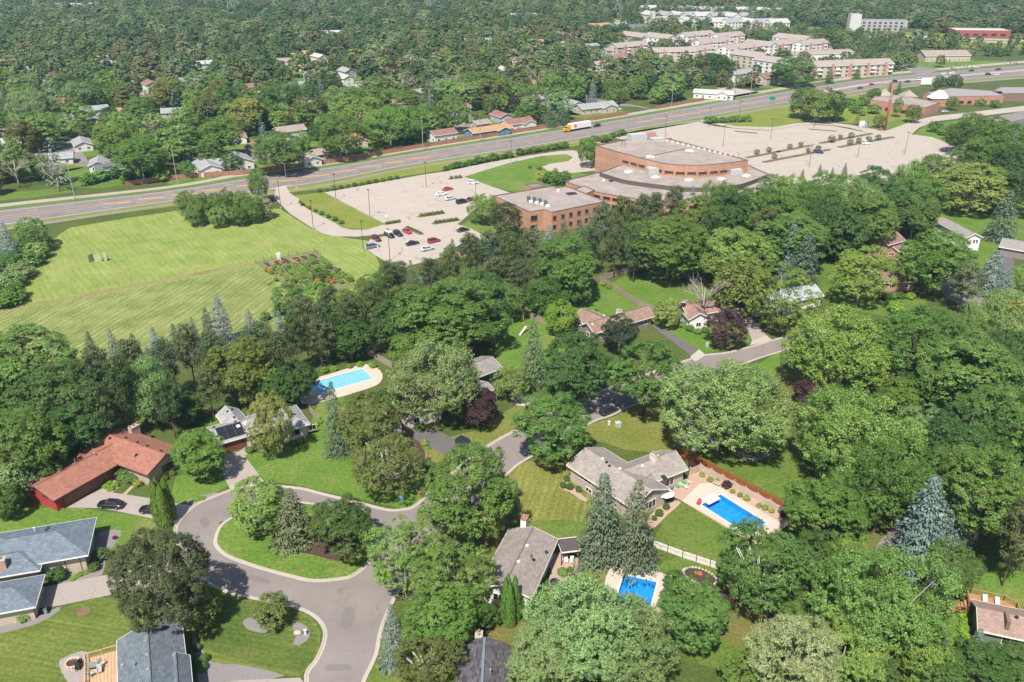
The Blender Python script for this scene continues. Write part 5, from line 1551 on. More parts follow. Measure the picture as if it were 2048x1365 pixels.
wall_windows([lb[3], lb[4]], 2.0, 1.3, 1.3, 3.6, w_l, t0=1.2)
wall_windows([lb[1], lb[2]], 5.0, 2.4, 1.8, 9, w_l, t0=2)
wall_windows([lb[1], lb[2]], 1.6, 2.4, 1.6, 9, w_l, t0=2)
flat_block(poly_px([(1147, 379), (1168, 372), (1190, 381), (1172, 388)], 6.4), 6.2, .2)
flat_block(poly_px([(1050, 369.5), (1075, 367), (1090, 373), (1064, 377)], 3.2), 3.0, .2, roofmat=sol('canopy_grey', (.2, .2, .21)))
# entrance pillars at the west corner of the tall hall
for px_ in ((1192, 335), (1205, 338)):
    X, Y = G(*px_); MB().box((X + .5, Y + 2, ZT / 2 - .6), (2.6, 2.6, ZT - 1.3), .6).build('pillar', BR, church)
c = G(1090, 450); MB().box((c[0], c[1] + 2, 3.5), (6, 2, .25), .38).build('canopy', DKBAND, church)
# rooftop plant
def roof_thing(px_, py_, z, dims, mat, name, rz=.35, parent=church):
    X, Y = G(px_, py_, z); return MB().box((X, Y, z + dims[2] / 2), dims, rz).build(name, mat, parent)
GREYU = sol('plant_grey', (.45, .46, .45), .5); PINKU = sol('plant_pink', (.42, .24, .2), .6)
roof_thing(1274, 282, 11.5, (8, 4, 3.2), GREYU, 'air_handler'); roof_thing(1294, 278, 11.5, (7, 4, 3.0), PINKU, 'air_handler'); roof_thing(1314, 281, 11.5, (6, 4, 1.2), GREYU, 'air_handler')
roof_thing(1304, 348, 7.1, (4.4, 3.6, 2.6), GREYU, 'air_handler', .2); roof_thing(1469, 349, 7.1, (5.0, 3.2, 2.2), GREYU, 'air_handler', .2)
for p in ((1257, 345), (1311, 356), (1378, 361.5), (1443, 359.5), (1493, 353)): roof_thing(*p, 7.06, (2.6, 2.6, .5), M_WHITE, 'skylight', .7)
for i in range(14):
    t = i / 13; roof_thing(1334 + (1472 - 1334) * t, 283 + (316 - 283) * t, 11.5, (.7, .7, .7), M_WHITE, 'roof_vent')
for p in ((1295, 316), (1300, 315), (1306, 316), (1373, 303), (1379, 303.5), (1384, 304)): roof_thing(*p, 11.5, (.9, .9, .8), M_WHITE, 'roof_vent')
for p in ((1207, 363), (1242, 364.5)): roof_thing(*p, 5.7, (.9, .9, .8), M_WHITE, 'roof_vent')
roof_thing(1222, 363, 5.7, (1.6, 1.6, .25), M_DARK, 'roof_hatch')
for p in ((1057.5, 403), (1069, 405), (1080, 407.5), (1091, 411.5)):
    roof_thing(*p, 7.2, (1.0, 1.4, 1.9), sol('plant_teal', (.10, .15, .14), .4), 'condenser')
    roof_thing(p[0] + 4, p[1] + 2.5, 7.2, (1.3, .8, .8), M_WHITE, 'condenser_base')
roof_thing(1143, 388.5, 7.2, (3.6, 2.6, .35), M_DARK, 'roof_hatch'); roof_thing(1116, 384, 7.2, (.7, .7, 1.1), M_WHITE, 'roof_vent')
a, b = poly_px([(1277, 317), (1372, 298)], 11.58)
MB().tube([(*a, 11.6), (*b, 11.6)], .12, 5).build('roof_pipe', M_DARK, church)
mst = MB(); X, Y = G(1247, 291, 11.5)
for dx, dy in ((-1, -1), (1, -1), (1, 1), (-1, 1)): mst.tube([(X + dx, Y + dy, 11.4), (X + dx * .2, Y + dy * .2, 14)], .08, 4)
mst.build('roof_frame', M_DARK, church)
# dark-roofed shed by the lower car park
h = House('brick_shed', 'small brick outbuilding with black roof beside the lower car park', BR, shingle('shingle_black', (0.05, 0.055, 0.065), .3), CAPM, 'shed')
h.px((909, 497), (965, 512), (968, 482), 3.0, 1.2, 'gable', .5, ext=(0, 2)); h.finish()
# ------------------------------------------------------------ brick restaurants east
REST = brick('brick_rest', (0.40, 0.20, 0.14), (.45, .36, .3), 1.2, .4)
rt = empty('brick_restaurant', (0, 0, 0), 0, 'low brick restaurant with flat taupe roof behind the rusty mast', 'building')
p_ = poly_px([(1741, 200), (1850, 216), (1880, 206), (1868, 203), (1800, 190), (1750, 192)], 5.5)
_, w_, _r = flat_block(p_, 5.2, .3, REST, root=rt)
wall_windows([p_[0], p_[1]], 1.5, 2.4, 1.6, 5, w_)
for q in ((1768, 190), (1816, 192)):
    X, Y = G(*q, 5.4); m = MB(); s_ = 4.5
    m.face([(X - s_, Y - s_, 5.4), (X + s_, Y - s_, 5.4), (X, Y, 9)]); m.face([(X + s_, Y - s_, 5.4), (X + s_, Y + s_, 5.4), (X, Y, 9)]); m.face([(X + s_, Y + s_, 5.4), (X - s_, Y + s_, 5.4), (X, Y, 9)]); m.face([(X - s_, Y + s_, 5.4), (X - s_, Y - s_, 5.4), (X, Y, 9)])
    m.build('pyramid_skylight', GRAVEL, rt)
rt = empty('brick_diner', (0, 0, 0), 0, 'brick building with white entrance gable and grey roof at right by the highway', 'building')
p_ = poly_px([(1848, 186), (1890, 194), (2008, 192), (2003, 183), (1930, 178), (1900, 176)], 5.0)
_, w_, _r = flat_block(p_, 4.7, .3, REST, root=rt, roofmat=sol('grey_membrane', (.3, .28, .27)))
wall_windows([p_[1], p_[2]], 1.5, 2.4, 1.6, 5, w_)
X, Y = G(1878, 202, 3)
MB().prism([(X - 5, Y - 2), (X + 5, Y - 2), (X + 5, Y + 5), (X - 5, Y + 5)], 0, 4.5).build('porch_wall', REST, rt)
m = MB(); m.face([(X - 5.5, Y - 2.5, 4.5), (X + 5.5, Y - 2.5, 4.5), (X + 1, Y - 2.2, 9)]); m.face([(X + 5.5, Y - 2.5, 4.5), (X + 5.5, Y + 5.5, 4.5), (X + 1, Y + 4.5, 9), (X + 1, Y - 2.2, 9)]); m.face([(X - 5.5, Y + 5.5, 4.5), (X - 5.5, Y - 2.5, 4.5), (X + 1, Y - 2.2, 9), (X + 1, Y + 4.5, 9)])
m.build('porch_roof', M_WHITE, rt)
rt = empty('brown_flat_building', (0, 0, 0), 0, 'brown flat-roofed building at the right edge by the highway junction', 'building')
flat_block(poly_px([(1985, 182), (2000, 188), (2090, 186), (2080, 174), (2000, 174)], 5), 4.7, .3, sol('siding_brown2', (.24, .15, .12)), root=rt, roofmat=sol('grey_membrane', (0, 0, 0)))
rt = empty('grey_office', (0, 0, 0), 0, 'grey-walled building with dark roof cut by the right edge', 'building')
flat_block(poly_px([(1985, 254), (2030, 262), (2100, 250), (2060, 236)], 5), 4.7, .3, sol('siding_grey2', (.5, .5, .5)), root=rt, roofmat=sol('dark_membrane', (.12, .12, .13)))
# ------------------------------------------------------------ fences
def fence(pts, hgt, mat, name, label, cat='fence', step=2.4, z=0.0, postmat=None, scallop=0.0, post_up=0.12, thick=0.06, group=None, open_=False):
    """plan line -> panels and posts, each a part of the fence"""
    root = empty(name, (*pts[0], z), 0, label, cat, group)
    pm, wm = {}, {}
    ox, oy = pts[0]
    for a, b in zip(pts, pts[1:]):
        a, b = Vector(a), Vector(b)
        n = max(1, round((b - a).length / step))
        L = (b - a).length / n
        rz = math.atan2(b.y - a.y, b.x - a.x)
        key = round(L, 2)
        if key not in pm:
            m = MB()
            if scallop:
                k = 6
                for i in range(k):
                    x0, x1 = -L / 2 + .05 + (L - .1) * i / k, -L / 2 + .05 + (L - .1) * (i + 1) / k
                    f = lambda x: hgt - scallop * (1 - (2 * x / L) ** 2)
                    q = thick / 2
                    m.hexa([(x0, -q, .03), (x1, -q, .03), (x1, q, .03), (x0, q, .03)], [(x0, -q, f(x0)), (x1, -q, f(x1)), (x1, q, f(x1)), (x0, q, f(x0))])
            elif open_:
                for zz in (hgt * .3, hgt * .6, hgt * .95): m.box((0, 0, zz), (L - .1, .03, .03))
            else:
                m.box((0, 0, hgt / 2), (L - .1, thick, hgt - .06))
                for zz in (hgt * .2, hgt * .8): m.box((0, -thick, zz), (L - .1, .05, .09))
            pm[key] = m.mesh(); pm[key].materials.append(mat)
        for i in range(n):
            c = a + (b - a) * (i + .5) / n
            o = put('panel', pm[key], None, root); o.location = (c.x - ox, c.y - oy, 0); o.rotation_euler = (0, 0, rz)
            q = a + (b - a) * i / n
            if 'p' not in wm:
                m = MB().box((0, 0, (hgt + post_up) / 2), (.12, .12, hgt + post_up)); m.lathe((0, 0, hgt + post_up), [(.1, 0), (.1, .05), (.02, .12)], 6)
                wm['p'] = m.mesh(); wm['p'].materials.append(postmat or mat)
            o = put('post', wm['p'], None, root); o.location = (q.x - ox, q.y - oy, 0); o.rotation_euler = (0, 0, rz)
    return root
WALLM = sol('noise_wall_wood', (0.36, 0.185, 0.115), 0.85, (0.28, 0.14, 0.09), 0.6)
fence(poly_px([(252, 373), (290, 367), (340, 361), (400, 355), (486, 350), (660, 327.5), (820, 300), (1120, 252.5), (1255, 230)]), 2.1, WALLM, 'noise_wall', 'long reddish-brown wooden noise wall along the north side of the highway', 'wall', 4.5)
fence(poly_px([(1312, 219), (1365, 209), (1408, 202)]), 2.1, WALLM, 'noise_wall', 'short reddish-brown wooden noise wall east of the side street junction', 'wall', 4.5)
fence(poly_px([(440, 287), (480, 284)]), 1.8, WALLM, 'backyard_fence', 'short brown fence on a lawn beyond the highway', step=3)
fence(poly_px([(362, 305), (402, 300)]), 1.8, WALLM, 'backyard_fence', 'reddish fence behind the bronze tree beyond the highway', step=3)
fence(poly_px([(1610, 174), (1660, 166)]), 1.8, M_WOOD, 'backyard_fence', 'grey fence by the highway near the brown modern house', step=3)
# ------------------------------------------------------------ neighbourhood beyond the highway
SM = {}
def sh_(n, c):
    return shingle('farshingle_' + n, c, .2)
RC = dict(taupe=sh_('taupe', (.34, .28, .24)), grey=sh_('grey', (.33, .33, .34)), orange=sh_('orange', (.46, .27, .15)), brown=sh_('brown', (.29, .15, .12)), dark=sh_('dark', (.14, .15, .17)), pink=sh_('pink', (.42, .29, .24)), pale=sh_('pale', (.48, .46, .44)))
RC['apt'] = sh_('apt', (.37, .315, .275))
WC = dict(w=siding('farwall_white', (.66, .64, .60)), t=siding('farwall_tan', (.52, .42, .34)), b=siding('farwall_blue', (.075, .20, .28)), g=siding('farwall_grey', (.40, .41, .42)), k=brick('farwall_brick', (.45, .25, .18)))
FARH = [  # x, y, length, width, angle, eave, roof, wall, label
 (133,243,16,9,36,5.4,'taupe','w','white two-storey house with taupe roof at the left'), (190,226,15,9,36,5.6,'grey','w','white two-storey house with grey roof at the left'), (178,240,9,8,36,3,'grey','w','grey-roofed garage in front of the white two-storey house'),
 (232,226,12,8,30,3,'orange','t','small orange-roofed house right of the white two-storey house'), (277,256,17,9,30,3,'orange','w','orange-brown roofed bungalow among trees at the left'),
 (262,160,18,10,10,5,'dark','g','dark-roofed grey house deep in the left woods'), (383,164,18,10,20,3,'taupe','t','tan-roofed bungalow deep in the left woods'), (408,158,14,9,110,3,'pale','w','pale-roofed house deep in the left woods'), (512,176,16,9,36,4,'brown','w','brown-roofed white house in the woods'),
 (580,266,15,10,36,4.5,'taupe','w','taupe-roofed white house below the tall willow'), (632,232,14,9,36,3,'taupe','t','tan-roofed house right of the willow'), (200,330,13,9,110,3,'grey','w','grey-roofed house behind the bare trees near the highway'), (220,343,12,9,30,4,'dark','b','dark-roofed blue-grey house behind the bare trees near the highway'),
 (415,336,17,10,120,3.2,'grey','w','white house with grey roof just behind the noise wall'), (480,325,15,10,120,4,'grey','w','white house with row of dark windows behind the noise wall'), (615,320,14,9,126,3,'taupe','w','white gable end peeping over the noise wall'), (652,308,13,9,36,3,'taupe','t','tan-roofed house by the street behind the noise wall'),
 (5,290,16,10,36,3,'pale','w','white-roofed house cut by the left edge'), (165,290,15,9,120,3,'grey','w','grey-roofed house below the left cul-de-sac'), (222,130,14,9,30,4,'pale','w','pale house deep in the upper left woods'), (290,140,16,9,36,4,'taupe','t','tan house deep in the upper left woods'),
 (733,172,16,9,36,4.5,'taupe','w','white house with blue gable left of the dead trees'), (762,163,15,9,36,4,'taupe','t','tan-roofed house left of the dead trees'), (700,190,15,9,36,3,'grey','w','grey-roofed house lower left of the dead trees'), (848,190,15,9,36,6,'taupe','w','tall white house among the dead trees'),
 (978,263,26,9,36,3,'orange','b','blue house with long orange roof just behind the noise wall'), (1033,250,18,10,36,4,'brown','w','white house with red-brown roof behind the noise wall'), (1003,235,13,9,120,3.5,'brown','g','red-brown roofed house behind the blue house'), (884,272,14,9,36,4,'brown','w','white house with brown roof left of the blue house'),
 (1072,204,18,10,36,6,'taupe','t','tan two-storey house above the white house'), (1143,210,15,9,120,3.5,'grey','w','grey-roofed white house left of the junction'), (1190,217,26,11,30,3.2,'grey','t','long grey-roofed house by the side street junction'),
 (956,86,26,11,5,5,'grey','w','long grey-roofed house far off in the middle woods'), (1070,88,16,9,20,5,'orange','w','orange-roofed house far off in the middle woods'), (1126,72,30,12,5,6,'brown','g','large brown-roofed block far off'), (1133,111,16,9,36,4,'grey','w','grey-roofed house far off below the brown block'),
 (1053,36,40,14,10,6,'pale','w','pale long building far off near the top edge'), (1198,56,26,12,20,6,'orange','t','orange-roofed building far off near the top'), (1230,54,26,12,20,6,'grey','g','grey-roofed building far off near the top'), (1203,132,18,10,36,5,'pink','w','pink-roofed white house left of the apartments'), (1262,135,18,10,36,4,'pale','w','white house below the brick apartments'),
 (1268,58,26,12,20,6,'dark','g','dark-roofed building far off left of the townhouses'), (900,82,20,10,20,5,'brown','w','brown-roofed house far off in the woods'), (1478,152,22,11,36,6,'grey','w','grey-roofed two-storey house near the apartments'), (1541,158,24,12,36,5,'brown','t','modern house with stepped red-brown roofs by the highway'),
 (1400,144,16,10,36,5,'orange','t','orange-roofed house below the apartments'), (1428,190,26,9,-20,3.5,'pale','w','white flat building by the trailer yard'), (1885,114,40,18,5,4.5,'taupe','t','tan bank building by the highway junction'), (1130,90,14,9,36,4,'taupe','w','small house far off in the middle woods'),
 (660,70,30,12,10,5,'pale','w','pale building glimpsed near the top left'), (135,18,70,24,5,6,'pale','g','pale flat building at the very top left'), (1020,108,16,9,36,4,'pink','w','pink-roofed house far off in the middle woods'), (1180,95,16,9,36,4,'grey','w','grey house far off left of the apartments'), (960,250,10,8,36,3,'taupe','t','small tan shed-like house behind the blue house'),
]
HLAB = []
FOOT = []     # building footprints to keep free of trees: x, y, radius
for x, y, L, W, an, ez, rc, wc, lb_ in FARH:
    X, Y = G(x, y, ez * .6)
    h = House('bungalow' if ez < 4 else 'two_storey_house', lb_, WC[wc], RC[rc])
    h.at(X, Y, L, W, R(an), ez, W * .2, 'gable', .5, winz=[1.5] if ez < 4.6 else [1.4, 4.2 if ez < 5.8 else 4.4], wstep=3.6)
    if L > 15 and ez < 5.5 and Y < 700:
        u = Vector((math.cos(R(an)), math.sin(R(an)))); q = Vector((X, Y)) + u * (L * .22) + Vector((u.y, -u.x)) * (W * .35)
        h.at(q.x, q.y, W * .8, W * .9, R(an + 90), ez - .1, W * .17, 'gable', .4, winz=[1.5])
    if len(lb_) % 3 == 0 and Y < 650:
        b = h.blocks[0]; q = b['P'](b['L'] * .6, b['W'] * .55, 0)
        c_ = MB().box((q[0], q[1], ez + W * .2 + .2), (1.2, .9, 2.4), R(an)).build('chimney', WC['k'], h.root)
    h.finish()
    FOOT.append((X, Y, max(L, W) * .5 + 1)); HLAB.append((X, Y, lb_))
hr = random.Random(77)
MORE = {'taupe': [], 'grey': [], 'orange': [], 'brown': [], 'pale': []}
tries = 0
while sum(map(len, MORE.values())) < 48 and tries < 4000:
    tries += 1
    y = 108 + 224 * hr.random() ** 0.9; x = hr.uniform(0, 1240 if y < 170 else 1100)
    lim = next(y0 + (y1 - y0) * (x - x0) / (x1 - x0) for (x0, y0), (x1, y1) in zip(((0, 398), (252, 366), (486, 343), (820, 293), (1120, 246)), ((252, 366), (486, 343), (820, 293), (1120, 246), (1365, 203))) if x0 <= x <= x1)
    if y > lim - 14: continue
    X, Y = G(x, y)
    if any((X - a) ** 2 + (Y - b) ** 2 < (c + 17) ** 2 for a, b, c in FOOT): continue
    MORE[hr.choice(list(MORE))].append((x, X, Y)); FOOT.append((X, Y, 9))
for rc, lst in MORE.items():
    lst.sort()
    for i, (x, X, Y) in enumerate(lst):
        ez = hr.choice((3, 3, 5.2)); an = R(hr.choice((36, 126, 20, 110)))
        h = House('woodland_house', rc + '-roofed house glimpsed among the woods beyond the highway' + which(i, len(lst)), WC[hr.choice('wwtg')], RC[rc], None, 'house', 'houses glimpsed among the far woods')
        h.at(X, Y, hr.uniform(12, 18), hr.uniform(8, 10), an, ez, 2, 'gable', .5, winz=[1.5] if ez < 4 else [1.4, 4.1], wstep=4); h.finish()
for (X, Y, c) in FOOT:
    if Y > 900: continue
    sheet('lawn', smooth_line([(X + math.cos(k * .9 + Y) * (c + hr.uniform(3, 9)), Y - 7 + math.sin(k * .9 + Y) * (c + hr.uniform(2, 8))) for k in range(7)], 3, True), .008, L_BRIGHT if hr.random() < .6 else L_STR3)
# ------------------------------------------------------------ apartments: brick ends, balconies, taupe roofs
APT = [(1255,101,46,14,36,8),(1320,84,40,14,126,9),(1392,78,50,15,36,8),(1345,112,46,13,10,8),(1425,92,52,15,36,8),(1455,80,44,14,36,8),(1500,122,40,15,126,9),(1478,104,50,15,36,8),(1520,98,38,13,126,8),(1565,96,46,14,36,8),(1585,86,46,15,126,9),(1625,112,54,18,8,5),(1688,140,74,16,14,8.5),(1655,108,50,16,8,4.5),(1545,134,36,14,126,9),(1270,80,40,14,126,8),(1398,108,34,13,36,8),(1620,96,44,14,36,8)]
for i, (x, y, L, W, an, ez) in enumerate(APT):
    L *= .8 if i != 12 else 1
    X, Y = G(x, y, ez * .5)
    lab = ('flat tan-roofed shop block beside the apartments' if ez < 6 else 'apartment block with tan roof and brick bays') + which(sorted(a_[0] for a_ in APT if (a_[5] < 6) == (ez < 6)).index(x), sum((a_[5] < 6) == (ez < 6) for a_ in APT))
    h = House('apartment_block', lab, WC['w'] if i % 3 else WC['t'], RC['apt'], None, 'building', 'apartment blocks north of the highway')
    fl = [1.5, 4.2, 6.8] if ez > 7 else [1.6]
    b = h.at(X, Y, L, W, R(an), ez, 3.0 if ez > 6 else 1.2, 'gable', .5, winz=fl, wstep=5.2, wsize=(2.2, 1.5))
    u, n = b['u'], b['n']
    for k in range(max(1, int(L / 14))):
        t = L * (k + .5) / max(1, int(L / 14))
        if ez > 6:
            MB().box((*(b['a'] + u * t + n * (.15)), ez / 2 + .6), (1.9, 1.5, ez + 1.2), R(an)).build('brick_bay', WC['k'], h.root)
            for z_ in fl[1:]:
                MB().box((*(b['a'] + u * (t + 4.2) + n * (-.1)), z_ - .9), (3.4, 1.6, .9), R(an)).build('balcony', M_WHITE, h.root)
    h.finish(); FOOT.append((X, Y, max(L, W) * .52))
# townhouse rows at the top
rg = random.Random(11)
k = 0; TH = []
for rowy, x0, x1 in ((22, 1296, 1590), (34, 1300, 1500), (46, 1320, 1560)):
    x = x0
    while x < x1:
        X, Y = G(x, rowy + (x - x0) * .02, 3)
        h = House('townhouse', 'grey-roofed white townhouse in the rows near the top right', WC['w'] if k % 3 else WC['g'], RC['grey'] if k % 2 else RC['pale'], None, 'house', 'townhouse rows near the top right')
        h.at(X, Y, 26, 14, R(rg.choice((20, 28, 110))), 6, 4, 'gable', .5, winz=[1.5, 4.2], wstep=5, wsize=(2, 1.5)); TH.append((x, h.finish())); FOOT.append((X, Y, 15))
        x += rg.uniform(24, 34); k += 1
for i, (x, r_) in enumerate(sorted(TH, key=lambda t: t[0])): r_['label'] = 'pale townhouse in the rows near the top right' + which(i, len(TH))
# hotel and red warehouse
hot = empty('hotel', (0, 0, 0), 0, 'long pale hotel block with taller end tower beyond the freeway', 'building')
X, Y = G(1752, 62, 0); wm = WC['g']
p_ = [(X - 22, Y), (X + 30, Y - 8), (X + 32, Y + 4), (X - 20, Y + 12)]
_, w_, _r = flat_block(p_, 11, .5, siding('hotel_wall', (.34, .35, .35)), root=hot)
for z in (2.2, 5.2, 8.4): wall_windows([p_[0], p_[1]], z, 2.6, 1.4, 5.6, w_)
tx, ty = p_[0]
_, w2, _ = flat_block([(tx - 9, ty - 3), (tx + 2, ty - 5), (tx + 3, ty + 7), (tx - 8, ty + 9)], 17, .6, siding('hotel_tower', (.50, .50, .48)), root=hot)
FOOT.append((X, Y, 50))
red = empty('red_warehouse', (0, 0, 0), 0, 'low red building with white roof beyond the freeway at right', 'building')
X, Y = G(1962, 76, 0)
p_ = [(X - 26, Y + 2), (X + 27, Y - 4), (X + 29, Y + 18), (X - 24, Y + 24)]
_, w_, _ = flat_block(p_, 7, .4, siding('red_wall', (.30, .09, .07)), capmat=M_WHITE, root=red, roofmat=sol('pale_membrane', (.6, .55, .5)))
wall_windows([p_[0], p_[1]], 3, 5, 2, 9, w_)
FOOT.append((X, Y, 55))
# ------------------------------------------------------------ trees beyond the highway that stand out
FARTREES = [(28,335,70,'bare',GRY,'grey leafless tree at the left edge near the highway'),(110,342,70,'bare',GRY,'grey leafless tree left of the mown verge'),(62,320,50,'bare',GRY,'bare grey tree between the two leafless ones at left'),(806,170,66,'bare',GRY,'dead grey-pink tree behind the green willows'),(880,172,60,'bare',GRY,'dead tree right of the white house'),(902,162,50,'bare',GRY,'second dead tree beside the big willow'),(1078,158,66,'bare',GRY,'dead tree beyond the middle of the noise wall'),
 (783,142,36,'mid',PUR,'purple tree above the dead grey-pink tree'),(1036,205,34,'mid',PUR,'purple-brown tree behind the red-brown roof'),(1308,165,30,'mid',PUR,'purple tree near the side street'),(1030,150,30,'mid',PUR,'dark purple tree by the big willow'),(222,135,36,'mid',PUR,'dark purple tree in the left woods'),(490,225,86,'maple',YGR,'yellowish weeping willow left of centre'),(360,272,62,'maple',BRZ,'bronze round tree on a lawn beyond the highway'),(155,192,66,'silver',SIL,'silvery tree above the white two-storey houses'),(62,212,92,'silver',SIL,'large silvery tree at the left'),(70,250,66,'maple',GRN,'dark green tree left of the white two-storey house'),
 (965,172,110,'silver',LGR,'very large light green willow beyond the highway'),(720,225,120,'maple',LGR,'broad light green tree above the noise wall'),(780,250,110,'silver',LGR,'light green willow touching the noise wall'),(690,270,110,'maple',GRN,'green tree left of the light green willow by the wall'),(905,225,70,'oak',GRN,'dark green oak by the small street beyond the wall'),(1100,175,66,'maple',LGR,'light green round tree above the tan house'),(1186,182,28,'spruce',BLU,'blue spruce by the long grey-roofed house',52),(440,270,90,'oak',LGR,'wide green tree on the lawn beyond the highway'),(560,300,100,'oak',GRN,'wide dark green tree at the noise wall'),(280,310,110,'maple',GRN,'large green tree above the mown verge'),(230,270,90,'maple',LGR,'light green tree below the orange-roofed bungalow'),(462,320,44,'small',DGR,'small dark tree between the two white houses'),(375,335,34,'small',GRN,'small green tree left of the white house by the wall'),(1640,205,70,'maple',LGR,'light green tree in the meadow beside the highway'),(1605,200,60,'maple',GRN,'green tree in the meadow, left of a pair'),(1672,208,56,'oak',GRN,'bushy green tree at the right of the meadow clump'),(1100,232,40,'spruce',SPG,'spruce behind the noise wall, left of two',46),(1125,228,40,'spruce',SPG,'spruce behind the noise wall, right of two',46),(1430,130,80,'maple',DGR,'round dark tree before the apartments'),(1590,140,100,'maple',GRN,'large green tree among the apartments'),(1660,150,24,'spruce',DGR,'dark spruce before the long apartment block',34),(1715,145,22,'spruce',DGR,'dark spruce right of the long apartment block',26),(1750,190,30,'maple',GRN,'round tree by the highway near the mast'),(1880,165,30,'maple',DGR,'round dark tree beside the highway junction'),(1910,165,34,'maple',DGR,'second round dark tree beside the highway junction'),(1828,225,34,'maple',GRN,'dark green tree at the restaurant corner'),(1796,215,20,'maple',LGR,'narrow tree in front of the restaurant',40),(1780,180,18,'spruce',DGR,'dark spruce left of the mast top',34),(1798,178,18,'spruce',DGR,'dark spruce right of the mast top',34),(1905,205,26,'maple',GRN,'green tree before the brick diner'),(1735,245,20,'midspruce',BLU,'blue spruce by the white boxes near the mast',22),(1760,240,26,'small',OLV,'olive bush left of the mast foot'),(1715,240,20,'midspruce',SPG,'green spruce by the white boxes near the mast',22),(1945,255,70,'maple',GRN,'green tree at the right by the access road'),(1990,262,60,'oak',GRN,'bushy tree at the right edge by the access road')]
for r_ in FARTREES: tree_px(*r_[:6], hpx=r_[6] if len(r_) > 6 else None)
# ------------------------------------------------------------ woods beyond the highway
CLEAR = [[(0, 395), (160, 375), (160, 410), (0, 410)], [(330, 335), (470, 345), (470, 365), (330, 365)], [(370, 298), (640, 280), (700, 296), (700, 310), (370, 330)], [(100, 280), (190, 282), (200, 330), (140, 330)], [(885, 245), (985, 242), (985, 270), (900, 280)],
         [(1140, 198), (1300, 200), (1330, 230), (1240, 235)], [(1380, 175), (1480, 170), (1520, 215), (1380, 215)], [(1250, 72), (1720, 72), (1800, 110), (1850, 150), (1480, 185), (1260, 140)], [(1500, 195), (1870, 180), (2048, 175), (2048, 270), (1500, 270)], [(1700, 100), (2048, 95), (2048, 190), (1750, 200)], [(1180, 40), (1500, 50), (1700, 62), (2048, 78), (2048, 104), (1700, 88), (1500, 76), (1180, 54)]]
def in_poly(x, y, P_):
    r = False
    for i in range(len(P_)):
        (x1, y1), (x2, y2) = P_[i], P_[i - 1]
        if (y1 > y) != (y2 > y) and x < (x2 - x1) * (y - y1) / (y2 - y1) + x1: r = not r
    return r
WALLP = [(-400, 430), (0, 398), (252, 366), (486, 343), (820, 293), (1120, 246), (1365, 203), (1531, 178), (1800, 145), (2500, 95)]
def wall_y(x):
    for (x0, y0), (x1, y1) in zip(WALLP, WALLP[1:]):
        if x0 <= x <= x1: return y0 + (y1 - y0) * (x - x0) / (x1 - x0)
    return 100
rg = random.Random(21)
cell = {}
def free(X, Y, r):
    gx, gy = int(X // 14), int(Y // 14)
    for i in range(gx - 1, gx + 2):
        for j in range(gy - 1, gy + 2):
            for (a, b, c) in cell.get((i, j), ()):
                if (a - X) ** 2 + (b - Y) ** 2 < (0.74 * (c + r)) ** 2: return False
    return True
def claim(X, Y, r): cell.setdefault((int(X // 14), int(Y // 14)), []).append((X, Y, r))
for X, Y, r in TREE_XY:
    if Y > 300: claim(X, Y, min(r, 9))
cands = []
for _ in range(52000):
    Y = 300 + (1720 - 300) * rg.random() ** 0.8
    X = rg.uniform(-0.66, 0.66) * Y
    px, py = proj(X, Y, 0)
    if py > wall_y(px) - 3 or px < -160 or px > 2210: continue
    open_ = any(in_poly(px, py, q) for q in CLEAR)
    if open_ and rg.random() > (0.65 if in_poly(px, py, CLEAR[7]) else 0.06): continue
    d = (rg.uniform(8, 14) if rg.random() < .5 else rg.uniform(14, 21)) * (0.6 if open_ else 1)
    bad = False
    for (a, b, c) in FOOT:
        dx, dy = X - a, Y - b
        if abs(dx) < c + d * .4 and -(c * .5 + 17 if b < 700 else c * .5 + 28) < dy < c * .6 + d * .3:
            bad = True; break
    if bad or not free(X, Y, d * .5): continue
    claim(X, Y, d * .5)
    cands.append((X, Y, d, min(18, d * rg.uniform(.8, 1.1) + 2)))
cands.sort(key=lambda t: t[1])
ZONE = lambda px: 'left of the willows' if px < 480 else 'behind the middle of the noise wall' if px < 1000 else 'near the side street and apartments'
CN = [(GRN, 'mid-green'), (LGR, 'light green'), (DGR, 'dark green'), (SIL, 'silvery green'), (GRN, 'mid-green'), ((.13, .15, .035), 'olive green'), (LGR, 'light green')]
N_IND = 235
def spot(X, Y, px):
    a = sorted(((X - x) ** 2 + (Y - y) ** 2, x, y, l) for x, y, l in HLAB)[0]
    if a[0] > 3600 or len(a[3].split()) > 10: return 'beyond the highway ' + ZONE(px)
    dx, dy = X - a[1], Y - a[2]
    return ('left of' if dx < 0 else 'right of') + ' the ' + a[3] if abs(dx) > abs(dy) * .7 else ('behind' if dy > 0 else 'before') + ' the ' + a[3]
for i, (X, Y, d, hh) in enumerate(cands[:N_IND]):
    px, py = proj(X, Y, 0)
    if rg.random() < .09:
        tree_at(X, Y, d * .62, hh * 1.15, 'midspruce', SPG if i % 3 else BLU, 'spruce standing ' + spot(X, Y, px), 'spruces beyond the highway')
    else:
        col, cn = CN[rg.randrange(len(CN))]
        tree_at(X, Y, d, hh, 'mid', col, cn + ' tree ' + spot(X, Y, px), 'broadleaf trees beyond the highway')
rest = cands[N_IND:]
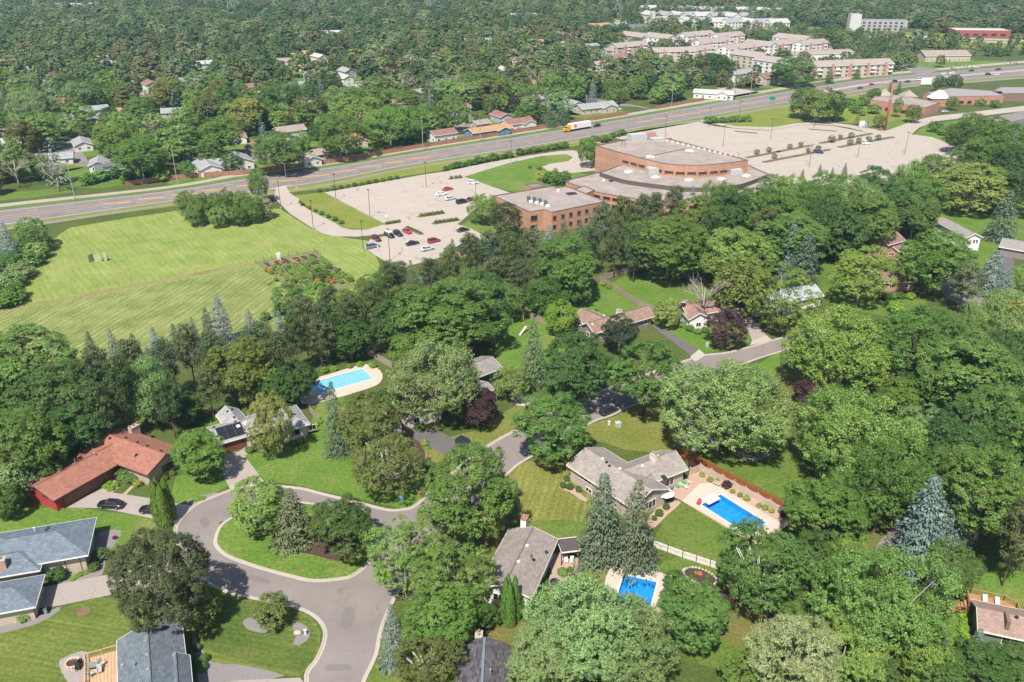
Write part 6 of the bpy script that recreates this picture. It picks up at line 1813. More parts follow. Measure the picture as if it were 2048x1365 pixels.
# the rest of the woods: one mass, instanced on points
kinds = bpy.data.collections.new('wood_kinds')
for i in range(6):
    me = far_broad(200 + i); me.materials.append(M_FARLEAF)
    o = bpy.data.objects.new('far_crown', me); kinds.objects.link(o)
me = spruce(230, 10, 8, 6, 0.13); me.materials.append(M_FARLEAF)
o = bpy.data.objects.new('far_crown', me); kinds.objects.link(o)
pm = bpy.data.meshes.new('wood_points')
pm.from_pydata([(x, y, 0) for x, y, d, hh in rest], [], [])
av = pm.attributes.new('size', 'FLOAT_VECTOR', 'POINT')
av.data.foreach_set('vector', np.array([(d, d, hh) if k % 9 else (d * .6, d * .6, hh * 1.1) for k, (x, y, d, hh) in enumerate(rest)], np.float32).ravel())
ai = pm.attributes.new('kind', 'INT', 'POINT')
ai.data.foreach_set('value', [6 if k % 9 == 0 else rg.randrange(6) for k in range(len(rest))])
wood = put('woodland', pm, None, label='mass of distant green treetops reaching to the top of the picture', cat='woodland', kind='stuff')
ng = bpy.data.node_groups.new('woodland', 'GeometryNodeTree')
ng.interface.new_socket('Geometry', in_out='INPUT', socket_type='NodeSocketGeometry')
ng.interface.new_socket('Geometry', in_out='OUTPUT', socket_type='NodeSocketGeometry')
N_ = ng.nodes
gi, go = N_.new('NodeGroupInput'), N_.new('NodeGroupOutput')
ci = N_.new('GeometryNodeCollectionInfo'); ci.inputs['Collection'].default_value = kinds; ci.inputs['Separate Children'].default_value = True; ci.inputs['Reset Children'].default_value = True
ip = N_.new('GeometryNodeInstanceOnPoints'); ip.inputs['Pick Instance'].default_value = True
a1 = N_.new('GeometryNodeInputNamedAttribute'); a1.data_type = 'FLOAT_VECTOR'; a1.inputs['Name'].default_value = 'size'
a2 = N_.new('GeometryNodeInputNamedAttribute'); a2.data_type = 'INT'; a2.inputs['Name'].default_value = 'kind'
rv = N_.new('FunctionNodeRandomValue'); rv.data_type = 'FLOAT'; rv.inputs[3].default_value = 6.28
cx = N_.new('ShaderNodeCombineXYZ')
lk = ng.links.new
lk(gi.outputs[0], ip.inputs['Points']); lk(ci.outputs[0], ip.inputs['Instance'])
lk(a1.outputs[0], ip.inputs['Scale']); lk(a2.outputs[0], ip.inputs['Instance Index'])
lk(rv.outputs[1], cx.inputs[2])
er = N_.new('FunctionNodeEulerToRotation'); lk(cx.outputs[0], er.inputs[0]); lk(er.outputs[0], ip.inputs['Rotation'])
lk(ip.outputs[0], go.inputs[0])
md = wood.modifiers.new('woodland', 'NODES'); md.node_group = ng
print('woods', len(cands), len(rest))
# ------------------------------------------------------------ swimming pools
def water_mat(name, col):
    m, nt, b = _new(name)
    b.inputs['Base Color'].default_value = (*col, 1)
    b.inputs['Roughness'].default_value = 0.04
    tr = nt.nodes.new('ShaderNodeBsdfTransparent'); tr.inputs['Color'].default_value = (*col, 1)
    gl = nt.nodes.new('ShaderNodeBsdfGlossy'); gl.inputs['Roughness'].default_value = 0.04
    fr = nt.nodes.new('ShaderNodeFresnel'); fr.inputs['IOR'].default_value = 1.33
    bm = nt.nodes.new('ShaderNodeBump'); bm.inputs['Strength'].default_value = 0.25; bm.inputs['Distance'].default_value = 0.05
    nt.links.new(_noise(nt, _pos(nt), 2.2, 3), bm.inputs['Height'])
    nt.links.new(bm.outputs[0], gl.inputs['Normal']); nt.links.new(bm.outputs[0], fr.inputs['Normal'])
    mx = nt.nodes.new('ShaderNodeMixShader')
    nt.links.new(fr.outputs[0], mx.inputs[0]); nt.links.new(tr.outputs[0], mx.inputs[1]); nt.links.new(gl.outputs[0], mx.inputs[2])
    nt.links.new(mx.outputs[0], nt.nodes['Material Output'].inputs['Surface'])
    return m
WATER = water_mat('pool_water', (0.50, 0.78, 0.92))
LINER = sol('pool_liner', (0.03, 0.28, 0.62), .5, (0.09, 0.44, 0.74), 2.2)  # lighter mottling paints the water's rippling light into the liner colour
LINER2 = sol('pool_liner_pale', (0.16, 0.45, 0.68), .5, (0.26, 0.55, 0.74), 0.7)
def pool(poly, label, liner, depth=1.2, wz=-0.10, cover=None):
    root = empty('swimming_pool', (0, 0, 0), 0, label, 'pool')
    n = len(poly)
    ar = sum(poly[i][0] * poly[(i + 1) % n][1] - poly[(i + 1) % n][0] * poly[i][1] for i in range(n))
    if ar < 0: poly = poly[::-1]
    w = MB()
    for i in range(n):
        a, b = poly[i], poly[(i + 1) % n]
        w.face([(*a, .02), (*b, .02), (*b, -depth), (*a, -depth)])
    w.face([(*p, -depth) for p in poly])
    w.build('basin', liner, root)
    sheet('cover' if cover else 'water', offset_line(poly, .01, True), wz, cover or WATER, root, kind=None)
    cp = MB(); o1, o2 = offset_line(poly, -.32, True), offset_line(poly, .03, True)
    for i in range(n):
        j = (i + 1) % n
        cp.hexa([(*o1[i], .02), (*o1[j], .02), (*o2[j], .02), (*o2[i], .02)], [(*o1[i], .11), (*o1[j], .11), (*o2[j], .11), (*o2[i], .11)])
    cp.build('coping', sol('coping_white', (.66, .6, .53), .6), root)
    return root
P1 = pool(POOL1, 'long bright blue swimming pool beside the tan house', LINER)
patch('pool_patio', [(1340, 990), (1350, 972), (1377, 952), (1400, 943), (1590, 1040), (1560, 1062), (1510, 1085), (1480, 1073), (1364, 1003)], M_PATIO, 0.03, 0, holes=[POOL1])
patch('pool_deck', [(1364, 1002), (1400, 968), (1425, 966), (1560, 1046), (1556, 1058), (1508, 1080), (1484, 1071)], M_POOLDECK, 0.05, 0, holes=[offset_line(POOL1, 0.0, True)])
MB().box((*Vector(POOL1[0]).lerp(Vector(POOL1[3]), .5), .12), (3.2, 1.9, .1), math.atan2(POOL1[3][1] - POOL1[0][1], POOL1[3][0] - POOL1[0][0])).build('pool_steps', M_WHITE, P1)
P2 = pool(POOL2, 'near blue swimming pool half covered by the huge silver maple', LINER)
patch('pool_deck', [(1211, 1157), (1224, 1127), (1305, 1142), (1346, 1152), (1340, 1180), (1325, 1250), (1225, 1260), (1205, 1200)], M_POOLDECK, 0.04, 0, holes=[POOL2])
P3 = pool(POOL3, 'swimming pool under a pale blue cover with rounded deck by the narrow spruce', LINER2, cover=sol('pool_cover', (.13, .37, .60), .45, (.20, .46, .68), 1.4))
patch('pool_deck', [(598, 770), (655, 750), (727, 729), (752, 735), (765, 749), (760, 766), (735, 778), (650, 803), (604, 808)], M_POOLDECK, 0.04, 2, holes=[POOL3])
def board_dive(px, py, rz, L=2.4):
    X, Y = G(px, py); r = empty('diving_board', (X, Y, 0), rz, 'white board on a stand at the near pool deck', 'diving board')
    MB().box((0, 0, .55), (L, .45, .07)).build('board', M_WHITE, r); MB().box((-.6, 0, .27), (.5, .5, .5)).build('stand', M_GALV, r)
board_dive(1281, 1143, 1.2, 1.2)
# ------------------------------------------------------------ fences round the yards
vb = poly_px([(1379, 951), (1400, 942), (1589, 1042)])
fence(vb, 1.75, M_VINYL, 'scalloped_fence', 'pale vinyl fence with scalloped top behind the long pool', step=2.5, scallop=.28, post_up=.2)
bb = poly_px([(1356, 912), (1377, 925)]) + [tuple(Vector(p) + Vector((.45, .75))) for p in (poly_px([(1400, 938)])[0], vb[2])] 
fence(bb, 2.05, M_WOODR, 'cedar_fence', 'red-brown cedar fence running just behind the scalloped vinyl fence', step=2.5)
fence(poly_px([(1306, 1094), (1365, 1116), (1448, 1143)]), 1.45, sol('fence_white_mesh', (.62, .58, .52), .6), 'white_panel_fence', 'white panel fence with dark posts below the pool lawn', step=2.6, postmat=M_DARK)
fence(poly_px([(1055, 611), (1041, 626), (1092, 652)]), 1.8, M_WOOD, 'board_fence', 'grey board fence by the backyard slide', step=2.4)
fence(poly_px([(1055, 611), (1106, 592), (1150, 580), (1200.5, 563)]), 1.8, M_WOOD, 'board_fence', 'grey board fence along the pines behind the long ranch house', step=2.4)
fence(poly_px([(1200.5, 563), (1276, 612), (1313, 628)]), 1.8, M_WOOD, 'board_fence', 'grey board fence dividing the two striped lawns', step=2.4)
fence(poly_px([(1206, 560), (1257, 546), (1300, 536)]), 1.8, M_WOOD, 'board_fence', 'grey board fence behind the forked cottonwood', step=2.4)
fence(poly_px([(1345, 536), (1392, 570)]), 1.8, M_WOOD, 'board_fence', 'shaded board fence right of the forked cottonwood', step=2.4)
fence(poly_px([(784, 737), (733, 709), (790, 692)]), 1.8, M_WOOD, 'board_fence', 'weathered fence corner above the rounded pool', step=2.4)
fence(poly_px([(620, 825), (640, 845)]), 1.5, M_WOOD, 'board_fence', 'short dark fence right of the grey house with solar panels', step=2.4)
fence(poly_px([(1455, 1330), (1500, 1332)]), 1.7, M_WOOD, 'board_fence', 'short fence piece at the bottom edge by the whitish maple', step=2.4)
# ------------------------------------------------------------ cars
def loft(secs, close=True):
    m = MB(); rings = []
    for x, z0, zt, w, k in secs:
        rings.append([(x, -w * .92, z0), (x, -w, z0 + .22), (x, -w, zt - .14), (x, -w * k, zt), (x, w * k, zt), (x, w, zt - .14), (x, w, z0 + .22), (x, w * .92, z0)])
    n = 8
    base = len(m.v)
    for r_ in rings: m.v += r_
    for i in range(len(rings) - 1):
        for k in range(n):
            a, b = base + i * n + k, base + i * n + (k + 1) % n
            m.f.append((a, b, b + n, a + n)); m.uv += [(0, 0)] * 4
    for i in (0, len(rings) - 1):
        m.f.append(tuple(base + i * n + k for k in range(n))); m.uv += [(0, 0)] * n
    return m
def car_meshes(kind):
    if kind == 'sedan': L, W, belt, top, cab = 4.8, .91, .96, 1.45, (1.15, .35, -1.05, -1.85)
    elif kind == 'van': L, W, belt, top, cab = 5.0, .98, 1.08, 1.78, (1.55, .75, -2.1, -2.42)
    else: L, W, belt, top, cab = 4.7, .94, 1.06, 1.70, (1.05, .35, -1.75, -2.2)
    h = L / 2
    body = loft([(h, .42, .68, W * .72, .8), (h - .15, .28, .76, W * .9, .82), (h - .7, .22, belt - .1, W, .85), (cab[0] - .05, .2, belt, W, .86), (0, .2, belt + .02, W, .86), (cab[3] + .1, .2, belt + .02, W, .86), (-h + .3, .26, belt - (.03 if kind == 'sedan' else 0), W * .95, .84), (-h, .4, belt - .2, W * .8, .8)])
    a, b, c, d = cab
    gw = W * .88
    g = MB(); lo = [(a, -gw, belt - .04), (a, gw, belt - .04), (d, gw, belt - .04), (d, -gw, belt - .04)]
    hi = [(b, -gw * .8, top - .05), (b, gw * .8, top - .05), (c, gw * .8, top - .05), (c, -gw * .8, top - .05)]
    g.hexa(lo[::-1], hi[::-1])
    r = MB(); e = .05
    r.hexa([(b + e, -gw * .8 - .01, top - .05), (c - e, -gw * .8 - .01, top - .05), (c - e, gw * .8 + .01, top - .05), (b + e, gw * .8 + .01, top - .05)], [(b - .1, -gw * .7, top + .02), (c + .1, -gw * .7, top + .02), (c + .1, gw * .7, top + .02), (b - .1, gw * .7, top + .02)])
    for t in (0, .42, 1):       # pillars
        for s_ in (-1, 1):
            xl, xh = a + (d - a) * t, b + (c - b) * t
            r.tube([(xl, s_ * gw, belt - .05), (xh, s_ * gw * .81, top - .03)], .045, 4)
    wh = MB().tube([(0, -.11, 0), (0, .11, 0)], .34, 12); rim = MB().tube([(0, -.125, 0), (0, .125, 0)], .2, 8)
    lamp = MB().box((0, 0, 0), (.08, .34, .14)); tail = MB().box((0, 0, 0), (.08, .26, .2))
    mk = lambda m, mat, sm=False: (lambda me: (me.materials.append(mat), me)[1])(m.mesh(sm))
    return dict(L=L, W=W, belt=belt, body=mk(body, M_PAINT, False), glass=mk(g, M_GLASS), roof=mk(r, M_PAINT), tyre=mk(wh, M_TYRE), rim=mk(rim, M_RIM), head=mk(lamp, M_HEAD), tail=mk(tail, M_TAIL))
CAR = {k: car_meshes(k) for k in ('sedan', 'suv', 'van')}
def car(X, Y, rz, kind, col, label, z=.035, group=None, roofcol=None, detail=True):
    c = CAR[kind]
    r = empty('car' if kind == 'sedan' else kind if kind == 'van' else 'suv', (X, Y, z), rz, label, 'car' if kind != 'van' else 'van', group)
    b = put('body', c['body'], None, r, color=col); put('windows', c['glass'], None, r); put('roof', c['roof'], None, r, color=roofcol or col)
    h = c['L'] / 2
    for x in (h - .9, -h + .95):
        for s_ in (-1, 1):
            w = put('wheel', c['tyre'], None, r); w.location = (x, s_ * (c['W'] - .1), .34)
            put('rim', c['rim'], None, w)
    if detail:
        for s_ in (-1, 1):
            o = put('headlight', c['head'], None, r); o.location = (h - .16, s_ * c['W'] * .68, c['belt'] - .3)
            o = put('taillight', c['tail'], None, r); o.location = (-h + .14, s_ * c['W'] * .72, c['belt'] - .2)
    return r
BLK, WHT, SLV, RED, MAR, NVY, BLG, DGN = (.012, .012, .014), (.75, .75, .74), (.45, .46, .48), (.40, .03, .02), (.11, .015, .02), (.015, .02, .045), (.14, .19, .25), (.03, .07, .05)
A1, B1 = R(-54), R(36.5)
for px, py, an, kd, col, lb_, rc in [(753, 481, A1, 'suv', MAR, 'maroon car parked first in the corner row of the lower car park', None), (779, 474, A1, 'van', BLK, 'black van with white roof parked between the maroon and navy cars', WHT), (796, 471, A1, 'suv', NVY, 'navy SUV parked beside the white-roofed van', None), (814, 466, A1, 'sedan', RED, 'bright red car parked at the end of the corner row', None),
  (746, 496, B1, 'suv', BLG, 'blue-grey SUV parked at the left corner of the lower car park', None), (825, 490, B1, 'sedan', BLK, 'black sedan parked in the middle of the lower car park', None), (868, 485, B1, 'suv', (.26, .02, .03), 'dark red SUV parked in the lower car park', None), (855, 501, B1, 'sedan', SLV, 'silver sedan parked nearest the trees in the lower car park', None), (926, 463, B1, 'sedan', BLK, 'black sedan by the entrance lawn of the brick building', None),
  (946, 368, B1 - .5, 'suv', WHT, 'white SUV alone near the grass slope in the upper car park', None), (895, 381, B1, 'sedan', RED, 'red car parked in the upper car park', None), (883, 391, B1, 'sedan', WHT, 'white car parked just below the red one', None), (901, 400, B1, 'sedan', SLV, 'silver car parked below the white one in the upper car park', None), (924, 407, B1, 'van', BLK, 'black minivan parked near the bright green tree', None), (941, 402, B1, 'sedan', MAR, 'maroon car half hidden behind the bright green tree', None),
  (1636, 307, R(-20), 'van', NVY, 'dark blue van alone in the big empty car park', None), (1732, 289, R(10), 'suv', WHT, 'white SUV beside a planted island in the big empty car park', None),
  (223, 1014, R(174), 'sedan', BLK, 'black sedan parked on the driveway of the red-roofed house', None), (306, 1025, R(172), 'sedan', BLK, 'black car half hidden behind the arborvitae pair', None), (931, 893, R(-42), 'suv', (.02, .03, .04), 'black SUV at the street end of the dark driveway', None), (1217, 826, R(38), 'suv', BLK, 'black SUV parked on the street by the spreading oak', None), (1063, 905, R(35), 'sedan', NVY, 'dark blue car under the round tree on the street', None),
  (1236, 221, R(30), 'suv', WHT, 'white SUV beside the long grey-roofed house', None), (1870, 222, R(20), 'sedan', BLK, 'black car parked by the brick restaurant corner', None), (1890, 225, R(20), 'sedan', SLV, 'silver car parked by the brick restaurant corner', None), (1728, 141, R(15), 'suv', BLK, 'black car in front of the long apartment block', None), (1757, 139, R(15), 'sedan', MAR, 'dark red car in front of the long apartment block', None), (1785, 137, R(15), 'sedan', BLK, 'black car at the end of the apartment lot', None)]:
    X, Y = G(px, py); car(X, Y, an, kd, col, lb_, roofcol=rc)
def along(px, py, f):
    q = Vector(G(px, py)); k = min(range(NS - 1), key=lambda i: (hw(i, .5) - q).length)
    p = hw(k, f); t = (hw(k + 1, f) - hw(k, f)).normalized()
    return p, math.atan2(t.y, t.x)
for px, py, f, kd, col, lb_ in [(1683, 186, .8, 'suv', WHT, 'white car on the near side of the highway by the meadow'), (1722, 179, .8, 'sedan', DGN, 'dark green car ahead of the white one on the highway'), (1762, 173, .66, 'sedan', RED, 'red car on the highway near the mast top'), (1778, 170, .8, 'sedan', SLV, 'grey car beside the red one on the highway'), (1800, 167, .66, 'suv', BLK, 'dark SUV on the highway left of the signboard'), (1818, 165, .8, 'sedan', BLK, 'black sedan on the highway left of the signboard'), (1840, 162, .66, 'van', WHT, 'white pickup-like van behind the signboard'), (1865, 143, .3, 'suv', WHT, 'white car waiting at the junction'), (1928, 142, .2, 'sedan', DGN, 'green car in the far lane past the junction'), (1948, 147, .7, 'suv', BLK, 'black SUV at the junction stop line'), (1965, 147, .8, 'van', WHT, 'white van at the junction stop line'), (1993, 146, .7, 'sedan', SLV, 'silver car right of the junction'), (1985, 139, .3, 'sedan', BLK, 'black car in the far lane right of the junction'), (1176, 250, .28, 'suv', BLK, 'black pickup behind the yellow lorry'), (1900, 151, .3, 'sedan', WHT, 'white car crossing the junction')]:
    p, a = along(px, py, f); car(p.x, p.y, a if f > .5 else a + math.pi, kd, col, lb_)
# lorry: yellow cab, white trailer
p, a = along(1150, 257, .28)
lr = empty('lorry', (p.x, p.y, .035), a + math.pi, 'lorry with yellow cab and long white trailer on the highway', 'truck')
cab = MB(); cab.box((8.6, 0, 1.7), (2.2, 2.4, 2.6)); cab.box((10.3, 0, 1.25), (1.6, 2.1, 1.3)); cab.box((7.9, 0, 3.2), (1.0, 2.2, .7))
cb = cab.build('cab', sol('lorry_yellow', (.62, .36, .02), .4), lr)
MB().box((9.72, 0, 2.35), (.06, 2.1, .8)).build('windscreen', M_GLASS, cb)
tr = MB().box((.1, 0, 2.55), (14.6, 2.55, 2.8)).build('trailer', M_WHITE, lr)
lg = MB().lathe((0, 0, 0), [(1.0, 0), (1.0, .03)], 14); o = lg.build('emblem', sol('logo_orange', (.75, .2, .03), .5), tr); o.location = (4.2, 1.29, 2.7); o.rotation_euler = (R(-90), 0, 0)
o = put('emblem', lg.mesh(), MATS['logo_orange'], tr); o.location = (4.2, -1.29, 2.7); o.rotation_euler = (R(90), 0, 0)
MB().box((1, 0, .95), (15.5, 1.0, .3)).build('chassis', M_DARK, lr)
for x in (10.2, 7.6, 6.4, -4.6, -5.9):
    for s_ in (-1, 1):
        w = put('wheel', CAR['van']['tyre'], None, lr); w.location = (x, s_ * 1.05, .5); w.scale = (1.45, 1.6, 1.45)
# ------------------------------------------------------------ lamp posts, poles, mast, signs
def lamp_mesh():
    m = MB().tube([(0, 0, .6), (0, 0, 10.6)], [.11, .07], 6); m2 = MB().lathe((0, 0, 0), [(.3, 0), (.3, .7), (.26, .75)], 10); m3 = MB().box((0, .5, 10.6), (.35, .8, .16)); m3.box((0, -.5, 10.6), (.35, .8, .16)); m3.box((0, 0, 10.6), (.1, .6, .08))
    r_ = []
    for m_, mt in ((m, sol('lamp_bronze', (.05, .045, .04), .6)), (m2, M_KERB), (m3, MATS['lamp_bronze'])): me = m_.mesh(); me.materials.append(mt); r_.append(me)
    return r_
LM = lamp_mesh()
LP = [(740.4, 435.2, 'at the lower corner of the upper car park'), (672, 401, 'on the left kerb of the upper car park'), (627, 459, 'on the outside bend of the access drive'), (727, 504, 'at the left corner of the lower car park'), (852.5, 375.5, 'inside the upper car park near the red car'), (1022, 329, 'by the grass slope beside the drive'), (952, 418, 'beside the bright green tree at the entrance'), (562, 417.5, 'at the drive mouth near the highway'), (780, 522, 'inside the lower car park by the trees'), (1417, 255.5, 'at the top left of the empty car park'), (1445.5, 295, 'inside the empty car park behind the brick hall'), (1478, 240, 'on the green mound by the highway'), (1540.6, 279.6, 'in the middle of the empty car park'), (1628, 257, 'at the far edge of the empty car park'), (1618, 336, 'near the treetops south of the empty car park'), (1715, 317, 'below the white SUV in the empty car park'), (1809, 310, 'at the right side of the empty car park'), (1329.7, 274, 'behind the tall brick hall'), (718, 448, 'along the curve of the access drive')]
for px, py, w_ in LP[:-1]:
    X, Y = G(px, py); r = empty('lamp_post', (X, Y, 0), R(36), 'tall dark lamp post ' + w_, 'lamp post', 'car park lamp posts')
    for nm, me in zip(('pole', 'footing', 'lamp_head'), LM): put(nm, me, None, r)
X, Y = G(574, 374.5); r = empty('street_lamp', (X, Y, 0), R(130), 'street lamp with curved arm at the drive mouth by the highway', 'lamp post')
MB().tube([(0, 0, 0), (0, 0, 9), (.5, 0, 9.8), (2.2, 0, 10)], [.11, .08, .06, .05], 6).build('pole', M_GALV, r); MB().box((2.4, 0, 9.95), (.7, .3, .14)).build('lamp_head', M_GALV, r)
PP = [(355.7, 370.2, 15, 'left of the white house by the noise wall'), (547, 344.6, 14.7, 'with transformer by the wide dark tree'), (846, 300, 15, 'at the light green willow by the noise wall'), (960.7, 281.7, 14, 'in front of the blue house'), (1171, 244, 15, 'near the lorry'), (1343, 214, 15, 'at the short noise wall'), (1466.7, 200, 20, 'by the white trailer yard, left of a pair'), (1500, 196.7, 20, 'by the white trailer yard, right of a pair'), (1610, 176.7, 18, 'near the brown modern house'), (150, 398, 15, 'at the mown verge on the left')]
PW = []
for px, py, hh, w_ in PP:
    X, Y = G(px, py); tx = R(126)
    r = empty('utility_pole', (X, Y, 0), tx, 'wooden utility pole ' + w_, 'utility pole', 'utility poles along the highway')
    MB().tube([(0, 0, 0), (0, 0, hh)], [.2, .13], 7).build('pole', M_POLEWOOD if hh > 15 else M_GALV, r)
    MB().box((0, 0, hh - .9), (2.4, .14, .16)).build('crossarm', M_POLEWOOD, r)
    for x in (-1, 0, 1): MB().lathe((x, 0, hh - .82), [(.06, 0), (.1, .12), (.05, .26)], 6).build('insulator', M_GALV, r)
    if 'transformer' in w_: MB().lathe((.35, 0, hh - 4), [(.3, 0), (.3, 1.0), (.1, 1.1)], 10).build('transformer', M_GALV, r)
    PW.append((X, Y, hh, r))
order = sorted(PW, key=lambda t: t[0])
for (x0, y0, h0, r0), (x1, y1, h1, r1) in zip(order, order[1:]):
    if (Vector((x0, y0)) - Vector((x1, y1))).length > 140: continue
    m = MB()
    mi = r0.matrix_world
    for off in (-1, 0, 1):
        pts = []
        for k in range(7):
            t = k / 6
            X, Y, Z = x0 + (x1 - x0) * t, y0 + (y1 - y0) * t, (h0 - .6) + ((h1 - .6) - (h0 - .6)) * t - 1.6 * 4 * t * (1 - t)
            co, si = math.cos(R(-126)), math.sin(R(-126))
            dx, dy = X - x0, Y - y0
            pts.append((dx * co - dy * si + off, dx * si + dy * co, Z))
        m.tube(pts, .022, 3, False)
    m.build('wires', M_DARK, r0)['kind'] = 'stuff'
X, Y = G(1769, 263); r = empty('cellular_mast', (X, Y, 0), 0, 'tall rust-red steel mast at the edge of the empty car park', 'mast')
MB().tube([(0, 0, .3), (0, 0, 12), (0, 0, 24.7)], [.68, .55, .42], 12).build('shaft', M_RUST, r, True); MB().box((0, 0, .25), (2.2, 2.2, .5)).build('footing', M_KERB, r)
for z in (8, 16): MB().lathe((0, 0, z), [(.75, 0), (.75, .2)], 12).build('collar', M_RUST, r)
MB().box((-1.6, 1.5, .9), (1.2, .8, 1.8)).build('equipment_box', sol('box_rust', (.3, .1, .08)), r)
def sign_at(px, py, hh, w, h_, mat, label, name='road_sign', diamond=False, rz=0.0, thick=.06):
    X, Y = G(px, py); r = empty(name, (X, Y, 0), rz, label, 'sign')
    MB().tube([(0, 0, 0), (0, 0, hh)], .05, 6).build('post', M_GALV, r)
    m = MB().box((0, 0, 0), (w, thick, h_)); o = m.build('plate', mat, r); o.location = (0, -.08, hh - (h_ * .5 if not diamond else 0)); o.rotation_euler = (0, R(45) if diamond else 0, 0)
    return r
sign_at(594, 388, 2.4, .9, .9, sol('sign_yellow', (.8, .5, .02), .5), 'yellow diamond warning sign beside the access drive', diamond=True, rz=R(30))
sign_at(1543, 210, 5, 4.2, 2.2, sol('sign_green', (.0, .28, .14), .5), 'green direction sign beside the highway meadow', rz=R(20))
sign_at(1833, 94, 12, 9, 7, sol('sign_blue', (.03, .16, .5), .5), 'tall blue signboard beyond the junction')
sign_at(1851, 172, 5.5, 8, 4.5, M_WHITE, 'white signboard standing beside the highway', thick=.3, rz=R(10))
sign_at(773, 440, 1.8, .5, .7, M_WHITE, 'small white sign at the corner of the upper car park')
sign_at(756, 503, 2.0, .4, .6, M_WHITE, 'small white sign before the blue-grey SUV')
for k, (px, py, an, w_) in enumerate([(1858, 139, -60, 'at the left of the junction'), (1905, 137, 200, 'on the far side of the junction'), (1955, 152, 150, 'on the near side of the junction'), (2005, 141, -60, 'at the right of the junction'), (1916, 158, 100, 'beside the round dark trees')]):
    X, Y = G(px, py); r = empty('traffic_signal', (X, Y, 0), R(an), 'traffic signal mast with long arm ' + w_, 'traffic light', 'traffic signals of the junction')
    MB().tube([(0, 0, 0), (0, 0, 9)], [.16, .1], 6).build('mast', M_GALV, r); MB().tube([(0, 0, 6), (10, 0, 6.6)], [.1, .07], 6).build('arm', M_GALV, r)
    for x in (5, 8, 9.8): MB().box((x, 0, 6.1), (.45, .4, 1.2)).build('signal_head', sol('signal_black', (.03, .03, .02), .5), r)
# lattice pylons near the top edge
for px, py, w_ in ((858, 40, 'at the top edge in the middle'), (463, 42, 'at the top edge on the left'), (1236, 24, 'at the top edge left of the townhouses'), (4, 60, 'at the left edge near the top')):
    X, Y = G(px, py); r = empty('lattice_pylon', (X, Y, 0), R(20), 'grey lattice power pylon ' + w_, 'pylon', 'pylons near the top edge')
    hh = 46; m = MB()
    for dx, dy in ((-1, -1), (1, -1), (1, 1), (-1, 1)): m.tube([(dx * 4.5, dy * 4.5, 0), (dx * 1.2, dy * 1.2, 28), (dx * .5, dy * .5, hh)], [.28, .22, .15], 4)
    for k in range(9):
        z0, z1 = k * 4.6, (k + 1) * 4.6
        w0, w1 = 4.5 - 3.3 * min(1, z0 / 28) - max(0, z0 - 28) * .04, 4.5 - 3.3 * min(1, z1 / 28) - max(0, z1 - 28) * .04
        for (ax, ay), (bx, by) in (((-1, -1), (1, -1)), ((1, -1), (1, 1)), ((1, 1), (-1, 1)), ((-1, 1), (-1, -1))): m.tube([(ax * w0, ay * w0, z0), (bx * w1, by * w1, z1)], .12, 3); m.tube([(bx * w0, by * w0, z0), (ax * w1, ay * w1, z1)], .12, 3)
    m.build('lattice', M_GALV, r)
    for z in (30, 37, 44): MB().tube([(-7, 0, z), (0, 0, z + 1), (7, 0, z)], .2, 4).build('crossarm', M_GALV, r)
# ------------------------------------------------------------ planted islands of the car parks
MUL = sol('island_mulch', (.16, .13, .07), .95, (.10, .09, .04), 2, bump=.5)
def islands(items):
    for i, (x0, y0, x1, y1, w) in enumerate(items):
        a, b = Vector(G(x0, y0)), Vector(G(x1, y1)); u = (b - a).normalized(); n = Vector((-u.y, u.x)) * w
        q = [a - u * w * .6, a + n * .8, b + n * .8, b + u * w * .6, b - n * .8, a - n * .8]
        m = MB().prism([tuple(p) for p in (a - u * w, a - n, b - n, b + u * w, b + n, a + n)], .03, .18)
        m.build('planted_island', MUL, kind='structure')
islands([(1495, 316, 1558, 304, 1.3), (1556, 304, 1620, 292, 1.3), (1528, 325, 1590, 313, 1.3), (1592, 313, 1658, 300, 1.3), (1642, 287, 1742, 268, 1.4), (1679, 295, 1785, 275, 1.4), (1472, 263.5, 1512, 267, 1), (1620, 259, 1670, 263, 1), (839, 434, 886, 427, 1.1), (868, 448, 916, 441, 1.1), (814, 456, 843, 469, 1.0), (771, 449, 798, 445, .9), (899, 359, 923, 356, .8)])
ITL = 'small island tree in the empty car park'
for px, py, w in ((1514, 303, 12), (1538, 299, 12), (1580, 292, 11), (1602, 288, 11), (1549, 312, 12), (1617, 300, 11), (1637, 295, 12), (1681, 273, 10), (1703, 270, 13), (1701, 283, 13), (1718, 280, 12), (1738, 277, 13)):
    tree_px(px, py, w, 'small', OLV, ITL + ', %d metres east of the hall' % int(G(px, py)[0] - 90), group='island trees of the empty car park', hk=.9)
for px, py, w in ((1664, 277, 16), (1757, 274, 13), (1339, 284, 20)): tree_px(px, py, w, 'small', GRN, 'dark round bushy tree in or beside the empty car park', group='bushy car park trees', hk=.9)
def shrubs(pts, col, label, group, kind='shrub', hk=.8):
    pts = sorted(pts)
    for i, p in enumerate(pts):
        X, Y = G(p[0], p[1]); d = p[2] / scale_at(X, Y); tree_at(X, Y, d, d * hk, kind, col if not isinstance(col, list) else col[i % len(col)], label + which(i, len(pts)) if len(pts) <= 38 else label, group)
rr = random.Random(8)
shrubs([(843 + i * 8, 433 - i * 1.1, 9) for i in range(6)] + [(872 + i * 8, 447 - i * 1.1, 9) for i in range(6)] + [(816 + i * 6, 457 + i * 2.6, 7) for i in range(5)] + [(774 + i * 6, 449 - i, 8) for i in range(5)] + [(903, 358, 8), (912, 357, 8), (920, 356, 8)], [OLV, GRN], 'low bush in a planted island of the west car park', 'low bushes of the west car park islands')
